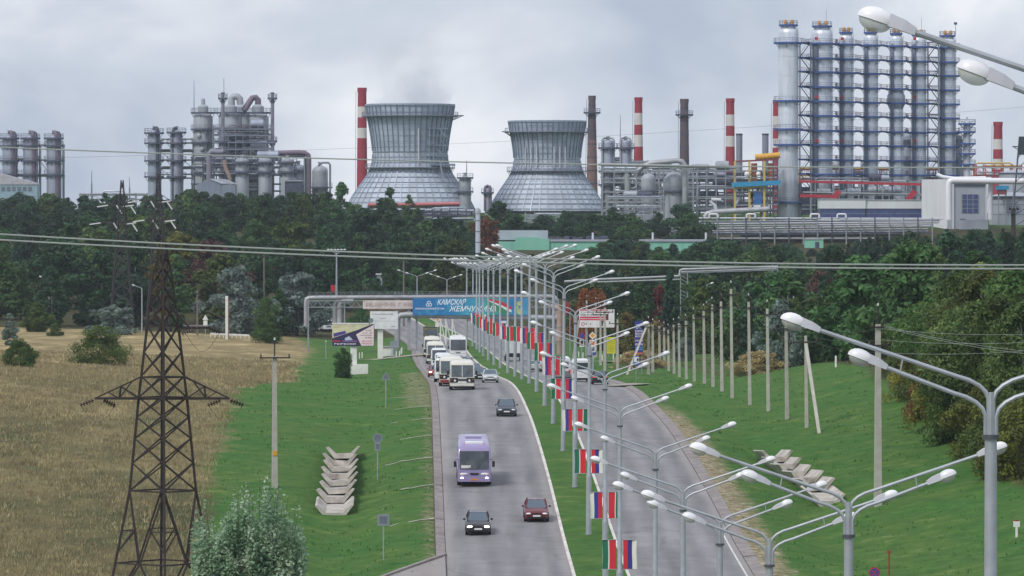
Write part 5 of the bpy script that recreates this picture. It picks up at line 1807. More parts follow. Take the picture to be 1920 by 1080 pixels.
# second trestle with pipes, beyond on the right
def trestle():
    d = 860.0
    org = G(1370, d)
    t = thing('pipe_trestle', 'high trestle carrying thin pipes above the trees right of the lamps', 'pipe trestle', org)
    L = lambda px, py, dy=0.0: P(px, py, d + dy) - org
    MB().tube([L(1058, 528), L(1120, 524), L(1200, 521), L(1268, 518), L(1274, 517), L(1275, 507), L(1280, 505), L(1458, 500)], .2, 8).build('pipe', PIPEG, t, True)
    MB().tube([L(1120, 529, 1), L(1275, 524, 1)], .14, 8).build('pipe', PIPEG, t, True)
    MB().tube([L(1276, 510, 1), L(1456, 504, 1)], .15, 8).build('pipe', PIPEG, t, True)
    for dy in (0, 2):
        MB().bar(L(1276, 512, dy), L(1460, 506, dy), .12).build('chord', STEELG, t)
        for px in (1448, 1458):
            a = L(px, 496, dy); MB().bar(Vector((a.x, a.y, ground(X(px, d + dy), d + dy) - org.z - .3)), a, .16).build('post', STEELG, t)
        for px in (1276, 1289):
            a = L(px, 508, dy); MB().bar(Vector((a.x, a.y, ground(X(px, d + dy), d + dy) - org.z - .3)), a, .16).build('post', STEELG, t)
    for k in range(8):
        y = 510 + 7 * k
        MB().bar(L(1448, y), L(1458, y + 7), .09).build('brace', STEELG, t)
        MB().bar(L(1276, y + 6), L(1289, y + 13), .09).build('brace', STEELG, t)
    for k in range(16):
        px = 1276 + 182 * k / 15
        y = 512 - 6 * k / 15
        MB().bar(L(px, y), L(px, y - 6), .07).build('rail_post', STEELG, t)
trestle()

# ---------------------------------------------------------------- billboards
def pic(t, s, cx, cz, y):
    """helper placing flat print by photograph pixels on a board"""
    def poly(pts, m, lift, name):
        MB().add([((x - cx) / s, y - lift, (cz - z) / s) for x, z in pts], [tuple(range(len(pts)))]).build(name, m, t)
    return poly
def billboards():
    g = hit(663, 703)
    d = g.y; s = F / d
    t = thing('billboard', 'dark and yellow billboard with a white arrow panel on a white pillar', 'billboard', g)
    z = lambda py: Z(py, d) - g.z
    xx = lambda px: X(px, d) - g.x
    MB().box((xx(663), 0, z(690) / 2 + z(648) / 2), (12 / s, .6, z(640) - z(700))).build('pillar', WHITEWASH, t)
    MB().box((xx(674), .1, z(703) / 2 + z(686) / 2 - .1), (32 / s, 1.6, z(686) - z(703) + .6)).build('plinth', WHITEWASH, t)
    W, H = 79 / s, 41 / s
    b = MB().box((0, 0, 0), (W, .35, H)).build('panel', mat('print_dark', (52, 44, 84), .5), t, False, (xx(662.5), -.35, z(628)), (0, 0, -.1))
    q = pic(b, s, 662.5, 628, -.18)
    q([(623, 608), (697, 608), (672, 618), (623, 634)], mat('print_cream', (206, 202, 168)), .003, 'printed_panel')
    q([(668, 627), (701.5, 608.5), (701.5, 648), (678, 648)], mat('print_rose', (226, 208, 212)), .005, 'printed_arrow')
    q([(625, 625), (648, 620), (649, 625), (626, 632)], mat('print_violet', (74, 60, 142)), .006, 'printed_photo')
    q([(647, 634), (655, 630), (662, 637), (647, 638)], mat('print_paleblue', (186, 196, 214)), .006, 'printed_photo')
    q([(624, 638), (638, 638), (638, 641), (624, 641)], mat('print_redblot', (170, 50, 80)), .006, 'printed_band')
    q([(642, 638), (670, 638), (670, 641), (642, 641)], mat('print_mauve', (120, 90, 150)), .006, 'printed_band')
    put_text('ВЫВЕСКИ', 3.6 / s, mat('letter_white'), b, (647 - 662.5) / s, -.187, (628 - 645) / s, 0, width=40 / s)
    dk = mat('print_text', (96, 76, 96)); rd = mat('print_text_red', (190, 70, 90))
    for k, (a, e, y, m) in enumerate(((686, 699, 619.5, dk), (680, 699, 624, dk), (676, 699, 628.5, dk), (685, 699, 633, dk), (679, 700, 639.5, rd), (679, 700, 644, rd))):
        scribble(b, (a - 662.5) / s, (e - 662.5) / s, (628 - y) / s, 2.2 / s, -.187, m, k)
    for k, (a, e, y) in enumerate(((626, 640, 614), (626, 668, 611))):
        scribble(b, (a - 662.5) / s, (e - 662.5) / s, (628 - y) / s, 1.2 / s, -.187, mat('print_text_ochre', (150, 132, 84)), 20 + k)
    # header strip on top
    MB().box((-5 / s, -.05, H / 2 + 1.1 / s), (70 / s, .12, 2.2 / s)).build('header_strip', PLATE, b)

    d = 760.0; s = F / d
    g = G(713, d)
    t = thing('billboard', 'plain white billboard with faint text on a broad white pillar', 'billboard', g)
    z = lambda py: Z(py, d) - g.z
    MB().box((0, .2, z(614) / 2 - .2), (10 / s, .6, z(610) + .6)).build('pillar', WHITEWASH, t)
    b = MB().box((0, 0, 0), (52 / s, .3, 33 / s)).build('panel', mat('print_offwhite', (222, 224, 228), .6), t, False, (7 / s, -.3, z(600)), (0, 0, .06))
    for k, (a, e, y, h) in enumerate(((-22, 18, 11, 1.6), (-6, 4, 3, 1.4), (-18, 20, -2, .8), (14, 22, -12, 1.6))):
        scribble(b, a / s, e / s, y / s, h / s, -.16, mat('print_text'), 40 + k)
    MB().lathe([(4.5 / s, -.003), (4.5 / s, .003)], 16).build('printed_spot', mat('print_slate', (120, 132, 142)), b, False, (-24 / s, -.156, -1 / s), (PI / 2, 0, 0))
    g2 = G(740, 756)
    # low white structure with stairs beside the billboard
    d3 = 765.0; s3 = F / d3
    g3 = G(730, d3)
    t3 = thing('valve_chamber', 'low pale concrete valve chamber between the white billboard and the road', 'kiosk', g3)
    MB().box((0, 0, .6), (24 / s3, 1.6, 1.6)).build('wall', WHITEWASH, t3)
    MB().box((.9, -.9, .9), (8 / s3, .2, .9)).build('hatch', mat('hatch_grey', (136, 150, 152)), t3)
    MB().box((0, 0, 1.45), (25.5 / s3, 1.9, .14)).build('lid', CONC, t3)

    # red and white billboard on the right
    d = 705.0; s = F / d
    g = G(1118, d)
    t = thing('billboard', 'red and white billboard among poles on the right verge', 'billboard', g)
    z = lambda py: Z(py, d) - g.z
    for x in (-1.3, 1.3):
        MB().box((x, .2, z(600) / 2 - .2), (.22, .22, z(600) + .4)).build('post', STEELG, t)
    b = MB().box((0, 0, 0), (66 / s, .25, 34 / s)).build('panel', mat('print_white2', (228, 224, 226), .5), t, False, (1 / s, 0, z(597)))
    q = pic(b, s, 1119, 597, -.125)
    PK = mat('print_crimson', (206, 64, 92))
    q([(1087, 580.5), (1140, 580.5), (1140, 582.5), (1087, 582.5)], PK, .004, 'printed_band')
    q([(1087, 593.5), (1140, 593.5), (1140, 597), (1087, 597)], PK, .004, 'printed_band')
    q([(1087, 598), (1140, 598), (1140, 600.5), (1087, 600.5)], PK, .004, 'printed_band')
    q([(1126, 601), (1132, 601), (1130, 612), (1124, 612)], mat('print_dark'), .004, 'printed_figure')
    q([(1134, 590), (1141, 590), (1141, 600), (1134, 600)], mat('print_maroon', (110, 44, 60)), .006, 'printed_figure')
    MB().ring(2.2 / s, 3.4 / s, -.003, .003, 18).build('emblem', PK, b, False, ((1093 - 1119) / s, -.132, (597 - 607.5) / s), (PI / 2, 0, 0))
    tx = mat('print_black', (50, 46, 56))
    scribble(b, (1089 - 1119) / s, (1144 - 1119) / s, (597 - 585.5) / s, 3.0 / s, -.132, tx, 61)
    scribble(b, (1089 - 1119) / s, (1142 - 1119) / s, (597 - 590.5) / s, 3.0 / s, -.132, tx, 62)
    scribble(b, (1098 - 1119) / s, (1110 - 1119) / s, (597 - 607.5) / s, 3.6 / s, -.132, tx, 63)

    # yellow notice
    g = hit(1146, 668); d = g.y; s = F / d
    t = thing('notice_board', 'tall yellow notice board on short legs on the right bank', 'sign', g)
    z = lambda py: Z(py, d) - g.z
    for x in (-.4, .4): MB().box((x, .05, z(640) / 2), (.1, .1, z(640) + .3)).build('leg', STEELG, t)
    b = MB().box((0, 0, (z(632) + z(663)) / 2), (17 / s, .1, 31 / s)).build('panel', mat('sign_yellow', (206, 200, 52), .5), t)
    for k in range(7):
        scribble(b, -7.5 / s, 7.5 / s, z(636 + 3.7 * k), 1.4 / s, -.055, mat('print_olive', (120, 116, 40)), 70 + k)

    # fuel price pylon
    d = 640.0; s = F / d
    g = G(1198, d)
    t = thing('price_pylon', 'tall blue fuel price pylon with white rows on the right verge', 'sign', g)
    z = lambda py: Z(py, d) - g.z
    b = MB().box((0, 0, (z(602) + z(664)) / 2), (15.5 / s, .3, 62 / s)).build('board', mat('sign_blue', (52, 58, 140), .5), t)
    for x in (-.35, .35): MB().box((x, .1, z(660) / 2 - .2), (.12, .12, z(660) + .4)).build('leg', STEELG, t)
    q = pic(b, s, 1198, 0, -.15)
    z0 = z(0)
    def row(py0, py1, m, nm, x0=-7, x1=7):
        MB().add([(x0 / s, -.156, z(py1)), (x1 / s, -.156, z(py1)), (x1 / s, -.156, z(py0)), (x0 / s, -.156, z(py0))], [(0, 1, 2, 3)]).build(nm, m, b)
    put_text('АГЗС', 4.4 / s, mat('letter_white'), b, 0, -.16, z(615.5), .1, width=11 / s)
    scribble(b, -5 / s, 5 / s, z(609.5), 3 / s, -.16, mat('letter_white'), 81)
    for k, py in enumerate((619, 624, 629, 637, 644)):
        row(py, py + 3.2, mat('print_lilac', (206, 196, 214)), 'price_row')
        scribble(b, -5.5 / s, 6 / s, z(py + 1.6), 2.0 / s, -.165, mat('print_black'), 82 + k)
    for k, py in enumerate((650, 654)):
        row(py, py + 2.4, mat('print_sky', (90, 140, 190)), 'price_row')
    row(661, 664, mat('print_orange', (214, 110, 50)), 'logo_strip')

    # road sign with picture panel
    g = hit(1193, 716); d = g.y; s = F / d
    t = thing('road_sign', 'blue and white picture road sign on a thin post before the price pylon', 'road sign', g)
    z = lambda py: Z(py, d) - g.z
    MB().box((0, .06, z(672) / 2 - .15), (.07, .07, z(672) + .3)).build('post', STEELG, t)
    b = MB().box((0, 0, (z(668) + z(684.5)) / 2), (11.5 / s, .05, 16.5 / s)).build('panel', mat('sign_trafficblue', (48, 96, 176), .5), t)
    MB().box((0, -.03, (z(669) + z(679)) / 2), (9.5 / s, .02, 10 / s)).build('white_field', PLATE, b)
    MB().box((.15, -.045, (z(672) + z(677)) / 2), (3 / s, .02, 5 / s)).build('symbol', mat('print_black'), b)
billboards()

def post_sign(name, label, px, base, top, panels, group=None, d=None, back=False):
    g = G(px, d) if d else hit(px, base)
    d = g.y; s = F / d
    t = thing(name, label, 'road sign', g)
    H = Z(top, d) - g.z
    MB().lathe([(.045, -.4), (.045, H)], 8).build('post', GALV, t, True)
    for shape, dz, r, m, m2 in panels:
        z = H - dz
        y = -.07
        if shape == 'disc':
            o = MB().lathe([(r, -.015), (r, .015)], 24).build('panel', m, t, False, (0, y, z), (PI / 2, 0, 0))
            if m2: MB().lathe([(r * .8, -.002), (r * .8, .002)], 24).build('inner_disc', m2, o, False, (0, 0, .019))
        elif shape == 'tri':
            o = MB().prism([(-r, -r * .58), (r, -r * .58), (0, r * 1.15)], -.015, .015).build('panel', m, t, False, (0, y, z))
            if m2: MB().prism([(-r * .7, -r * .4), (r * .7, -r * .4), (0, r * .78)], -.003, .003).build('inner_field', m2, o, False, (0, -.019, 0))
        elif shape == 'diamond':
            o = MB().prism([(-r, 0), (0, -r), (r, 0), (0, r)], -.015, .015).build('panel', m, t, False, (0, y, z))
            if m2: MB().prism([(-r * .62, 0), (0, -r * .62), (r * .62, 0), (0, r * .62)], -.003, .003).build('inner_field', m2, o, False, (0, -.019, 0))
        else:
            o = MB().box((0, 0, 0), (2 * r[0], .03, 2 * r[1])).build('panel', m, t, False, (0, y, z))
            if m2: MB().box((0, -.02, 0), (1.3 * r[0], .02, 1.3 * r[1])).build('inner_field', m2, o)
    return t
SBACK = mat('sign_back', (150, 158, 170), .45, .5)
SRING = mat('sign_backframe', (120, 128, 140), .45, .5)
SRED, SBLUE, SYEL = mat('sign_red', (190, 44, 50)), mat('sign_blue2', (56, 70, 150)), mat('sign_amber', (226, 160, 50))
post_sign('road_sign', 'grey back of a square road sign on a slim post on the left verge', 719, 1050, 965, [('sq', .34, (.39, .37), SBACK, SRING)])
post_sign('road_sign', 'grey back of a round road sign with a small plate beneath', 708, 898, 814, [('disc', .30, .37, SBACK, SRING), ('sq', .95, (.22, .3), SBACK, SRING)])
post_sign('road_sign', 'grey back of a triangular road sign on the left verge', 723.5, 763, 698, [('tri', .45, .42, SBACK, SRING)])
t = post_sign('road_sign', 'round blue no stopping sign with a red cross on the near right verge', 1640, 1150, 1064, [('disc', .33, .35, SRED, SBLUE)], d=318)
pn = [c for c in t.children if c.name.startswith('panel')][0]
for a in (.785, -.785):
    MB().bar((-.24 * math.cos(a), -.24 * math.sin(a), .0235), (.24 * math.cos(a), .24 * math.sin(a), .0235), .05, .004).build('cross_stroke', SRED, pn)
post_sign('road_sign', 'round no stopping sign over a small white plate beside the delivery van', 1091, 672, 624, [('disc', .35, .38, SRED, SBLUE), ('sq', 1.2, (.26, .45), PLATE, mat('print_black'))], d=600)
post_sign('road_sign', 'yellow diamond priority sign above two white plates', 1111, 672, 623, [('diamond', .4, .46, PLATE, SYEL), ('sq', 1.25, (.36, .36), PLATE, mat('print_orange')), ('sq', 2.0, (.36, .36), PLATE, SRING)], d=605)
post_sign('road_sign', 'round blue arrow sign low on the right verge', 1112.5, 676, 655, [('disc', .35, .38, SBLUE, SBLUE)], d=612)
post_sign('road_sign', 'yellow diamond priority sign under the pipe bridge', 820, 640, 595, [('diamond', .4, .45, PLATE, SYEL), ('sq', 1.2, (.35, .35), PLATE, None)], d=835)
post_sign('road_sign', 'small white road sign on the far road behind the pylon', 385, 612, 592, [('tri', .4, .5, PLATE, None), ('sq', 1.2, (.35, .4), PLATE, None)], d=868)
post_sign('road_sign', 'blue direction sign seen behind the banners', 943, 640, 598, [('sq', .9, (.9, .9), mat('sign_trafficblue'), PLATE)], d=845)
post_sign('road_sign', 'slim pale sign on the left verge below the white billboard', 735, 672, 640, [('sq', .5, (.3, .5), SBACK, None)])
post_sign('road_sign', 'slim pale sign right of the one below the white billboard', 741, 662, 638, [('sq', .5, (.28, .5), SBACK, None)])
post_sign('marker_pole', 'thin white pole standing in the grass left of the arrow billboard', 611, 673, 638, [('sq', .15, (.07, .1), PLATE, None)])

# white road pillar, masts and lamps beyond the meadow
g = G(425, 880)
t = thing('concrete_pillar', 'tall white concrete pillar with a red edge beyond the meadow', 'pillar', g)
H = Z(555, 880) - g.z
MB().box((0, 0, H / 2 - .2), (.46, .5, H + .4)).build('pillar', WHITEWASH, t)
MB().box((.30, .05, H / 2 - .2), (.14, .4, H * .96)).build('red_edge', mat('brick_edge', (150, 92, 84)), t)
MB().bar((-.9, 0, H - 1.0), (-.2, 0, H - .9), .06).bar((.3, 0, H - .9), (1.8, 0, H - .75), .06).build('bracket', STEELG, t)
d = 890
mb = MB()
pts = [G(px, d) for px in range(395, 475, 8)]
gr = thing('guard_rail', 'low white guard rail along the far road beyond the meadow', 'guard rail', pts[0])
for p in pts:
    MB().box(p - pts[0] + Vector((0, 0, .3)), (.12, .12, .9)).build('post', WHITEWASH, gr)
for a, b in zip(pts[:-1], pts[1:]):
    mb.bar(a - pts[0] + Vector((0, -.1, .62)), b - pts[0] + Vector((0, -.1, .62)), .05, .3)
mb.build('rail', WHITEWASH, gr)
ribbon('far_road', [(330, 613), (400, 612.5), (470, 613), (560, 616), (610, 619)], 5, MAT_ASPHALT, .12)

def flood_mast():
    d = 935.0
    g = G(631, d)
    t = thing('floodlight_mast', 'tall mast with a cluster of white floodlights behind the pipe bridge', 'mast', g)
    H = Z(468, d) - g.z
    MB().lathe([(.26, -.4), (.12, H)], 10).build('mast', GALV, t, True)
    for k in range(6):
        x = -1.5 + 3.0 * k / 5
        MB().bar((0, 0, H - .9), (x * .9, 0, H - .05), .06).build('arm', GALV, t)
        MB().ell((x, -.2, H), (.27, .22, .13), None, n=10, k=4).build('floodlight', LAMPW, t, True)
    g2 = G(628.5, 930)
    tt = thing('flag', 'small red flag on a thin pole beside the floodlight mast', 'flag', g2)
    H2 = Z(534, 930) - g2.z
    MB().lathe([(.05, -.3), (.04, H2)], 6).build('pole', STEELG, tt)
    n = 6
    vs = []
    for i in range(n + 1):
        x = -.75 * i / n
        y = .07 * math.sin(i * 1.3)
        vs += [(x, y, H2 - .05), (x, y, H2 - 1.3 + .1 * i / n)]
    MB().add(vs, [(2 * i, 2 * i + 1, 2 * i + 3, 2 * i + 2) for i in range(n)]).build('cloth', mat('flag_red', (190, 48, 54), .8), tt, True)
flood_mast()
def simple_lamp(label, px, top, d, xl, xr, heads, group=None):
    g = G(px, d)
    s = F / d
    t = thing('street_lamp', label, 'street lamp', g, group=group)
    H = Z(top, d) - g.z
    MB().lathe([(.13, -.3), (.09, H)], 10).build('pole', GALV, t, True)
    for sgn, x in ((-1, xl), (1, xr)):
        if not x: continue
        tip = Vector((sgn * x / s, 0, H + x / s * .33))
        MB().tube([(0, 0, H - .2), (sgn * .25, 0, H + .08), tip], .05, 6).build('arm', GALV, t, True)
        for k in range(heads):
            p = Vector((0, 0, H)).lerp(tip, 1 - .45 * k)
            MB().ell(p, (.32, .16, .12), Matrix.Rotation(-sgn * .3, 3, 'Y'), n=10, k=4).build('lamp_head', LAMPW, t, True)
simple_lamp('double arm street lamp on the far road left of the blue banner', 782, 518, 905, 34, 34, 2)
simple_lamp('double arm street lamp on the far road just left of the median lamps', 838, 524, 930, 30, 26, 2)
simple_lamp('single arm street lamp at the forest edge left of the pylon', 266, 540, 905, 16, 0, 1)
simple_lamp('single arm street lamp at the forest edge far left', 92, 524, 930, 16, 0, 1)
simple_lamp('single arm street lamp among the trees right of the trestle', 1488, 545, 720, 0, 12, 1)
simple_lamp('single arm street lamp among the trees left of the trestle tower', 1325, 534, 800, 0, 10, 1)
for px, py, d in ((370, 545, 900), (495, 475, 1000), (757, 482, 960)):
    g = G(px, d)
    H = Z(py, d) - g.z
    t = thing('utility_pole', {370: 'dull wooden pole at the forest edge right of the pylon', 495: 'dull wooden pole on the wooded slope above the willows', 757: 'dull wooden pole rising behind the pipe bridge'}[px], 'utility pole', g)
    MB().lathe([(.2, -.3), (.13, H)], 8).build('pole', mat('weathered_wood', (118, 110, 104), .9), t, True)
    MB().box((0, -.15, H - .5), (1.6, .1, .12)).build('crossarm', STEELD, t)
# white gate frames under the bridge beside the far carriageway
for px in (826, 836, 848):
    g = G(px, 858)
    H = Z(598, 858) - g.z
    t = thing('sign_frame', 'white tubular sign frame leg under the pipe bridge', 'frame', g, group='white sign frames under the pipe bridge')
    MB().bar((0, 0, -.3), (0, 0, H), .2).build('post', WHITEWASH, t)
    MB().bar((0, 0, H), (.9, 0, 0), .14).build('brace', WHITEWASH, t)
# ================================================================ THE REFINERY
ALU = mat('clad_aluminium', (214, 220, 230), .4, .35, var=.18, scale=.5, dirt=(104, 110, 126), dirt_amt=.6, streak=True)
ALU2 = mat('clad_dull', (164, 172, 188), .55, .3, var=.18, scale=.35, dirt=(96, 100, 114), dirt_amt=.5, streak=True)
TANKG = mat('tank_grey', (168, 174, 182), .6, .15, var=.14, scale=.4, dirt=(96, 96, 106), dirt_amt=.6, streak=True)
PLATF = mat('platform_blue', (62, 92, 156), .6, .1, var=.15)
PLATG = mat('platform_grey', (92, 98, 118), .6, .2, var=.15)
RAIL = mat('rail_grey', (128, 134, 150), .6, .3)
REDP = mat('steel_red', (176, 52, 66), .6, .1)
YELP = mat('steel_yellow', (206, 178, 92), .6, .1)
CYANP = mat('steel_cyan', (52, 146, 190), .5, .1)
DSTEEL = mat('steel_dark', (78, 82, 100), .65, .3, var=.25)
BROWNP = mat('pipe_brown', (118, 104, 120), .6, .2, var=.15)
RUSTP = mat('pipe_rust', (156, 134, 128), .8, .1, var=.2)

def railing(mb, r, z, n=18, c=(0, 0), h=1.1):
    pr = None
    for k in range(n):
        a, b = 2 * PI * k / n, 2 * PI * (k + 1) / n
        p = Vector((c[0] + r * math.cos(a), c[1] + r * math.sin(a), z)); q = Vector((c[0] + r * math.cos(b), c[1] + r * math.sin(b), z))
        mb.bar(p, p + Vector((0, 0, h)), .09)
        mb.bar(p + Vector((0, 0, h)), q + Vector((0, 0, h)), .08)
        mb.bar(p + Vector((0, 0, h * .5)), q + Vector((0, 0, h * .5)), .06)

def platform(t, r0, r1, z, m, rail=RAIL, th=.5, n=20):
    o = MB().ring(r0, r1, z - th, z, n).build('platform', m, t)
    mb = MB(); railing(mb, r1 - .1, z, 14)
    mb.build('railing', rail, o)
    br = MB()
    for k in range(6):
        a = 2 * PI * k / 6 + .3
        d = Vector((math.cos(a), math.sin(a), 0))
        br.bar(d * r0 + Vector((0, 0, z - 1.6)), d * (r1 - .15) + Vector((0, 0, z - .3)), .12)
    br.build('bracket', m, o)
    return o

def vessel(label, px, top, d, w, plats=(), base=None, m=ALU, pm=PLATG, dome=.5, cat='column', name='column', pipe=None, group=None, neck=0, pw=1.35, ladder=True, top_gear=True):
    g = G(px, d)
    s = F / d
    t = thing(name, label, cat, g, group=group)
    z = lambda py: Z(py, d) - g.z
    R = w / 2 / s
    zt = z(top)
    z1 = zt - R * dome * 1.4
    prof = [(R, -.5), (R, z1)]
    for k in range(1, 7):
        a = PI / 2 * k / 6
        prof.append((max(.05, R * math.cos(a)), z1 + R * dome * 1.4 * math.sin(a)))
    MB().lathe(prof, 28).build('shell', m, t, True)
    # weld and cladding bands
    zz = 3.0
    while zz < z1 - 1:
        MB().ring(R * .985, R * 1.012, zz, zz + .16, 28).build('band', m, t)
        zz += 5.5
    for py in plats:
        platform(t, R * .99, R * pw + .5, z(py), pm)
    if pipe:
        for sx, m2, r in pipe:
            MB().tube([(sx * R, -R * .75, 1), (sx * R, -R * .75, zt - .3), (sx * R * .8, -R * .6, zt + .35), (sx * R * .3, -R * .2, zt + .5), (0, 0, zt)], r, 8).build('riser_pipe', m2, t, True)
    if ladder:
        lb = MB()
        x = R * .72; y = -R * .78 - .35
        lb.bar((x, y, 1), (x, y, zt - .5), .1).bar((x + .5, y, 1), (x + .5, y, zt - .5), .1)
        k = 1.5
        while k < zt - .6:
            lb.bar((x, y, k), (x + .5, y, k), .07); k += 1.4
        lb.build('ladder', RAIL, t)
    if top_gear:
        MB().lathe([(R * .22, 0), (R * .22, .9), (R * .32, .95), (R * .32, 1.1)], 12, (0, 0, zt - .1)).build('nozzle', m, t, True)
    return t

# ---------------------------------------------------------------- tall column battery on the right
LV = [79, 107, 133, 161, 188, 215, 243, 270, 298, 325]
TALL = [(1478, 46, 38, 'tallest silver column standing clear to the ground at the left of the battery'),
        (1541, 48, 40, 'wide silver column with a dark left strip, second of the battery'),
        (1586, 60, 27, 'slim silver column, third of the battery'),
        (1632, 60, 27, 'slim silver column, fourth of the battery'),
        (1680, 62, 25, 'slim silver column with a swollen middle, fifth of the battery'),
        (1722, 64, 28, 'silver column, sixth of the battery'),
        (1776, 66, 32, 'silver column at the right end of the battery')]
def battery():
    for i, (px, top, w, lab) in enumerate(TALL):
        d = 1480 + 42 * i / 6
        s = F / d
        rat = 1480 / d
        lv = [420 - (420 - y) * rat for y in LV]
        pl = [79, 188, 241, 270, 378] if i == 0 else lv
        t = vessel(lab, px, top + 2, d, w, pl, m=ALU, pm=PLATF, dome=.55, pw=1.3, pipe=None)
        g = t.location
        z = lambda py: Z(py, d) - g.z
        R = w / 2 / s
        # tapered crown with its own deck, and orange relief valves
        MB().lathe([(R * .72, z(top + 8)), (R * .66, z(top))], 20).build('crown', ALU, t, True)
        platform(t, R * .6, R * .95, z(top), PLATF)
        for x in (-.3, .35):
            MB().ell((x * R, -R * .3, z(top) + .7), (.55, .5, .8), None, n=8, k=4).build('relief_valve', mat('valve_orange', (206, 150, 84), .6), t, True)
        if i in (1, 3, 5):
            MB().bar((R * .4, 0, z(top)), (R * .4, 0, z(top - 30)), .09).build('lightning_rod', RAIL, t)
        if i == 6:
            MB().bar((R * .95, 0, z(top)), (R * .95, 0, z(top - 22)), .12).box((R * .95, 0, z(top - 22)), (.9, .5, .7)).build('beacon_mast', DSTEEL, t)
        if i:
            # added dark shell at front left, imitates shade on the column's left third
            MB().lathe([(R * .3, -.5), (R * .3, z(86)), (R * .1, z(82))], 14, (-R * .62, -R * .78, 0)).build('shade_shell', mat('clad_shaded', (112, 122, 142), .6, .3, var=.15), t, True)
        if i == 4:
            MB().lathe([(R, z(205)), (R * 1.35, z(195)), (R * 1.35, z(180)), (R, z(170))], 24).build('swollen_section', ALU2, t, True)
            MB().lathe([(R * 1.1, 0), (R * 1.1, z(256)), (R, z(250))], 24).build('lower_jacket', ALU, t, True)
        # walkways to the next column
        if i < 6:
            px2, w2 = TALL[i + 1][0], TALL[i + 1][2]
            d2 = 1480 + 42 * (i + 1) / 6
            for y0 in (LV if i else LV):
                ya, yb = 420 - (420 - y0) * rat, 420 - (420 - y0) * 1480 / d2
                a = Vector((R * 1.35 + .3, -.6, z(ya) - .15))
                if i == 0 and y0 not in (79, 188, 243, 270): a = Vector((R + .2, -.6, z(ya) - .15))
                b = P(px2, yb, d2) - g
                b.x -= w2 / 2 / (F / d2) * 1.35 + .3; b.z -= .15
                wk = MB().bar(a, b, 1.1, .45).build('walkway', PLATF, t)
                r = MB()
                for f in range(5):
                    p = a.lerp(b, f / 4) + Vector((0, -.5, 0)); r.bar(p, p + Vector((0, 0, 1.2)), .08)
                r.bar(a + Vector((0, -.5, 1.2)), b + Vector((0, -.5, 1.2)), .08).bar(a + Vector((0, -.5, .7)), b + Vector((0, -.5, .7)), .06)
                r.build('railing', mat('rail_red', (150, 96, 104), .6), wk)
        if i in (1, 2, 5):
            for y0 in (79, 188, 270):
                MB().box((-R * .6, -R * 1.3, z(y0) + .9), (.9, .4, .8)).build('fire_box', REDP, t)
        if i not in (0,):
            pass
    # zigzag stairs in two bays
    for nm, pa, pb, d, lab in (('a', 1500, 1520, 1484, 'zigzag steel stair between the first two columns of the battery'), ('b', 1740, 1760, 1516, 'zigzag steel stair beside the last column of the battery')):
        g = G((pa + pb) / 2, d)
        t = thing('stair_tower', lab, 'stairs', g)
        z = lambda py: Z(py, d) - g.z
        xa, xb = X(pa, d) - g.x, X(pb, d) - g.x
        for x in (xa, xb):
            MB().bar((x, 0, -.3), (x, 0, z(79)), .25).bar((x, 2, -.3), (x, 2, z(79)), .25).build('post', STEELG, t)
        lv = LV + [352, 378]
        for k in range(len(lv) - 1):
            p, q = (xa, xb) if k % 2 else (xb, xa)
            MB().bar((p, .5, z(lv[k])), (q, .5, z(lv[k + 1])), .9, .22).bar((p, 0, z(lv[k]) + 1.1), (q, 0, z(lv[k + 1]) + 1.1), .08).build('flight', DSTEEL, t)
            MB().box(((xa + xb) / 2, 1.2, z(lv[k])), (abs(xb - xa) + .6, 2.2, .2)).build('landing', PLATF, t)
    # smaller column at the right
    vessel('short slim column with decks just right of the tall battery', 1813, 226, 1520, 14, [231, 246, 268, 287, 307], m=ALU, pm=PLATF, dome=.3, pw=1.9)
    vessel('grey column half hidden behind the right end of the battery', 1700, 250, 1535, 30, [262, 300], m=ALU2, pm=PLATG, dome=.3)
    vessel('grey column hidden behind the last column of the battery', 1795, 252, 1530, 18, [262, 300], m=ALU2, pm=PLATG, dome=.3)
battery()

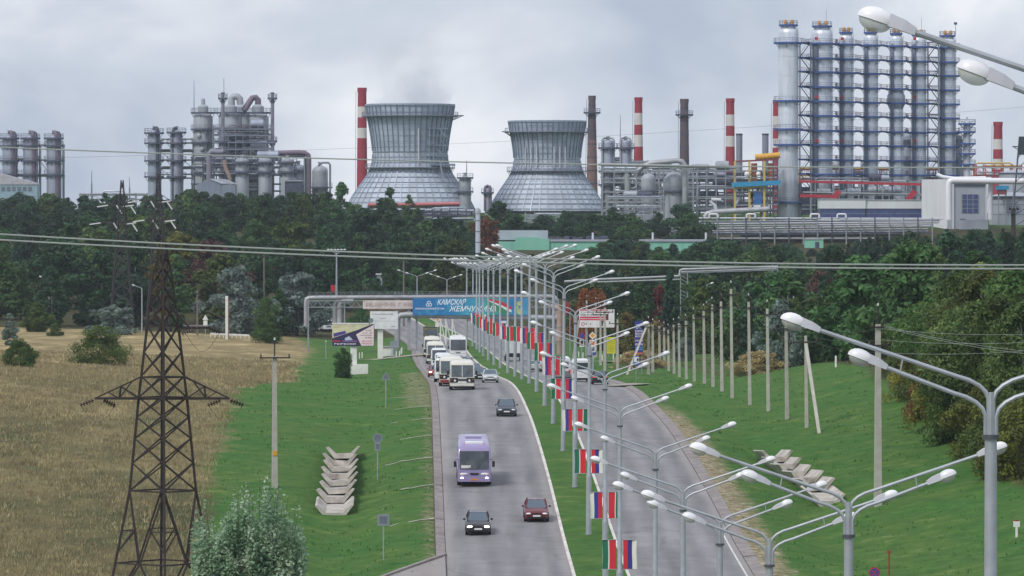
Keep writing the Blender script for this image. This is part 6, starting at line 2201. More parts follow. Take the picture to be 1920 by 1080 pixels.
# ---------------------------------------------------------------- generic steelwork
def rack(label, px0, px1, top, d, depth, lv, nposts, m, pipes=10, seed=0, base=None, cat='pipe rack', name='pipe_rack', beam=None, brace=True, pm=None, drums=0, rp=.28, pw=.32):
    rng = random.Random(seed)
    g = G((px0 + px1) / 2, d)
    t = thing(name, label, cat, g)
    z = lambda py: Z(py, d) - g.z
    x = lambda px: X(px, d) - g.x
    beam = beam or m
    xs = [x(px0 + (px1 - px0) * k / (nposts - 1)) for k in range(nposts)]
    for y in (0, depth):
        for a in xs:
            MB().bar((a, y, -.5), (a, y, z(top)), pw).build('post', m, t)
        for py in lv:
            MB().bar((xs[0] - .3, y, z(py)), (xs[-1] + .3, y, z(py)), .3, .4).build('beam', beam, t)
        if brace:
            for k in range(nposts - 1):
                if rng.random() < .5:
                    a, b = rng.choice(list(zip(lv[:-1], lv[1:]))) if len(lv) > 1 else (lv[0], lv[0] + 20)
                    MB().bar((xs[k], y, z(a)), (xs[k + 1], y, z(b)), .16).build('brace', m, t)
    for py in lv:
        for a in xs:
            MB().bar((a, 0, z(py)), (a, depth, z(py)), .25).build('cross_beam', beam, t)
    pm = pm or [PIPEG, ALU, STEELG, ALU2]
    for k in range(pipes):
        py = rng.choice(lv)
        r = rng.uniform(.12, rp)
        yy = rng.uniform(-.2, depth)
        x0 = rng.choice(xs[:max(1, nposts // 2)]); x1 = rng.choice(xs[nposts // 2:])
        zz = z(py) + .22 + r + rng.choice((0, 0, .7))
        path = [(x0, yy, zz - rng.choice((0, 2.5, 4))), (x0 + .1, yy, zz - .3), (x0 + .5, yy, zz), (x1 - .5, yy, zz), (x1 - .1, yy, zz - .3), (x1, yy, zz - rng.choice((0, 2.5, 4)))]
        MB().tube(path, r, 7).build('pipe', rng.choice(pm), t, True)
    for k in range(drums):
        py = rng.choice(lv)
        r = rng.uniform(.7, 1.3)
        xa = rng.uniform(xs[0] + 1, xs[-1] - 5)
        L = rng.uniform(3, 6)
        zz = z(py) + r + .25
        MB().tube([(xa - .3, depth / 2, zz), (xa, depth / 2, zz), (xa + L, depth / 2, zz), (xa + L + .3, depth / 2, zz)], [r * .6, r, r, r * .6], 12).build('drum', rng.choice([TANKG, ALU2, DSTEEL]), t, True)
    return t
# structure under the columns
rack('dark steel frame with red girders under the column battery', 1502, 1730, 338, 1478, 7, [341, 366, 392], 9, DSTEEL, 16, 3, name='steel_frame', cat='steel frame', beam=STEELG, drums=9, pw=.4)
g = G(1616, 1475)
t = thing('red_girder', 'long red girder deck under the silver column battery', 'girder', g)
L = lambda px, py, dy=0.0: P(px, py, 1475 + dy) - g
MB().bar(L(1498, 340), L(1732, 346), .5, .7).build('girder', REDP, t)
MB().bar(L(1500, 367), L(1560, 368), .5, .9).build('lower_girder', REDP, t)
MB().bar(L(1506, 360), L(1732, 364), .8, .35).build('deck', TANKG, t)
for k in range(26):
    px = 1500 + 230 * k / 25
    MB().bar(L(px, 340), L(px, 334), .1).build('rail_post', RAIL, t)
for px in (1520, 1563, 1610, 1655, 1700):
    a = L(px, 342); MB().bar((a.x, a.y, -.3), a, .35).build('post', STEELG, t)
for px in (1560, 1702):
    MB().bar(L(px, 375, -1), L(px + 14, 358, -1), .5, 1.6).build('red_chute', REDP, t)
rack('steel frame with orange vessels behind the column battery', 1500, 1830, 316, 1548, 8, [318, 336, 360, 385], 14, DSTEEL, 24, 17, name='steel_frame', cat='steel frame', drums=14, beam=mat('steel_rustred', (128, 70, 76)), pm=[PIPEG, BROWNP, mat('valve_orange'), YELP, DSTEEL])
# yellow and cyan structure
def coloured_frame():
    d = 1470.0
    g = G(1418, d)
    t = thing('process_frame', 'process frame with yellow posts and a bright cyan deck left of the tallest column', 'steel frame', g)
    L = lambda px, py, dy=0.0: P(px, py, d + dy) - g
    for dy in (0, 5):
        for px in (1378, 1405, 1433):
            a = L(px, 302, dy); MB().bar((a.x, a.y, -.4), a, .6).build('post', YELP, t)
        for px in (1450, 1458):
            a = L(px, 300, dy); MB().bar((a.x, a.y, -.4), a, .35).build('post', DSTEEL, t)
        MB().bar(L(1376, 303, dy), L(1460, 299, dy), .5, .5).build('top_beam', mat('steel_rustred'), t)
        MB().bar(L(1375, 352, dy), L(1436, 348, dy), .5, .9).build('beam', YELP, t)
        for py in (321, 334, 360, 385):
            MB().bar(L(1378, py, dy), L(1460, py - 2, dy), .25, .35).build('beam', STEELG, t)
    MB().bar(L(1372, 345, 2), L(1463, 340.5, 2), 7, .75).build('cyan_deck', CYANP, t)
    MB().bar(L(1372, 347.5, -1.4), L(1463, 343, -1.4), .3, 1.1).build('cyan_fascia', CYANP, t)
    MB().tube([L(1416, 295, 1), L(1462, 291, 1)], .9, 10).build('yellow_duct', mat('duct_yellow', (218, 168, 66), .5), t, True)
    for px in (1414, 1446):
        MB().tube([L(px, 345, 2), L(px, 306, 2)], .9, 10).build('orange_vessel', mat('vessel_orange', (176, 108, 60), .6), t, True)
    MB().ell(L(1400.5, 326.5, -1), (.75, .5, .75), None, n=10, k=6).build('white_valve', LAMPW, t, True)
    MB().ell(L(1422, 326, -1), (.65, .5, .7), None, n=10, k=6).build('white_valve', LAMPW, t, True)
    MB().box(L(1421, 370, 1), (2.2, 2, 4)).build('blue_unit', mat('unit_blue', (50, 104, 170)), t)
    for k in range(12):
        rng = random.Random(k)
        py = rng.choice((330, 358, 372, 384))
        MB().tube([L(1380 + 5 * k, py, 3), L(1386 + 5 * k, py - 10, 3)], rng.uniform(.25, .6), 8).build('vessel', rng.choice((DSTEEL, STEELG, BROWNP, ALU2)), t, True)
    for k in range(18):
        px = 1374 + 88 * k / 17
        MB().bar(L(px, 345 - 4 * k / 17, -1.3), L(px, 338 - 4 * k / 17, -1.3), .09).build('rail_post', DSTEEL, t)
coloured_frame()

# racks and vessels between the cooling towers and the coloured frame
rack('grey pipe rack right of the dome vessels', 1290, 1378, 314, 1480, 9, [320, 334, 352, 372, 390], 6, STEELG, 26, 5, drums=5)
rack('grey pipe rack behind the two dome vessels', 1130, 1300, 308, 1500, 8, [322, 342, 360, 378, 396], 9, STEELG, 30, 6, drums=5)
rack('low grey rack with hoppers right of the right cooling tower', 1138, 1240, 366, 1440, 5, [372, 388, 402], 7, STEELG, 14, 8, drums=3)
for px, top, w, lab in ((1140, 262, 23, 'left of two small silver columns beside the dark brick chimney'), (1173, 262, 20, 'right of two small silver columns beside the dark brick chimney')):
    vessel(lab, px, top, 1510, w, [276, 320, 345], m=ALU2, pm=PLATG, dome=.35, pipe=[(-.95, STEELG, .35), (.95, STEELG, .3)])
def dome(label, px, top, w, d, legs=True):
    t = vessel(label, px, top, d, w, [357], m=TANKG, pm=PLATG, dome=.62, cat='vessel', name='dome_vessel', pw=1.12)
dome('pale dome topped vessel left of the pair below the brick chimney', 1216, 325, 28, 1485)
dome('larger pale dome topped vessel right of the pair below the brick chimney', 1264, 322, 36, 1475)
def big_pipe(name, label, pix, d, r, m, cat='pipe', legs=()):
    g = G(pix[0][0], d)
    t = thing(name, label, cat, g)
    MB().tube([P(x, y, d) - g for x, y in pix], r, 12).build('pipe', m, t, True)
    for px, py in legs:
        a = P(px, py, d + .5) - g
        MB().bar((a.x, a.y, ground(X(px, d), d) - g.z - .3), a, .35).build('support', STEELG, t)
    return t
big_pipe('gantry_pipe', 'thick grey pipe arching over the dome vessels', [(1196, 322), (1206, 312), (1220, 306), (1270, 301), (1279, 303), (1283, 309), (1284, 320), (1284, 405)], 1470, .75, PIPEG, legs=[(1244, 305)])
big_pipe('gantry_pipe', 'long thin grey pipe line running level past the dark brick chimney', [(1122, 308), (1200, 310), (1300, 312), (1380, 314)], 1468, .4, PIPEG, legs=[(1176, 322), (1300, 312)])
big_pipe('vent_pipe', 'upright grey vent pipe with a flared cap in front of the dome vessels', [(1176, 405), (1176, 326)], 1462, .75, PIPEG)
big_pipe('loop_pipe', 'small looped pipe beside the upright vent pipe', [(1180, 352), (1180, 340), (1184, 336), (1190, 336), (1193, 340), (1193, 350), (1189, 353), (1182, 353)], 1463, .28, PIPEG, legs=[(1187, 353)])
big_pipe('slanting_pipe', 'white slanting pipe elbow left of the coloured frame', [(1345, 404), (1340, 385), (1332, 378), (1334, 374), (1352, 375)], 1455, .5, LAMPN)
big_pipe('deck_pipe', 'thick grey pipe lying below the coloured frame', [(1322, 408), (1326, 401), (1336, 398), (1440, 392)], 1450, .8, PIPEG, legs=[(1395, 396), (1430, 394)])
# long rack in front with many bright pipes
def front_rack():
    d = 1395.0
    g = G(1540, d)
    t = thing('pipe_rack', 'long low rack of many bright parallel pipes above the right hand trees', 'pipe rack', g)
    L = lambda px, py, dy=0.0: P(px, py, d + dy) - g
    rows = [(1310, 1768, 409, 410, .22, LAMPN), (1310, 1762, 416, 413, .3, TANKG), (1316, 1760, 420, 417, .26, LAMPN), (1316, 1750, 424.5, 421, .22, PIPEG), (1320, 1750, 429, 424, .3, PIPEG), (1318, 1740, 433.5, 429, .22, LAMPN), (1330, 1740, 437, 434, .28, ALU2), (1390, 1700, 443, 440, .34, STEELG), (1345, 1640, 447, 447, .25, PIPEG)]
    for k, (a, b, ya, yb, r, m) in enumerate(rows):
        MB().tube([L(a, ya, k % 4), L((a + b) / 2, (ya + yb) / 2, k % 4), L(b, yb, k % 4)], r, 8).build('pipe', m, t, True)
    for k in range(17):
        px = 1318 + 430 * k / 16
        for dy in (-.6, 4.6):
            a = L(px, 408, dy); gz = ground(X(px, d + dy), d + dy) - g.z
            MB().bar((a.x, a.y, min(gz - .4, a.z - 4)), a, .34).build('post', STEELG if k % 3 else DSTEEL, t)
        MB().bar(L(px, 418, -.6), L(px, 418, 4.6), .3).bar(L(px, 431, -.6), L(px, 431, 4.6), .3).build('cross_beam', DSTEEL, t)
    MB().bar(L(1318, 440, 2), L(1750, 438, 2), 4.5, .25).build('deck', DSTEEL, t)
    for k in range(14):
        a, b = 1320 + 22 * k, 1331 + 22 * k
        MB().bar(L(a, 425, -1), L(b, 436, -1), .13).bar(L(b, 436, -1), L(a + 22, 425, -1), .13).build('truss_web', RAIL, t)
    for px in (1330, 1400, 1520, 1570):
        MB().tube([L(px, 408, -.5), L(px, 403, -.5), L(px + 2, 401.5, -.5), L(px + 14, 401.5, -.5), L(px + 16, 403, -.5), L(px + 16, 408, -.5)], .25, 8).build('expansion_loop', LAMPW, t, True)
front_rack()
rack('short dark trussed frame at the left end of the long pipe rack', 1255, 1315, 424, 1388, 4, [427, 442], 6, STEELG, 6, 21)
rack('rack of stacked pipes between the trees below the right cooling tower', 985, 1055, 398, 1420, 4, [403, 408, 414, 420, 427], 5, STEELG, 16, 31, rp=.2)
rack('rack of stacked pipes under the left cooling tower', 795, 890, 392, 1430, 5, [397, 404, 412, 420], 7, DSTEEL, 18, 33, rp=.25, drums=2)
rack('rack of stacked pipes in the gap left of the tree before the dome vessels', 1195, 1222, 402, 1410, 3, [405, 411, 417, 423, 430], 3, STEELG, 12, 35, rp=.2)

# ---------------------------------------------------------------- chimneys
BRICK = mat('brick_dark', (98, 84, 92), .85, var=.18, scale=.4, dirt=(64, 56, 66), dirt_amt=.5)
BRICKB = mat('brick_brown', (130, 104, 100), .85, var=.18, scale=.4, dirt=(90, 72, 74), dirt_amt=.5)
CHR = mat('chimney_red', (158, 52, 68), .75, var=.1, scale=.3, dirt=(120, 56, 66), dirt_amt=.4)
CHW = mat('chimney_white', (214, 208, 206), .75, var=.08, scale=.3, dirt=(170, 160, 160), dirt_amt=.4)
def chimney(label, px, top, w0, d, w1=None, bands=None, brick=False, deck=None, rings=True):
    g = G(px, d)
    s = F / d
    t = thing('chimney', label, 'chimney', g)
    z = lambda py: Z(py, d) - g.z
    zt = z(top)
    R0 = w0 / 2 / s
    R1 = (w1 or w0 * 1.25) / 2 / s
    zb = z(345)
    rad = lambda q: float(np.interp(q, [zb - 30, zb, zt], [R1 * 1.12, R1, R0]))
    if bands:
        ed = [zt] + [z(b) for b in bands]
        ed.append(-.5)
        for k in range(len(ed) - 1):
            a, b = ed[k + 1], ed[k]
            MB().lathe([(rad(a), a), (rad((a + b) / 2), (a + b) / 2), (rad(b), b)], 24, capb=False, capt=(k == 0)).build('red_band' if k % 2 == 0 else 'white_band', CHR if k % 2 == 0 else CHW, t, True)
    else:
        zm = z(262)
        MB().lathe([(rad(zm), zm), (R0, zt)], 22).build('upper_shaft', BRICK, t, True)
        MB().lathe([(R1 * 1.1, -.5), (rad(zm), zm)], 22).build('lower_shaft', BRICKB if brick == 2 else BRICK, t, True)
        q = zt - 3
        while q > 3 and rings:
            MB().ring(rad(q) * .98, rad(q) * 1.04, q, q + .35, 22).build('hoop', DSTEEL, t); q -= 4.2
    MB().ring(R0 * .8, R0 * 1.12, zt - 1.2, zt + .1, 22).build('rim', CHR if bands else BRICK, t)
    if deck:
        platform(t, rad(z(deck)) * .98, rad(z(deck)) + 1.5, z(deck), DSTEEL)
    mb = MB(); x = -rad(zb) * .9
    mb.bar((x - .6, -.6, 2), (-R0 - .6, -.6, zt - 1), .14)
    mb.build('ladder', RAIL, t)
    return t
chimney('red and white striped chimney beside the left cooling tower', 679, 165, 16, 1650, 20, [200, 220, 240, 259])
chimney('dark brown brick chimney with a deck beside the right cooling tower', 1110, 180, 13, 1640, 21, None, 2, 210)
chimney('red and white striped chimney left of the dark slim chimney', 1197, 183, 14, 1640, 19, [212, 234, 253, 275])
chimney('slim dark brick chimney with a deck between two striped chimneys', 1283, 186, 15, 1640, 19, None, True, 214)
chimney('red and white striped chimney beside a short grey stack', 1369, 185, 15, 1640, 19, [215, 236, 255, 275])
chimney('red and white striped chimney half hidden behind the tallest column', 1457, 188, 15, 1640, 19, [218, 240, 260, 277])
chimney('red and white striped chimney right of the column battery', 1871, 229, 16, 1640, 20, [261, 280, 298, 318])
for px, lab in ((1386, 'short plain grey stack right of a striped chimney'), (1435, 'short plain grey stack left of the tallest column')):
    g = G(px, 1560); s = F / 1560
    t = thing('stack', lab, 'stack', g)
    H = Z(251, 1560) - g.z
    MB().lathe([(6 / s, -.5), (6 / s, H)], 18).build('shaft', mat('stack_grey', (140, 146, 160), .6, .2), t, True)
    MB().ring(5 / s, 6.4 / s, H - .4, H + .1, 18).build('rim', DSTEEL, t)
g = G(896, 1140)
t = thing('chimney', 'short silver chimney with a cap standing among the trees between the cooling towers', 'chimney', g)
H = Z(394, 1140) - g.z
s = F / 1140
MB().lathe([(5 / s, -.5), (4.3 / s, H - .8)], 16).build('shaft', ALU, t, True)
MB().lathe([(5.6 / s, H - .8), (5.6 / s, H - .1), (2 / s, H + .5)], 16).build('cap', TANKG, t, True)
for q in range(1, 6):
    MB().ring(4.4 / s, 5.2 / s, H * q / 6, H * q / 6 + .2, 16).build('band', RAIL, t)

# ---------------------------------------------------------------- cooling towers
SHELLM = mat('tower_sheet', (180, 188, 202), .8, .05, var=.1, scale=.3, rnd=.0, dirt=(112, 122, 140), dirt_amt=.5, streak=True)
PANELM = mat('tower_panel', (176, 186, 202), .75, .08, var=.08, scale=.4, rnd=.13, dirt=(120, 128, 144), dirt_amt=.4)
SKIRTM = mat('tower_skirt_panel', (188, 195, 207), .7, .1, var=.08, scale=.4, rnd=.11, dirt=(132, 138, 150), dirt_amt=.4)
RIBM = mat('tower_rib', (160, 172, 190), .5, .35, var=.1)
RIBD = mat('tower_rib_dark', (124, 138, 160), .55, .3, var=.1)
def cooling_tower(label, cx, prof, d, gal, seed, red=False):
    g = G(cx, d)
    s = F / d
    t = thing('cooling_tower', label, 'cooling tower', g)
    z = lambda py: Z(py, d) - g.z
    n = 44
    pf = [(hw / s, z(py)) for py, hw in prof]
    pf[-1] = (pf[-1][0], max(.3, pf[-1][1]))
    zz = np.array([p[1] for p in pf][::-1]); rr = np.array([p[0] for p in pf][::-1])
    # smooth profile
    zs = np.linspace(zz[0], zz[-1], 33)
    rs = np.interp(zs, zz, rr)
    rs = np.convolve(np.concatenate([[2 * rs[0] - rs[2], 2 * rs[0] - rs[1]], rs, [2 * rs[-1] - rs[-2], 2 * rs[-1] - rs[-3]]]), np.array([1, 2, 3, 2, 1]) / 9, 'valid')
    R = lambda q: float(np.interp(q, zs, rs))
    zt = zs[-1]
    shell = MB().lathe([(rs[k] - .12, zs[k]) for k in range(len(zs))], n, capb=False, capt=False).build('shell', SHELLM, t)
    MB().lathe([(rs[0] * .96, -1.0), (rs[0] * .96, zs[0])], n, capb=False, capt=False).build('inlet_ring', mat('inlet_dark', (70, 74, 86), .8), t)
    # ribs, one object each
    for k in range(n):
        a = 2 * PI * k / n
        D = Vector((math.cos(a), math.sin(a), 0)); T = Vector((-math.sin(a), math.cos(a), 0))
        for mm, z0, z1, w in ((RIBM if D.y < .9 else RIBD, zs[0], z(prof_throat(prof)), .34), (RIBD, z(prof_throat(prof)), zt, .26)):
            vs, fs = [], []
            qs = [q for q in zs if z0 - .01 <= q <= z1 + .01]
            for q in qs:
                r = R(q)
                for dd, ww in ((-.05, -w / 2), (.22, -w / 2), (.22, w / 2), (-.05, w / 2)):
                    p = D * (r + dd) + T * ww
                    vs.append((p.x, p.y, q))
            for i in range(len(qs) - 1):
                for j in range(4):
                    fs.append((i * 4 + j, i * 4 + (j + 1) % 4, (i + 1) * 4 + (j + 1) % 4, (i + 1) * 4 + j))
            MB().add(vs, fs).build('rib', mm, t)
    # ring hoops
    k = 0
    q = zs[0] + .6
    while q < zt - .4:
        lowpart = q < z(prof_throat(prof))
        MB().ring(R(q) - .05, R(q) + (.16 if lowpart else .10), q, q + (.16 if lowpart else .10), n).build('hoop', RIBD if lowpart else RIBM, t)
        q += 1.55 if lowpart else 1.75
    # skirt and barrel panels on the side towards the valley
    rng = random.Random(seed)
    zth = z(prof_throat(prof))
    rows = np.linspace(zs[0] + .1, zth, 8)
    rows2 = np.linspace(zth, zt, 7)
    for rws, mm in ((rows, SKIRTM), (rows2, PANELM)):
        for i in range(len(rws) - 1):
            for k in range(n):
                a0, a1 = 2 * PI * (k + .06) / n, 2 * PI * (k + .94) / n
                if math.sin((a0 + a1) / 2) > .12:
                    continue
                q0, q1 = rws[i] + .05, rws[i + 1] - .05
                tl = rng.uniform(-.05, .05)
                qs = np.linspace(q0, q1, 3)
                vs = []
                for m_, q in enumerate(qs):
                    r = R(q) - .03 + tl * (m_ - 1)
                    vs += [(r * math.cos(a0), r * math.sin(a0), q), (r * math.cos(a1), r * math.sin(a1), q)]
                for m_, q in enumerate(qs):
                    r = R(q) - .11
                    vs += [(r * math.cos(a0), r * math.sin(a0), q), (r * math.cos(a1), r * math.sin(a1), q)]
                fs = [(0, 1, 3, 2), (2, 3, 5, 4), (4, 5, 11, 10), (1, 0, 6, 7), (0, 2, 8, 6), (2, 4, 10, 8), (3, 1, 7, 9), (5, 3, 9, 11)]
                MB().add(vs, fs).build('panel', mm, t)
    # galleries
    for py in gal:
        q = z(py)
        o = MB().ring(R(q), R(q) + 1.7, q - .3, q, n).build('gallery', RAIL, t)
        mb = MB(); railing(mb, R(q) + 1.6, q, 40); mb.build('railing', RAIL, o)
        b = MB()
        for k in range(0, n, 2):
            a = 2 * PI * k / n
            D = Vector((math.cos(a), math.sin(a), 0))
            b.bar(D * R(q - 1.6) + Vector((0, 0, q - 1.6)), D * (R(q) + 1.5) + Vector((0, 0, q - .3)), .13)
        b.build('bracket', RAIL, o)
    MB().ring(rs[-1] - .35, rs[-1] + .2, zt - .3, zt + .25, n).build('rim', RIBM, t)
    return t, z, R, s, g
def prof_throat(prof):
    return min(prof, key=lambda p: p[1])[0]
T1 = [(197, 83.5), (217, 80.5), (240, 76), (262, 72.5), (285, 70), (300, 70), (312, 72.5), (325, 78), (338, 87), (350, 96.5), (362, 105), (374, 112), (386, 118), (394, 122)]
T2 = [(228, 73), (245, 70), (262, 66.5), (282, 63.5), (300, 62), (310, 62.5), (320, 65), (330, 70), (342, 78.5), (354, 87), (366, 95), (378, 102), (388, 108), (396, 112)]
ct1, z1_, R1_, s1_, g1_ = cooling_tower('tall left cooling tower with scaffolding on its barrel and a red base band', 769, T1, 1570.0, [217, 314], 1)
ct2, z2_, R2_, s2_, g2_ = cooling_tower('smaller right cooling tower between two chimneys', 1026, T2, 1600.0, [247, 320], 2)
# right-hand scaffold and stairs of the first tower
mb = MB()
for k, px in enumerate((806, 814, 826, 838)):
    x = (px - 769) / s1_
    a = -math.sqrt(max(1, R1_(z1_(300)) ** 2 - x * x)) - 1.2
    MB().bar((x, a, z1_(312)), (x * 1.02, a - 1.2, z1_(240)), .22).build('scaffold_post', RIBM, ct1)
for k, py in enumerate((242, 256, 273, 293)):
    xa, xb = (804 - 769) / s1_, (840 - 769) / s1_
    MB().bar((xa, -R1_(z1_(py)) * .83 - 1, z1_(py)), (xb, -R1_(z1_(py)) * .60 - 1, z1_(py)), 1.0, .25).build('scaffold_deck', RIBM, ct1)
for k, (p, q) in enumerate((((810, 242), (816, 258)), ((824, 242), (836, 258)), ((826, 262), (836, 275)), ((818, 278), (832, 292)), ((812, 258), (806, 275)))):
    x0, x1 = (p[0] - 769) / s1_, (q[0] - 769) / s1_
    MB().bar((x0, -R1_(z1_(p[1])) * .75 - 1.5, z1_(p[1])), (x1, -R1_(z1_(q[1])) * .70 - 1.5, z1_(q[1])), .2).build('scaffold_brace', RIBM, ct1)
MB().bar(((826 - 769) / s1_, -R1_(z1_(305)) * .75 - 1.5, z1_(302)), ((832 - 769) / s1_, -R1_(z1_(340)) * .8 - 2.2, z1_(342)), .5, .3).build('stair_flight', RAIL, ct1)
MB().box(((833 - 769) / s1_, -R1_(z1_(308)) * .6 - 2, z1_(310)), (7, 4, .35)).build('stair_landing', RIBD, ct1)
MB().box((R1_(z1_(217)) + 1.6, -2, z1_(217)), (3.4, 3, .3)).bar((R1_(z1_(217)) + 3, -2, z1_(217)), (R1_(z1_(224)), -2, z1_(226)), .25).build('side_balcony', RAIL, ct1)
for px in (786,):
    x = (px - 769) / s1_
    MB().bar((x, -math.sqrt(R1_(z1_(300)) ** 2 - x * x) - .5, z1_(310)), (x, -math.sqrt(R1_(z1_(242)) ** 2 - x * x) - .5, z1_(242)), .35).build('vent_duct', LAMPN, ct1)
for px in (985, 995, 1006, 1038, 1049, 1059):
    x = (px - 1026) / s2_
    MB().bar((x, -math.sqrt(R2_(z2_(315)) ** 2 - x * x) - .5, z2_(317)), (x, -math.sqrt(R2_(z2_(276)) ** 2 - x * x) - .5, z2_(276)), .28).build('vent_duct', LAMPN, ct2)
MB().box((-R2_(z2_(247)) - 1.2, -2, z2_(247)), (2.6, 3, .3)).bar((-R2_(z2_(247)) - 2, -2, z2_(247)), (-R2_(z2_(254)), -2, z2_(256)), .22).build('side_balcony', RAIL, ct2)
# red belt and low pipework in front of the left tower
g = G(790, 1440)
t = thing('red_pipe_belt', 'faded red pipe belt running along the foot of the left cooling tower', 'pipe', g)
L = lambda px, py, dy=0.0: P(px, py, 1440 + dy) - g
FRED = mat('faded_red', (186, 112, 112), .7, var=.15, scale=.4)
MB().tube([L(690, 384), L(760, 384), L(862, 382)], .55, 10).build('red_pipe', FRED, t, True)
MB().tube([L(690, 388, 1), L(862, 387, 1)], .5, 10).build('grey_pipe', TANKG, t, True)
for k in range(12):
    a = L(694 + 15 * k, 386); MB().bar((a.x, a.y, ground(X(694 + 15 * k, 1440), 1440) - g.z - .3), a, .3).build('post', DSTEEL, t)
vessel('small grey tank with a round deck just right of the left cooling tower', 872, 330, 1560, 22, [332, 358], m=TANKG, pm=PLATG, dome=.4, cat='vessel', name='tank', pw=1.15)
vessel('tiny grey vessel with pipe hoops between the cooling towers', 914, 352, 1560, 10, [360], m=ALU2, pm=PLATG, dome=.4, cat='vessel', name='tank', pw=1.8, pipe=[(-.9, BROWNP, .4), (1.2, BROWNP, .4)])
for px, top in ((875, 300), (1163, 215), (420, 146), (364, 150), (172, 320), (243, 332)):
    g = G(px, 1580)
    t = thing('lightning_mast', {875: 'needle thin mast between the cooling towers', 1163: 'needle thin mast above the small silver columns', 420: 'needle thin mast over the reactor towers', 364: 'needle thin mast left of the reactor towers', 172: 'needle thin mast left of the far pylons', 243: 'needle thin mast right of the far pylons'}[px], 'mast', g)
    H = Z(top, 1580) - g.z
    MB().lathe([(.3, -.3), (.22, H * .7)], 6).build('lower_mast', RAIL, t)
    MB().lathe([(.14, H * .7), (.07, H)], 6).build('upper_mast', RAIL, t)

# ---------------------------------------------------------------- reactor towers at left
def reactors():
    specs = [(381, 226, 36, 1500, 'left of three fat grey reactor towers with a conical cap'), (432, 222, 44, 1496, 'middle of three fat grey reactor towers behind the thin flue'), (484, 226, 40, 1498, 'right of three fat grey reactor towers with an arched pipe'), (453, 224, 34, 1512, 'grey reactor tower set back between the middle and right ones')]
    for k, (px, top, w, d, lab) in enumerate(specs):
        d_ = d
        t = vessel(lab, px, top - 14, d, w, [210, 241, 266, 294, 322], m=TANKG, pm=PLATG, dome=.35, cat='reactor', name='reactor', pw=1.12, top_gear=False)
        g = t.location; s = F / d
        z = lambda py: Z(py, d_) - g.z
        R = w / 2 / s
        MB().lathe([(R * .55, z(212)), (R * .55, z(200)), (R * .3, z(196))], 20).build('cap', TANKG, t, True)
        if k == 0:
            MB().lathe([(R * .22, z(198)), (R * .2, z(186)), (R * .1, z(184))], 12).build('cap_stub', TANKG, t, True)
        elif k == 1:
            MB().tube([(R * .1, 0, z(200)), (R * .1, 0, z(184)), (R * .25, 0, z(181)), (R * .6, 0, z(181)), (R * .8, 0, z(185)), (R * .85, 0, z(196))], 1.0, 10).build('goose_neck', TANKG, t, True)
        elif k == 2:
            MB().tube([(0, 0, z(200)), (0, 0, z(187)), (-R * .2, 0, z(183)), (-R * .55, 0, z(184)), (-R * .75, -R * .2, z(190)), (-R * 1.3, -R * .5, z(208))], .9, 10).build('goose_neck', BROWNP, t, True)
        for q in range(3):
            zz = z((255, 280, 308)[q])
            MB().ell(((-.35 + .3 * q) * R, -R * .96, zz), (.8, .6, .8), None, n=10, k=5).build('manhole', TANKG, t, True)
            MB().tube([(R * .3, -R * 1.05, zz), (R * .5, -R * 1.15, zz + 2.4), (R * .75, -R * 1.0, zz + 2.2), (R * .8, -R * .9, zz - 1)], .22, 6).build('loop_pipe', RAIL, t, True)
        # link walkways
        for py in (241, 266, 294):
            if k < 2:
                MB().bar((R * 1.1, -.5, z(py) - .15), ((specs[k + 1][0] - px) / s - specs[k + 1][2] / 2 / s * 1.1, -.5, z(py) - .15), 1.6, .35).build('walkway', PLATG, t)
    for px, w, lab in ((454, 26, 'left of three pale silos at the foot of the reactor towers'), (497, 25, 'middle of three pale silos at the foot of the reactor towers'), (539, 24, 'right of three pale silos at the foot of the reactor towers')):
        vessel(lab, px, 297, 1470, w, [303, 321], m=TANKG, pm=PLATG, dome=.2, cat='silo', name='silo', pw=1.3)
    for px, top, w, d, lab in ((418, 174, 6.5, 1480, 'thin grey flue rising in front of the middle reactor tower'), (511, 174, 6.5, 1490, 'thin grey flue right of the reactor towers')):
        g = G(px, d); s = F / d
        t = thing('flue', lab, 'stack', g)
        H = Z(top, d) - g.z
        MB().lathe([(w / 2 / s * 1.1, -.4), (w / 2 / s, H)], 14).build('shaft', mat('flue_mauve', (132, 130, 146), .6, .2, var=.15), t, True)
        platform(t, w / 2 / s, w / 2 / s + .9, H - 1.4, PLATG)
        platform(t, w / 2 / s, w / 2 / s + .9, H * .62, PLATG)
        MB().ring(w / 2 / s * .8, w / 2 / s * 1.15, H - .3, H + .1, 14).build('rim', DSTEEL, t)
    rack('dense steel frame wrapped round the lower reactor towers', 360, 525, 296, 1478, 12, [300, 314, 328, 345, 358], 9, DSTEEL, 26, 41, name='steel_frame', cat='steel frame', drums=6, pw=.35)
    big_pipe('hot_duct', 'thick brown duct bridging from the reactor towers to the right', [(516, 290), (520, 287), (560, 286), (572, 287), (578, 291), (579, 300), (579, 368)], 1485, .75, BROWNP, legs=[(571, 291)])
    big_pipe('hot_duct', 'second thinner dark duct below the thick brown one', [(518, 293), (560, 292.5), (571, 294), (572, 300), (572, 368)], 1488, .4, DSTEEL)
    big_pipe('elbow_duct', 'bent grey duct left of the thin flue', [(420, 282), (416, 286), (404, 285), (397, 284), (393, 288), (392, 300), (393, 368)], 1474, .85, mat('flue_mauve'))
    big_pipe('rusty_duct', 'slanting duct ending in a rusty pipe before the shed', [(421, 300), (423, 316), (429, 328), (431, 334), (431, 368)], 1468, .6, RUSTP)
    big_pipe('slanting_chute', 'slanting grey chute right of the pale silos', [(524, 318), (540, 326), (556, 342)], 1470, .6, TANKG, legs=[(548, 336), (555, 342)])
    # shed
    d = 1455.0; s = F / d
    g = G(405, d)
    t = thing('shed', 'grey gabled metal shed in front of the reactor towers', 'shed', g)
    w = 72 / s / 2
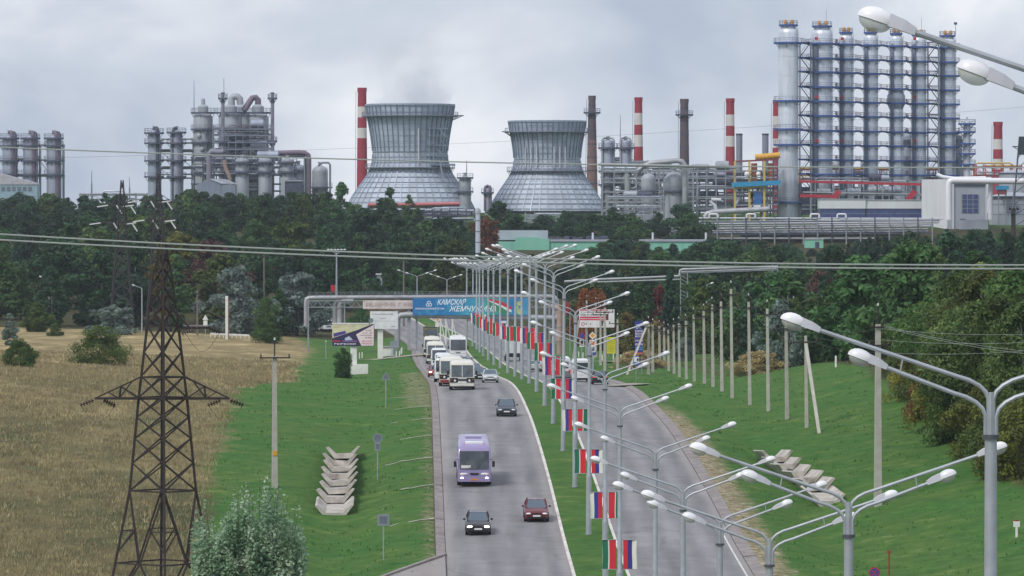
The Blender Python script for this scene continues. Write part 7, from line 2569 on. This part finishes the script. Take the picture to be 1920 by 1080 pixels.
    zE, zR_ = Z(346, d) - g.z, Z(336, d) - g.z
    SHM = mat('shed_sheet', (132, 140, 158), .6, .2, var=.08, streak=True)
    MB().prism([(-w, -.4), (w * .25, -.4), (w * .25, zE + .2), (-w * .35, zR_), (-w, zE)], 0, 9).build('gable_wall', SHM, t)
    MB().box((w * .63, 4.4, zE / 2), (w * .73, 8.6, zE)).build('side_wall', SHM, t)
    MB().add([(-w * .35, -.3, zR_ + .1), (w * .28, -.3, zE + .25), (w * 1.05, 9, zE + .25), (w * .4, 9, zR_ + .1)], [(0, 1, 2, 3)]).build('roof', TANKG, t)
    MB().box((-w * .4, -.06, 1.6), (3, .1, 3.2)).build('door', DSTEEL, t)
    g = G(536, 1462); s = F / 1462
    t = thing('shed', 'dark grey block shed at the right foot of the silos', 'shed', g)
    MB().box((14 / s, 3, (Z(340, 1462) - g.z) / 2), (32 / s, 6, Z(340, 1462) - g.z + .8)).build('wall', DSTEEL, t)
    MB().box((14 / s, 3, Z(339, 1462) - g.z), (34 / s, 6.6, .3)).build('roof', TANKG, t)
    MB().box((10 / s, -.04, 1.8), (2, .1, 2.6)).build('door', STEELG, t)
    vessel('round grey tank with a rail beside the brown duct', 560, 308, 1500, 26, [318, 348], m=ALU2, pm=PLATG, dome=.5, cat='vessel', name='tank', pipe=[(-.5, RAIL, .3)])
    vessel('round grey tank with a bent vent right of the brown duct', 600, 310, 1500, 30, [350], m=TANKG, pm=PLATG, dome=.6, cat='vessel', name='tank')
    big_pipe('vent_pipe', 'thin vent pipe looping over the rightmost round tank', [(597, 312), (599, 307), (606, 305), (616, 305), (619, 309), (619, 368)], 1496, .3, RAIL)
reactors()
rack('tall scaffold of thin pipes and rails in front of the middle and right reactor towers', 400, 512, 236, 1488, 3, [242, 254, 267, 280, 294], 9, RAIL, 30, 71, name='steel_frame', cat='steel frame', rp=.2, pw=.18, drums=4, pm=[DSTEEL, STEELG, BROWNP, RAIL])
rack('crowded dark pipe frame behind the dome vessels and the coloured frame', 1195, 1462, 322, 1522, 6, [328, 340, 354, 368, 382, 396], 17, DSTEEL, 70, 73, name='steel_frame', cat='steel frame', drums=16, pw=.25, pm=[DSTEEL, BROWNP, STEELG, PIPEG, LAMPN])
rack('crowded pipe frame between the striped chimney and the right cooling tower', 1128, 1215, 300, 1530, 5, [306, 318, 332, 348, 366, 386], 8, STEELG, 40, 75, name='steel_frame', cat='steel frame', drums=4, pw=.22, pm=[DSTEEL, RAIL, STEELG, PIPEG])
g = G(1618, 1556)  # added dark backing, stands in for the dark clutter behind the frame
t = thing('dark_backing', 'dark blue grey backing block added behind the frame under the battery', 'building', g)
H = Z(352, 1556) - g.z
MB().box((0, 5, H / 2 - .4), (232 * 1556 / F, 8, H + .8)).build('wall', mat('backing_dark', (70, 76, 104), .7, var=.25, scale=.3), t)
MB().box((0, 5, H + .1), (236 * 1556 / F, 8.6, .3)).build('roof', DSTEEL, t)
for k in range(14):
    MB().box(((-108 + 16.5 * k) * 1556 / F, .95, H * .6), (1.5, .1, 1.4)).build('window', GLASS, t)
# twin columns and the triple at the far left
vessel('left of the two dark slim columns behind the lattice pylons', 289, 243, 1500, 23, [248, 267, 300, 330], m=ALU2, pm=PLATG, dome=.5, pipe=[(.6, DSTEEL, .6)])
vessel('right of the two dark slim columns behind the lattice pylons', 331, 243, 1500, 23, [247, 267, 300, 330], m=ALU2, pm=PLATG, dome=.5, pipe=[(-.5, DSTEEL, .4)])
rack('steel link frame joining the two dark slim columns to the reactors', 300, 362, 262, 1504, 4, [268, 284, 300, 316, 334], 4, STEELG, 8, 51)
for px, lab in ((18, 'leftmost of three silver columns at the left edge of the plant'), (57, 'middle of three silver columns at the left edge of the plant'), (101, 'right of three silver columns at the left edge of the plant')):
    vessel(lab, px, 251, 1450, 27, [258, 272, 300, 326], m=ALU2, pm=PLATG, dome=.6, pipe=[(.45, BROWNP, .6), (.95, DSTEEL, .35)], pw=1.15)
rack('low link frame between the three silver columns', 30, 118, 270, 1456, 4, [273, 300, 330], 5, STEELG, 8, 53)
def left_building():
    d = 1420.0; s = F / d
    g = G(20, d)
    t = thing('workshop', 'low pale workshop with a slanting roof and blue band below the three columns', 'building', g)
    z = lambda py: Z(py, d) - g.z
    x = lambda px: X(px, d) - g.x
    MB().box(((x(-60) + x(70)) / 2, 4, z(346) / 2 - .4), (x(70) - x(-60), 8, z(346) + .8)).build('wall', mat('wall_blue', (146, 172, 184), .7), t)
    MB().prism([(x(-60), z(346)), (x(70), z(346)), (x(70), z(344)), (x(0), z(325)), (x(-60), z(322))], -.2, 8.2).build('roof_gable', mat('roof_pale', (178, 178, 184), .6), t)
    for k in range(7):
        MB().box((x(-4 + 10 * k), -.05, z(354)), (1.0, .1, 1.2)).build('window', GLASS, t)
left_building()
rack('low steel gantry on the skyline between the far pylons', 150, 275, 362, 1520, 3, [366, 374], 7, STEELG, 6, 57, pw=.25)

# ---------------------------------------------------------------- buildings
WALLW = mat('wall_white', (214, 216, 220), .75, var=.06, scale=.25, dirt=(170, 172, 180), dirt_amt=.4, streak=True)
WALLG = mat('wall_grey', (166, 172, 182), .75, var=.08, scale=.25, dirt=(130, 134, 144), dirt_amt=.4, streak=True)
MINT = mat('wall_mint', (132, 194, 172), .75, var=.05, scale=.25, dirt=(104, 170, 150), dirt_amt=.4, streak=True)
BAND = mat('window_band', (58, 72, 120), .2, 0, var=.25, scale=.8, spec=.7)
def white_hall():
    d = 1432.0; s = F / d
    g = G(1633, d)
    t = thing('office_building', 'low white building with a dark blue window band under the column battery', 'building', g)
    z = lambda py: Z(py, d) - g.z
    x = lambda px: X(px, d) - g.x
    for a, b, top, y in ((1537, 1623, 374, 0), (1623.6, 1732, 375.5, .6)):
        w = x(b) - x(a); c = (x(a) + x(b)) / 2
        MB().box((c, 5 + y, z(409) / 2 - .4), (w, 10, max(.6, z(409) + .8))).build('base_wall', WALLW, t)
        MB().box((c, 5 + y, (z(top) + z(391)) / 2), (w, 10, z(top) - z(391))).build('parapet_wall', WALLW, t)
        MB().box((c, 5.2 + y, (z(391) + z(409)) / 2), (w - .3, 9.8, z(391) - z(409) + .04)).build('recess', BAND, t)
        n = int(w / 1.55)
        for k in range(n):
            xx = c - w / 2 + w * (k + .5) / n
            o = MB().box((xx, .28 + y, (z(391.5) + z(408.5)) / 2), (w / n - .18, .08, z(391.5) - z(408.5))).build('window', BAND, t)
            MB().box((xx, .2 + y, (z(391.5) + z(408.5)) / 2), (w / n - .1, .06, .1)).build('transom', STEELG, o)
        MB().box((c, 5 + y, z(top) + .1), (w + .4, 10.4, .25)).build('roof', WALLG, t)
white_hall()
def white_block():
    d = 1412.0; s = F / d
    g = G(1795, d)
    t = thing('compressor_building', 'tall white block building with one large dark window right of the battery', 'building', g)
    z = lambda py: Z(py, d) - g.z
    x = lambda px: X(px, d) - g.x
    # plan: long side wall at left, front wall at right
    zt0, zt1 = z(336), z(344)
    A, B, C = (x(1733), 9.0), (x(1776), 0.0), (x(1852), 1.2)
    Dp = (x(1815), 12.0)
    def wall(p, q, zt, m, nm, th=.4):
        MB().add([(p[0], p[1], -.5), (q[0], q[1], -.5), (q[0], q[1], zt), (p[0], p[1], zt), (p[0], p[1] + th, -.5), (q[0], q[1] + th, -.5), (q[0], q[1] + th, zt), (p[0], p[1] + th, zt)],
                 [(0, 1, 2, 3), (7, 6, 5, 4), (3, 2, 6, 7), (1, 5, 6, 2), (0, 3, 7, 4)]).build(nm, m, t)
    wall(A, B, zt0, WALLW, 'side_wall'); wall(B, C, zt0 - .3, WALLG, 'front_wall'); wall(A, Dp, zt0, WALLW, 'back_wall'); wall(Dp, C, zt0 - .3, WALLG, 'end_wall')  # front and end walls: shade on the white block put into a grey colour
    MB().add([(A[0], A[1], zt0 - .4), (B[0], B[1] + .3, zt0 - .4), (C[0], C[1] + .3, zt0 - .5), (Dp[0], Dp[1], zt0 - .4)], [(0, 1, 2, 3)]).build('roof', TANKG, t)
    yb = lambda px: B[1] + (x(px) - B[0]) / (C[0] - B[0]) * (C[1] - B[1])
    o = MB().bar((x(1804), yb(1804) - .05, z(382)), (x(1835), yb(1835) - .05, z(382)), .16, z(365) - z(400)).build('window', BAND, t)
    for k in range(4):
        px = 1804 + 31 * k / 3
        MB().box((x(px), yb(px) - .17, z(382)), (.16, .08, z(365) - z(400))).build('mullion', STEELG, o)
    for py in (374, 383, 391):
        MB().bar((x(1804), yb(1804) - .17, z(py)), (x(1835), yb(1835) - .17, z(py)), .08, .14).build('transom', STEELG, o)
    for a, b in (((1787, 345), (1787, 412)), ((1850, 346), (1850, 412))):
        MB().bar((x(a[0]), yb(a[0]) - .2, z(a[1])), (x(b[0]), yb(b[0]) - .2, -.3), .5).build('pilaster', LAMPN, t)
    MB().bar((x(1787), yb(1787) - .2, z(346)), (x(1850), yb(1850) - .2, z(346.5)), .4, .5).build('cornice', DSTEEL, t)
    MB().box((x(1825), yb(1825) - .8, .9), (8, 1.4, 2.6)).build('porch', WALLG, t)
    MB().box((x(1805), yb(1805) - .15, 1.2), (1.6, .2, 2.6)).build('door', DSTEEL, t)
    big_pipe('steam_pipe', 'thick white pipe bending down the front of the white block building', [(1779, 412), (1779, 345), (1781, 340), (1786, 338.5), (1920, 340), (1990, 341)], 1404, .85, LAMPW)
    big_pipe('steam_pipe', 'white pipe lying over the roof of the white block building', [(1756, 327), (1768, 332), (1790, 335), (1848, 334)], 1426, .55, LAMPW, legs=[(1790, 335), (1846, 334)])
    big_pipe('steam_pipe', 'upright grey pipe at the right corner of the white block building', [(1857, 412), (1857, 346), (1860, 341)], 1406, .7, LAMPN)
    # storage tank
    g2 = G(1900, 1440); s2 = F / 1440
    t2 = thing('storage_tank', 'wide grey storage tank at the right edge behind the trees', 'tank', g2)
    H = Z(368, 1440) - g2.z
    R = 46 / s2
    MB().lathe([(R, -.5), (R, H), (R * .5, H + .9), (.3, H + 1.2)], 36).build('shell', WALLG, t2, True)
    MB().ring(R, R + .5, H - .5, H, 36).build('rim', DSTEEL, t2)
    for q in (.35, .7): MB().ring(R - .02, R + .08, H * q, H * q + .15, 36).build('band', RAIL, t2)
    g2 = G(1905, 1475); s2 = F / 1475
    t2 = thing('storage_tank', 'taller grey tank block behind the wide storage tank', 'tank', g2)
    H = Z(324, 1475) - g2.z
    MB().lathe([(32 / s2, -.5), (32 / s2, H), (3 / s2, H + 1)], 28).build('shell', WALLG, t2, True)
    MB().ring(32 / s2, 33 / s2, H - .4, H, 28).build('rim', DSTEEL, t2)
    # coloured deck and pipework behind
    rack('red and yellow pipe deck behind the white block building', 1830, 1915, 308, 1500, 6, [313, 330], 6, REDP, 10, 61, beam=mat('steel_rustred'), pm=[LAMPN, YELP, PIPEG])
    g2 = G(1879, 1430)
    t2 = thing('cooler_box', 'bright cyan box on a red base behind the right pipe', 'tank', g2)
    zc = Z(352, 1430) - g2.z
    MB().box((0, 0, zc), (24 * 1430 / F, 3, 1.1)).build('box', CYANP, t2)
    MB().box((0, 0, zc - 1.2), (16 * 1430 / F, 2.4, 1.4)).build('base', mat('steel_rustred'), t2)
    for x_ in (-1, 1): MB().bar((x_, 0, -.3), (x_, 0, zc - 1), .3).build('leg', STEELG, t2)
    # dark flare support at the right edge
    g2 = G(1916, 1400)
    t2 = thing('signal_tower', 'dark tapering tower top with a side deck at the right edge', 'tower', g2)
    H = Z(256, 1400) - g2.z
    s2 = F / 1400
    for a in (-1, 1):
        MB().bar((a * 3, 0, -.3), (a * 1.0, 0, H - 4), .4).build('leg', DSTEEL, t2)
    for k in range(8): MB().bar((-3 + .22 * k, 0, H * k / 9), (3 - .22 * k - .2, 0, H * (k + 1) / 9), .2).build('brace', DSTEEL, t2)
    MB().loft([[(-1.2, -1, H - 5), (2.5, -1, H - 5), (2.5, 1, H - 5), (-1.2, 1, H - 5)], [(-.8, -1, H), (2.5, -1, H), (2.5, 1, H), (-.8, 1, H)]]).build('head', mat('deep_green_steel', (44, 60, 66), .6), t2)
    MB().bar((-2.6, 0, Z(275, 1400) - g2.z), (1, 0, Z(275, 1400) - g2.z), 1.5, .3).bar((-2.4, 0, Z(275, 1400) - g2.z), (0, 0, Z(285, 1400) - g2.z), .2).build('deck', DSTEEL, t2)
    # rusty mast with lamp platform in front
    g2 = G(1900, 1180)
    t2 = thing('floodlight_tower', 'rusty floodlight tower with a small caged deck before the grey tank', 'mast', g2)
    H = Z(368, 1180) - g2.z
    s2 = F / 1180
    MB().lathe([(.7, -.4), (.5, H - 3)], 8).build('mast', RUST, t2)
    MB().lathe([(.12, H - 3), (.08, H + 3)], 6).build('rod', RAIL, t2)
    zd = Z(398, 1180) - g2.z
    o = MB().box((0, 0, zd), (24 / s2, 2.2, .2)).build('deck', DSTEEL, t2)
    r = MB()
    for k in range(7):
        xx = -12 / s2 + 24 / s2 * k / 6
        r.bar((xx, -1.1, zd), (xx, -1.1, zd + 1.4), .1)
    r.bar((-12 / s2, -1.1, zd + 1.4), (12 / s2, -1.1, zd + 1.4), .1).bar((-12 / s2, -1.1, zd + .7), (12 / s2, -1.1, zd + .7), .08)
    r.build('railing', DSTEEL, o)
    for xx in (-.9, 0, .9): MB().ell((xx, -1.2, zd + .8), (.35, .3, .35), None, n=8, k=4).build('floodlight', BLACKP, t2)
white_block()
def mint():
    d = 1262.0; s = F / d
    g = G(1130, d)
    t = thing('warehouse', 'long mint green warehouse half hidden by trees below the refinery', 'building', g)
    z = lambda py: Z(py, d) - g.z
    x = lambda px: X(px, d) - g.x
    MB().box(((x(935) + x(1330)) / 2, 8, z(453) / 2 - .5), (x(1330) - x(935), 12, z(453) + 1)).build('long_wall', MINT, t)
    MB().box(((x(966) + x(1010)) / 2, 7.8, z(445) / 2 - .5), (x(1010) - x(966), 12, z(445) + 1)).build('stepped_wall', MINT, t)
    MB().box(((x(1010) + x(1030)) / 2, 7.4, z(447.5) / 2 - .5), (x(1030) - x(1010), 12, z(447.5) + 1)).build('stepped_wall', MINT, t)
    MB().box(((x(1030) + x(1335)) / 2, 8, z(451)), (x(1335) - x(1030), 12.6, .5)).build('roof_edge', WALLG, t)
    MB().box(((x(930) + x(1028)) / 2, 12, z(441)), (x(1028) - x(930), 8, 2.4)).build('roof_plant_room', WALLG, t)
    rng = random.Random(4)
    for k in range(8):
        px = 1035 + 14 * k + rng.uniform(-3, 3)
        MB().box((x(px), 8, z(448)), (rng.uniform(1.2, 2.2), 2, rng.uniform(.8, 1.6))).build('roof_vent', DSTEEL, t)
    for px in (1112, 1225, 1360):
        MB().lathe([(.25, z(452)), (.25, z(436))], 8, (x(min(px, 1325)), 5, 0)).build('roof_pipe', LAMPN, t)
    for k in range(9):
        MB().bar((x(960 + 40 * k), 1.95, -.4), (x(960 + 40 * k), 1.95, z(455)), .12, .06).build('downpipe', mat('mint_dark', (104, 172, 150)), t)
    g2 = G(1527, 1385)
    t2 = thing('kiosk', 'small mint green block under the long pipe rack', 'building', g2)
    H = Z(449, 1385) - g2.z
    MB().box((0, 3, H / 2 - .4), (5, 4, H + .8)).build('wall', MINT, t2)
    MB().box((0, 3, H + .1), (5.4, 4.4, .25)).build('roof', WALLG, t2)
    MB().box((.8, .95, .8), (1.1, .1, 1.8)).build('door', DSTEEL, t2)
mint()
for px, py, w, lab in ((721, 515, 28, 'low white roofed hut among the trees behind the pipe bridge'), (722, 465, 8, 'tiny white roofed hut high among the trees behind the mast')):
    d = 1080 if w > 10 else 1180
    g = G(px, d); s = F / d
    t = thing('hut', lab, 'hut', g)
    H = Z(py, d) - g.z
    MB().box((0, 0, H / 2 - .4), (w / s, 3, H + .8)).build('wall', WALLG, t)
    MB().box((0, 0, H + .1), (w / s + .5, 3.6, .25)).build('roof', WALLW, t)
    MB().box((0, -1.53, H - 1.2), (1.0, .06, .8)).build('window', GLASS, t)
# ================================================================ STEAM AND HAZE
def steam():
    d = 1570.0
    g = P(769, 199, d)
    mb = MB()
    mb.lathe([(11.0, -1.5), (13.5, 3), (15.5, 9), (17, 16), (18, 23), (15, 28)], 24)
    o = mb.build('steam_plume', None, None, True, loc=g)
    o.data.materials.clear()
    m = bpy.data.materials.new('steam')
    m.use_nodes = True
    n, l = m.node_tree.nodes, m.node_tree.links
    n.remove(n['Principled BSDF'])
    v = n.new('ShaderNodeVolumePrincipled')
    v.inputs['Color'].default_value = (.90, .94, 1.0, 1)
    tc = n.new('ShaderNodeTexCoord')
    nz = n.new('ShaderNodeTexNoise'); nz.inputs['Scale'].default_value = .11; nz.inputs['Detail'].default_value = 4
    l.new(tc.outputs['Object'], nz.inputs['Vector'])
    sp = n.new('ShaderNodeSeparateXYZ'); l.new(tc.outputs['Object'], sp.inputs[0])
    # fades outward and upward
    ln = n.new('ShaderNodeVectorMath'); ln.operation = 'LENGTH'
    sc = n.new('ShaderNodeVectorMath'); sc.operation = 'MULTIPLY'; sc.inputs[1].default_value = (1, 1, 0)
    l.new(tc.outputs['Object'], sc.inputs[0]); l.new(sc.outputs[0], ln.inputs[0])
    r1 = n.new('ShaderNodeMapRange'); r1.inputs['From Min'].default_value = 16; r1.inputs['From Max'].default_value = 5
    l.new(ln.outputs['Value'], r1.inputs['Value'])
    r2 = n.new('ShaderNodeMapRange'); r2.inputs['From Min'].default_value = 26; r2.inputs['From Max'].default_value = -2
    l.new(sp.outputs['Z'], r2.inputs['Value'])
    r3 = n.new('ShaderNodeMapRange'); r3.inputs['From Min'].default_value = .38; r3.inputs['From Max'].default_value = .7; r3.inputs['To Max'].default_value = .16
    l.new(nz.outputs['Fac'], r3.inputs['Value'])
    a = n.new('ShaderNodeMath'); a.operation = 'MULTIPLY'; l.new(r1.outputs[0], a.inputs[0]); l.new(r2.outputs[0], a.inputs[1])
    b = n.new('ShaderNodeMath'); b.operation = 'MULTIPLY'; l.new(a.outputs[0], b.inputs[0]); l.new(r3.outputs[0], b.inputs[1])
    l.new(b.outputs[0], v.inputs['Density'])
    l.new(v.outputs[0], n['Material Output'].inputs['Volume'])
    o.data.materials.append(m)
    m.cycles.volume_step_rate = 1.0
    struct(o, 'stuff')
    o['label'] = 'faint grey steam rising out of the left cooling tower'
    o['category'] = 'steam'
steam()

def haze():
    zlo = -2.5
    o = MB().box((0, 1290, (zlo + 112) / 2), (3400, 2740, 112 - zlo)).build('haze', None)
    o.data.materials.clear()
    m = bpy.data.materials.new('haze_air')
    m.use_nodes = True
    n, l = m.node_tree.nodes, m.node_tree.links
    n.remove(n['Principled BSDF'])
    v = n.new('ShaderNodeVolumePrincipled')
    v.inputs['Color'].default_value = (.80, .88, 1.0, 1)
    v.inputs['Density'].default_value = HAZE_DENSITY
    v.inputs['Anisotropy'].default_value = 0.0
    l.new(v.outputs[0], n['Material Output'].inputs['Volume'])
    o.data.materials.append(m)
    struct(o, 'stuff')
    o['label'] = 'thin bluish haze in the air over the valley'
    o['category'] = 'haze'
HAZE_DENSITY = 0.000055
haze()
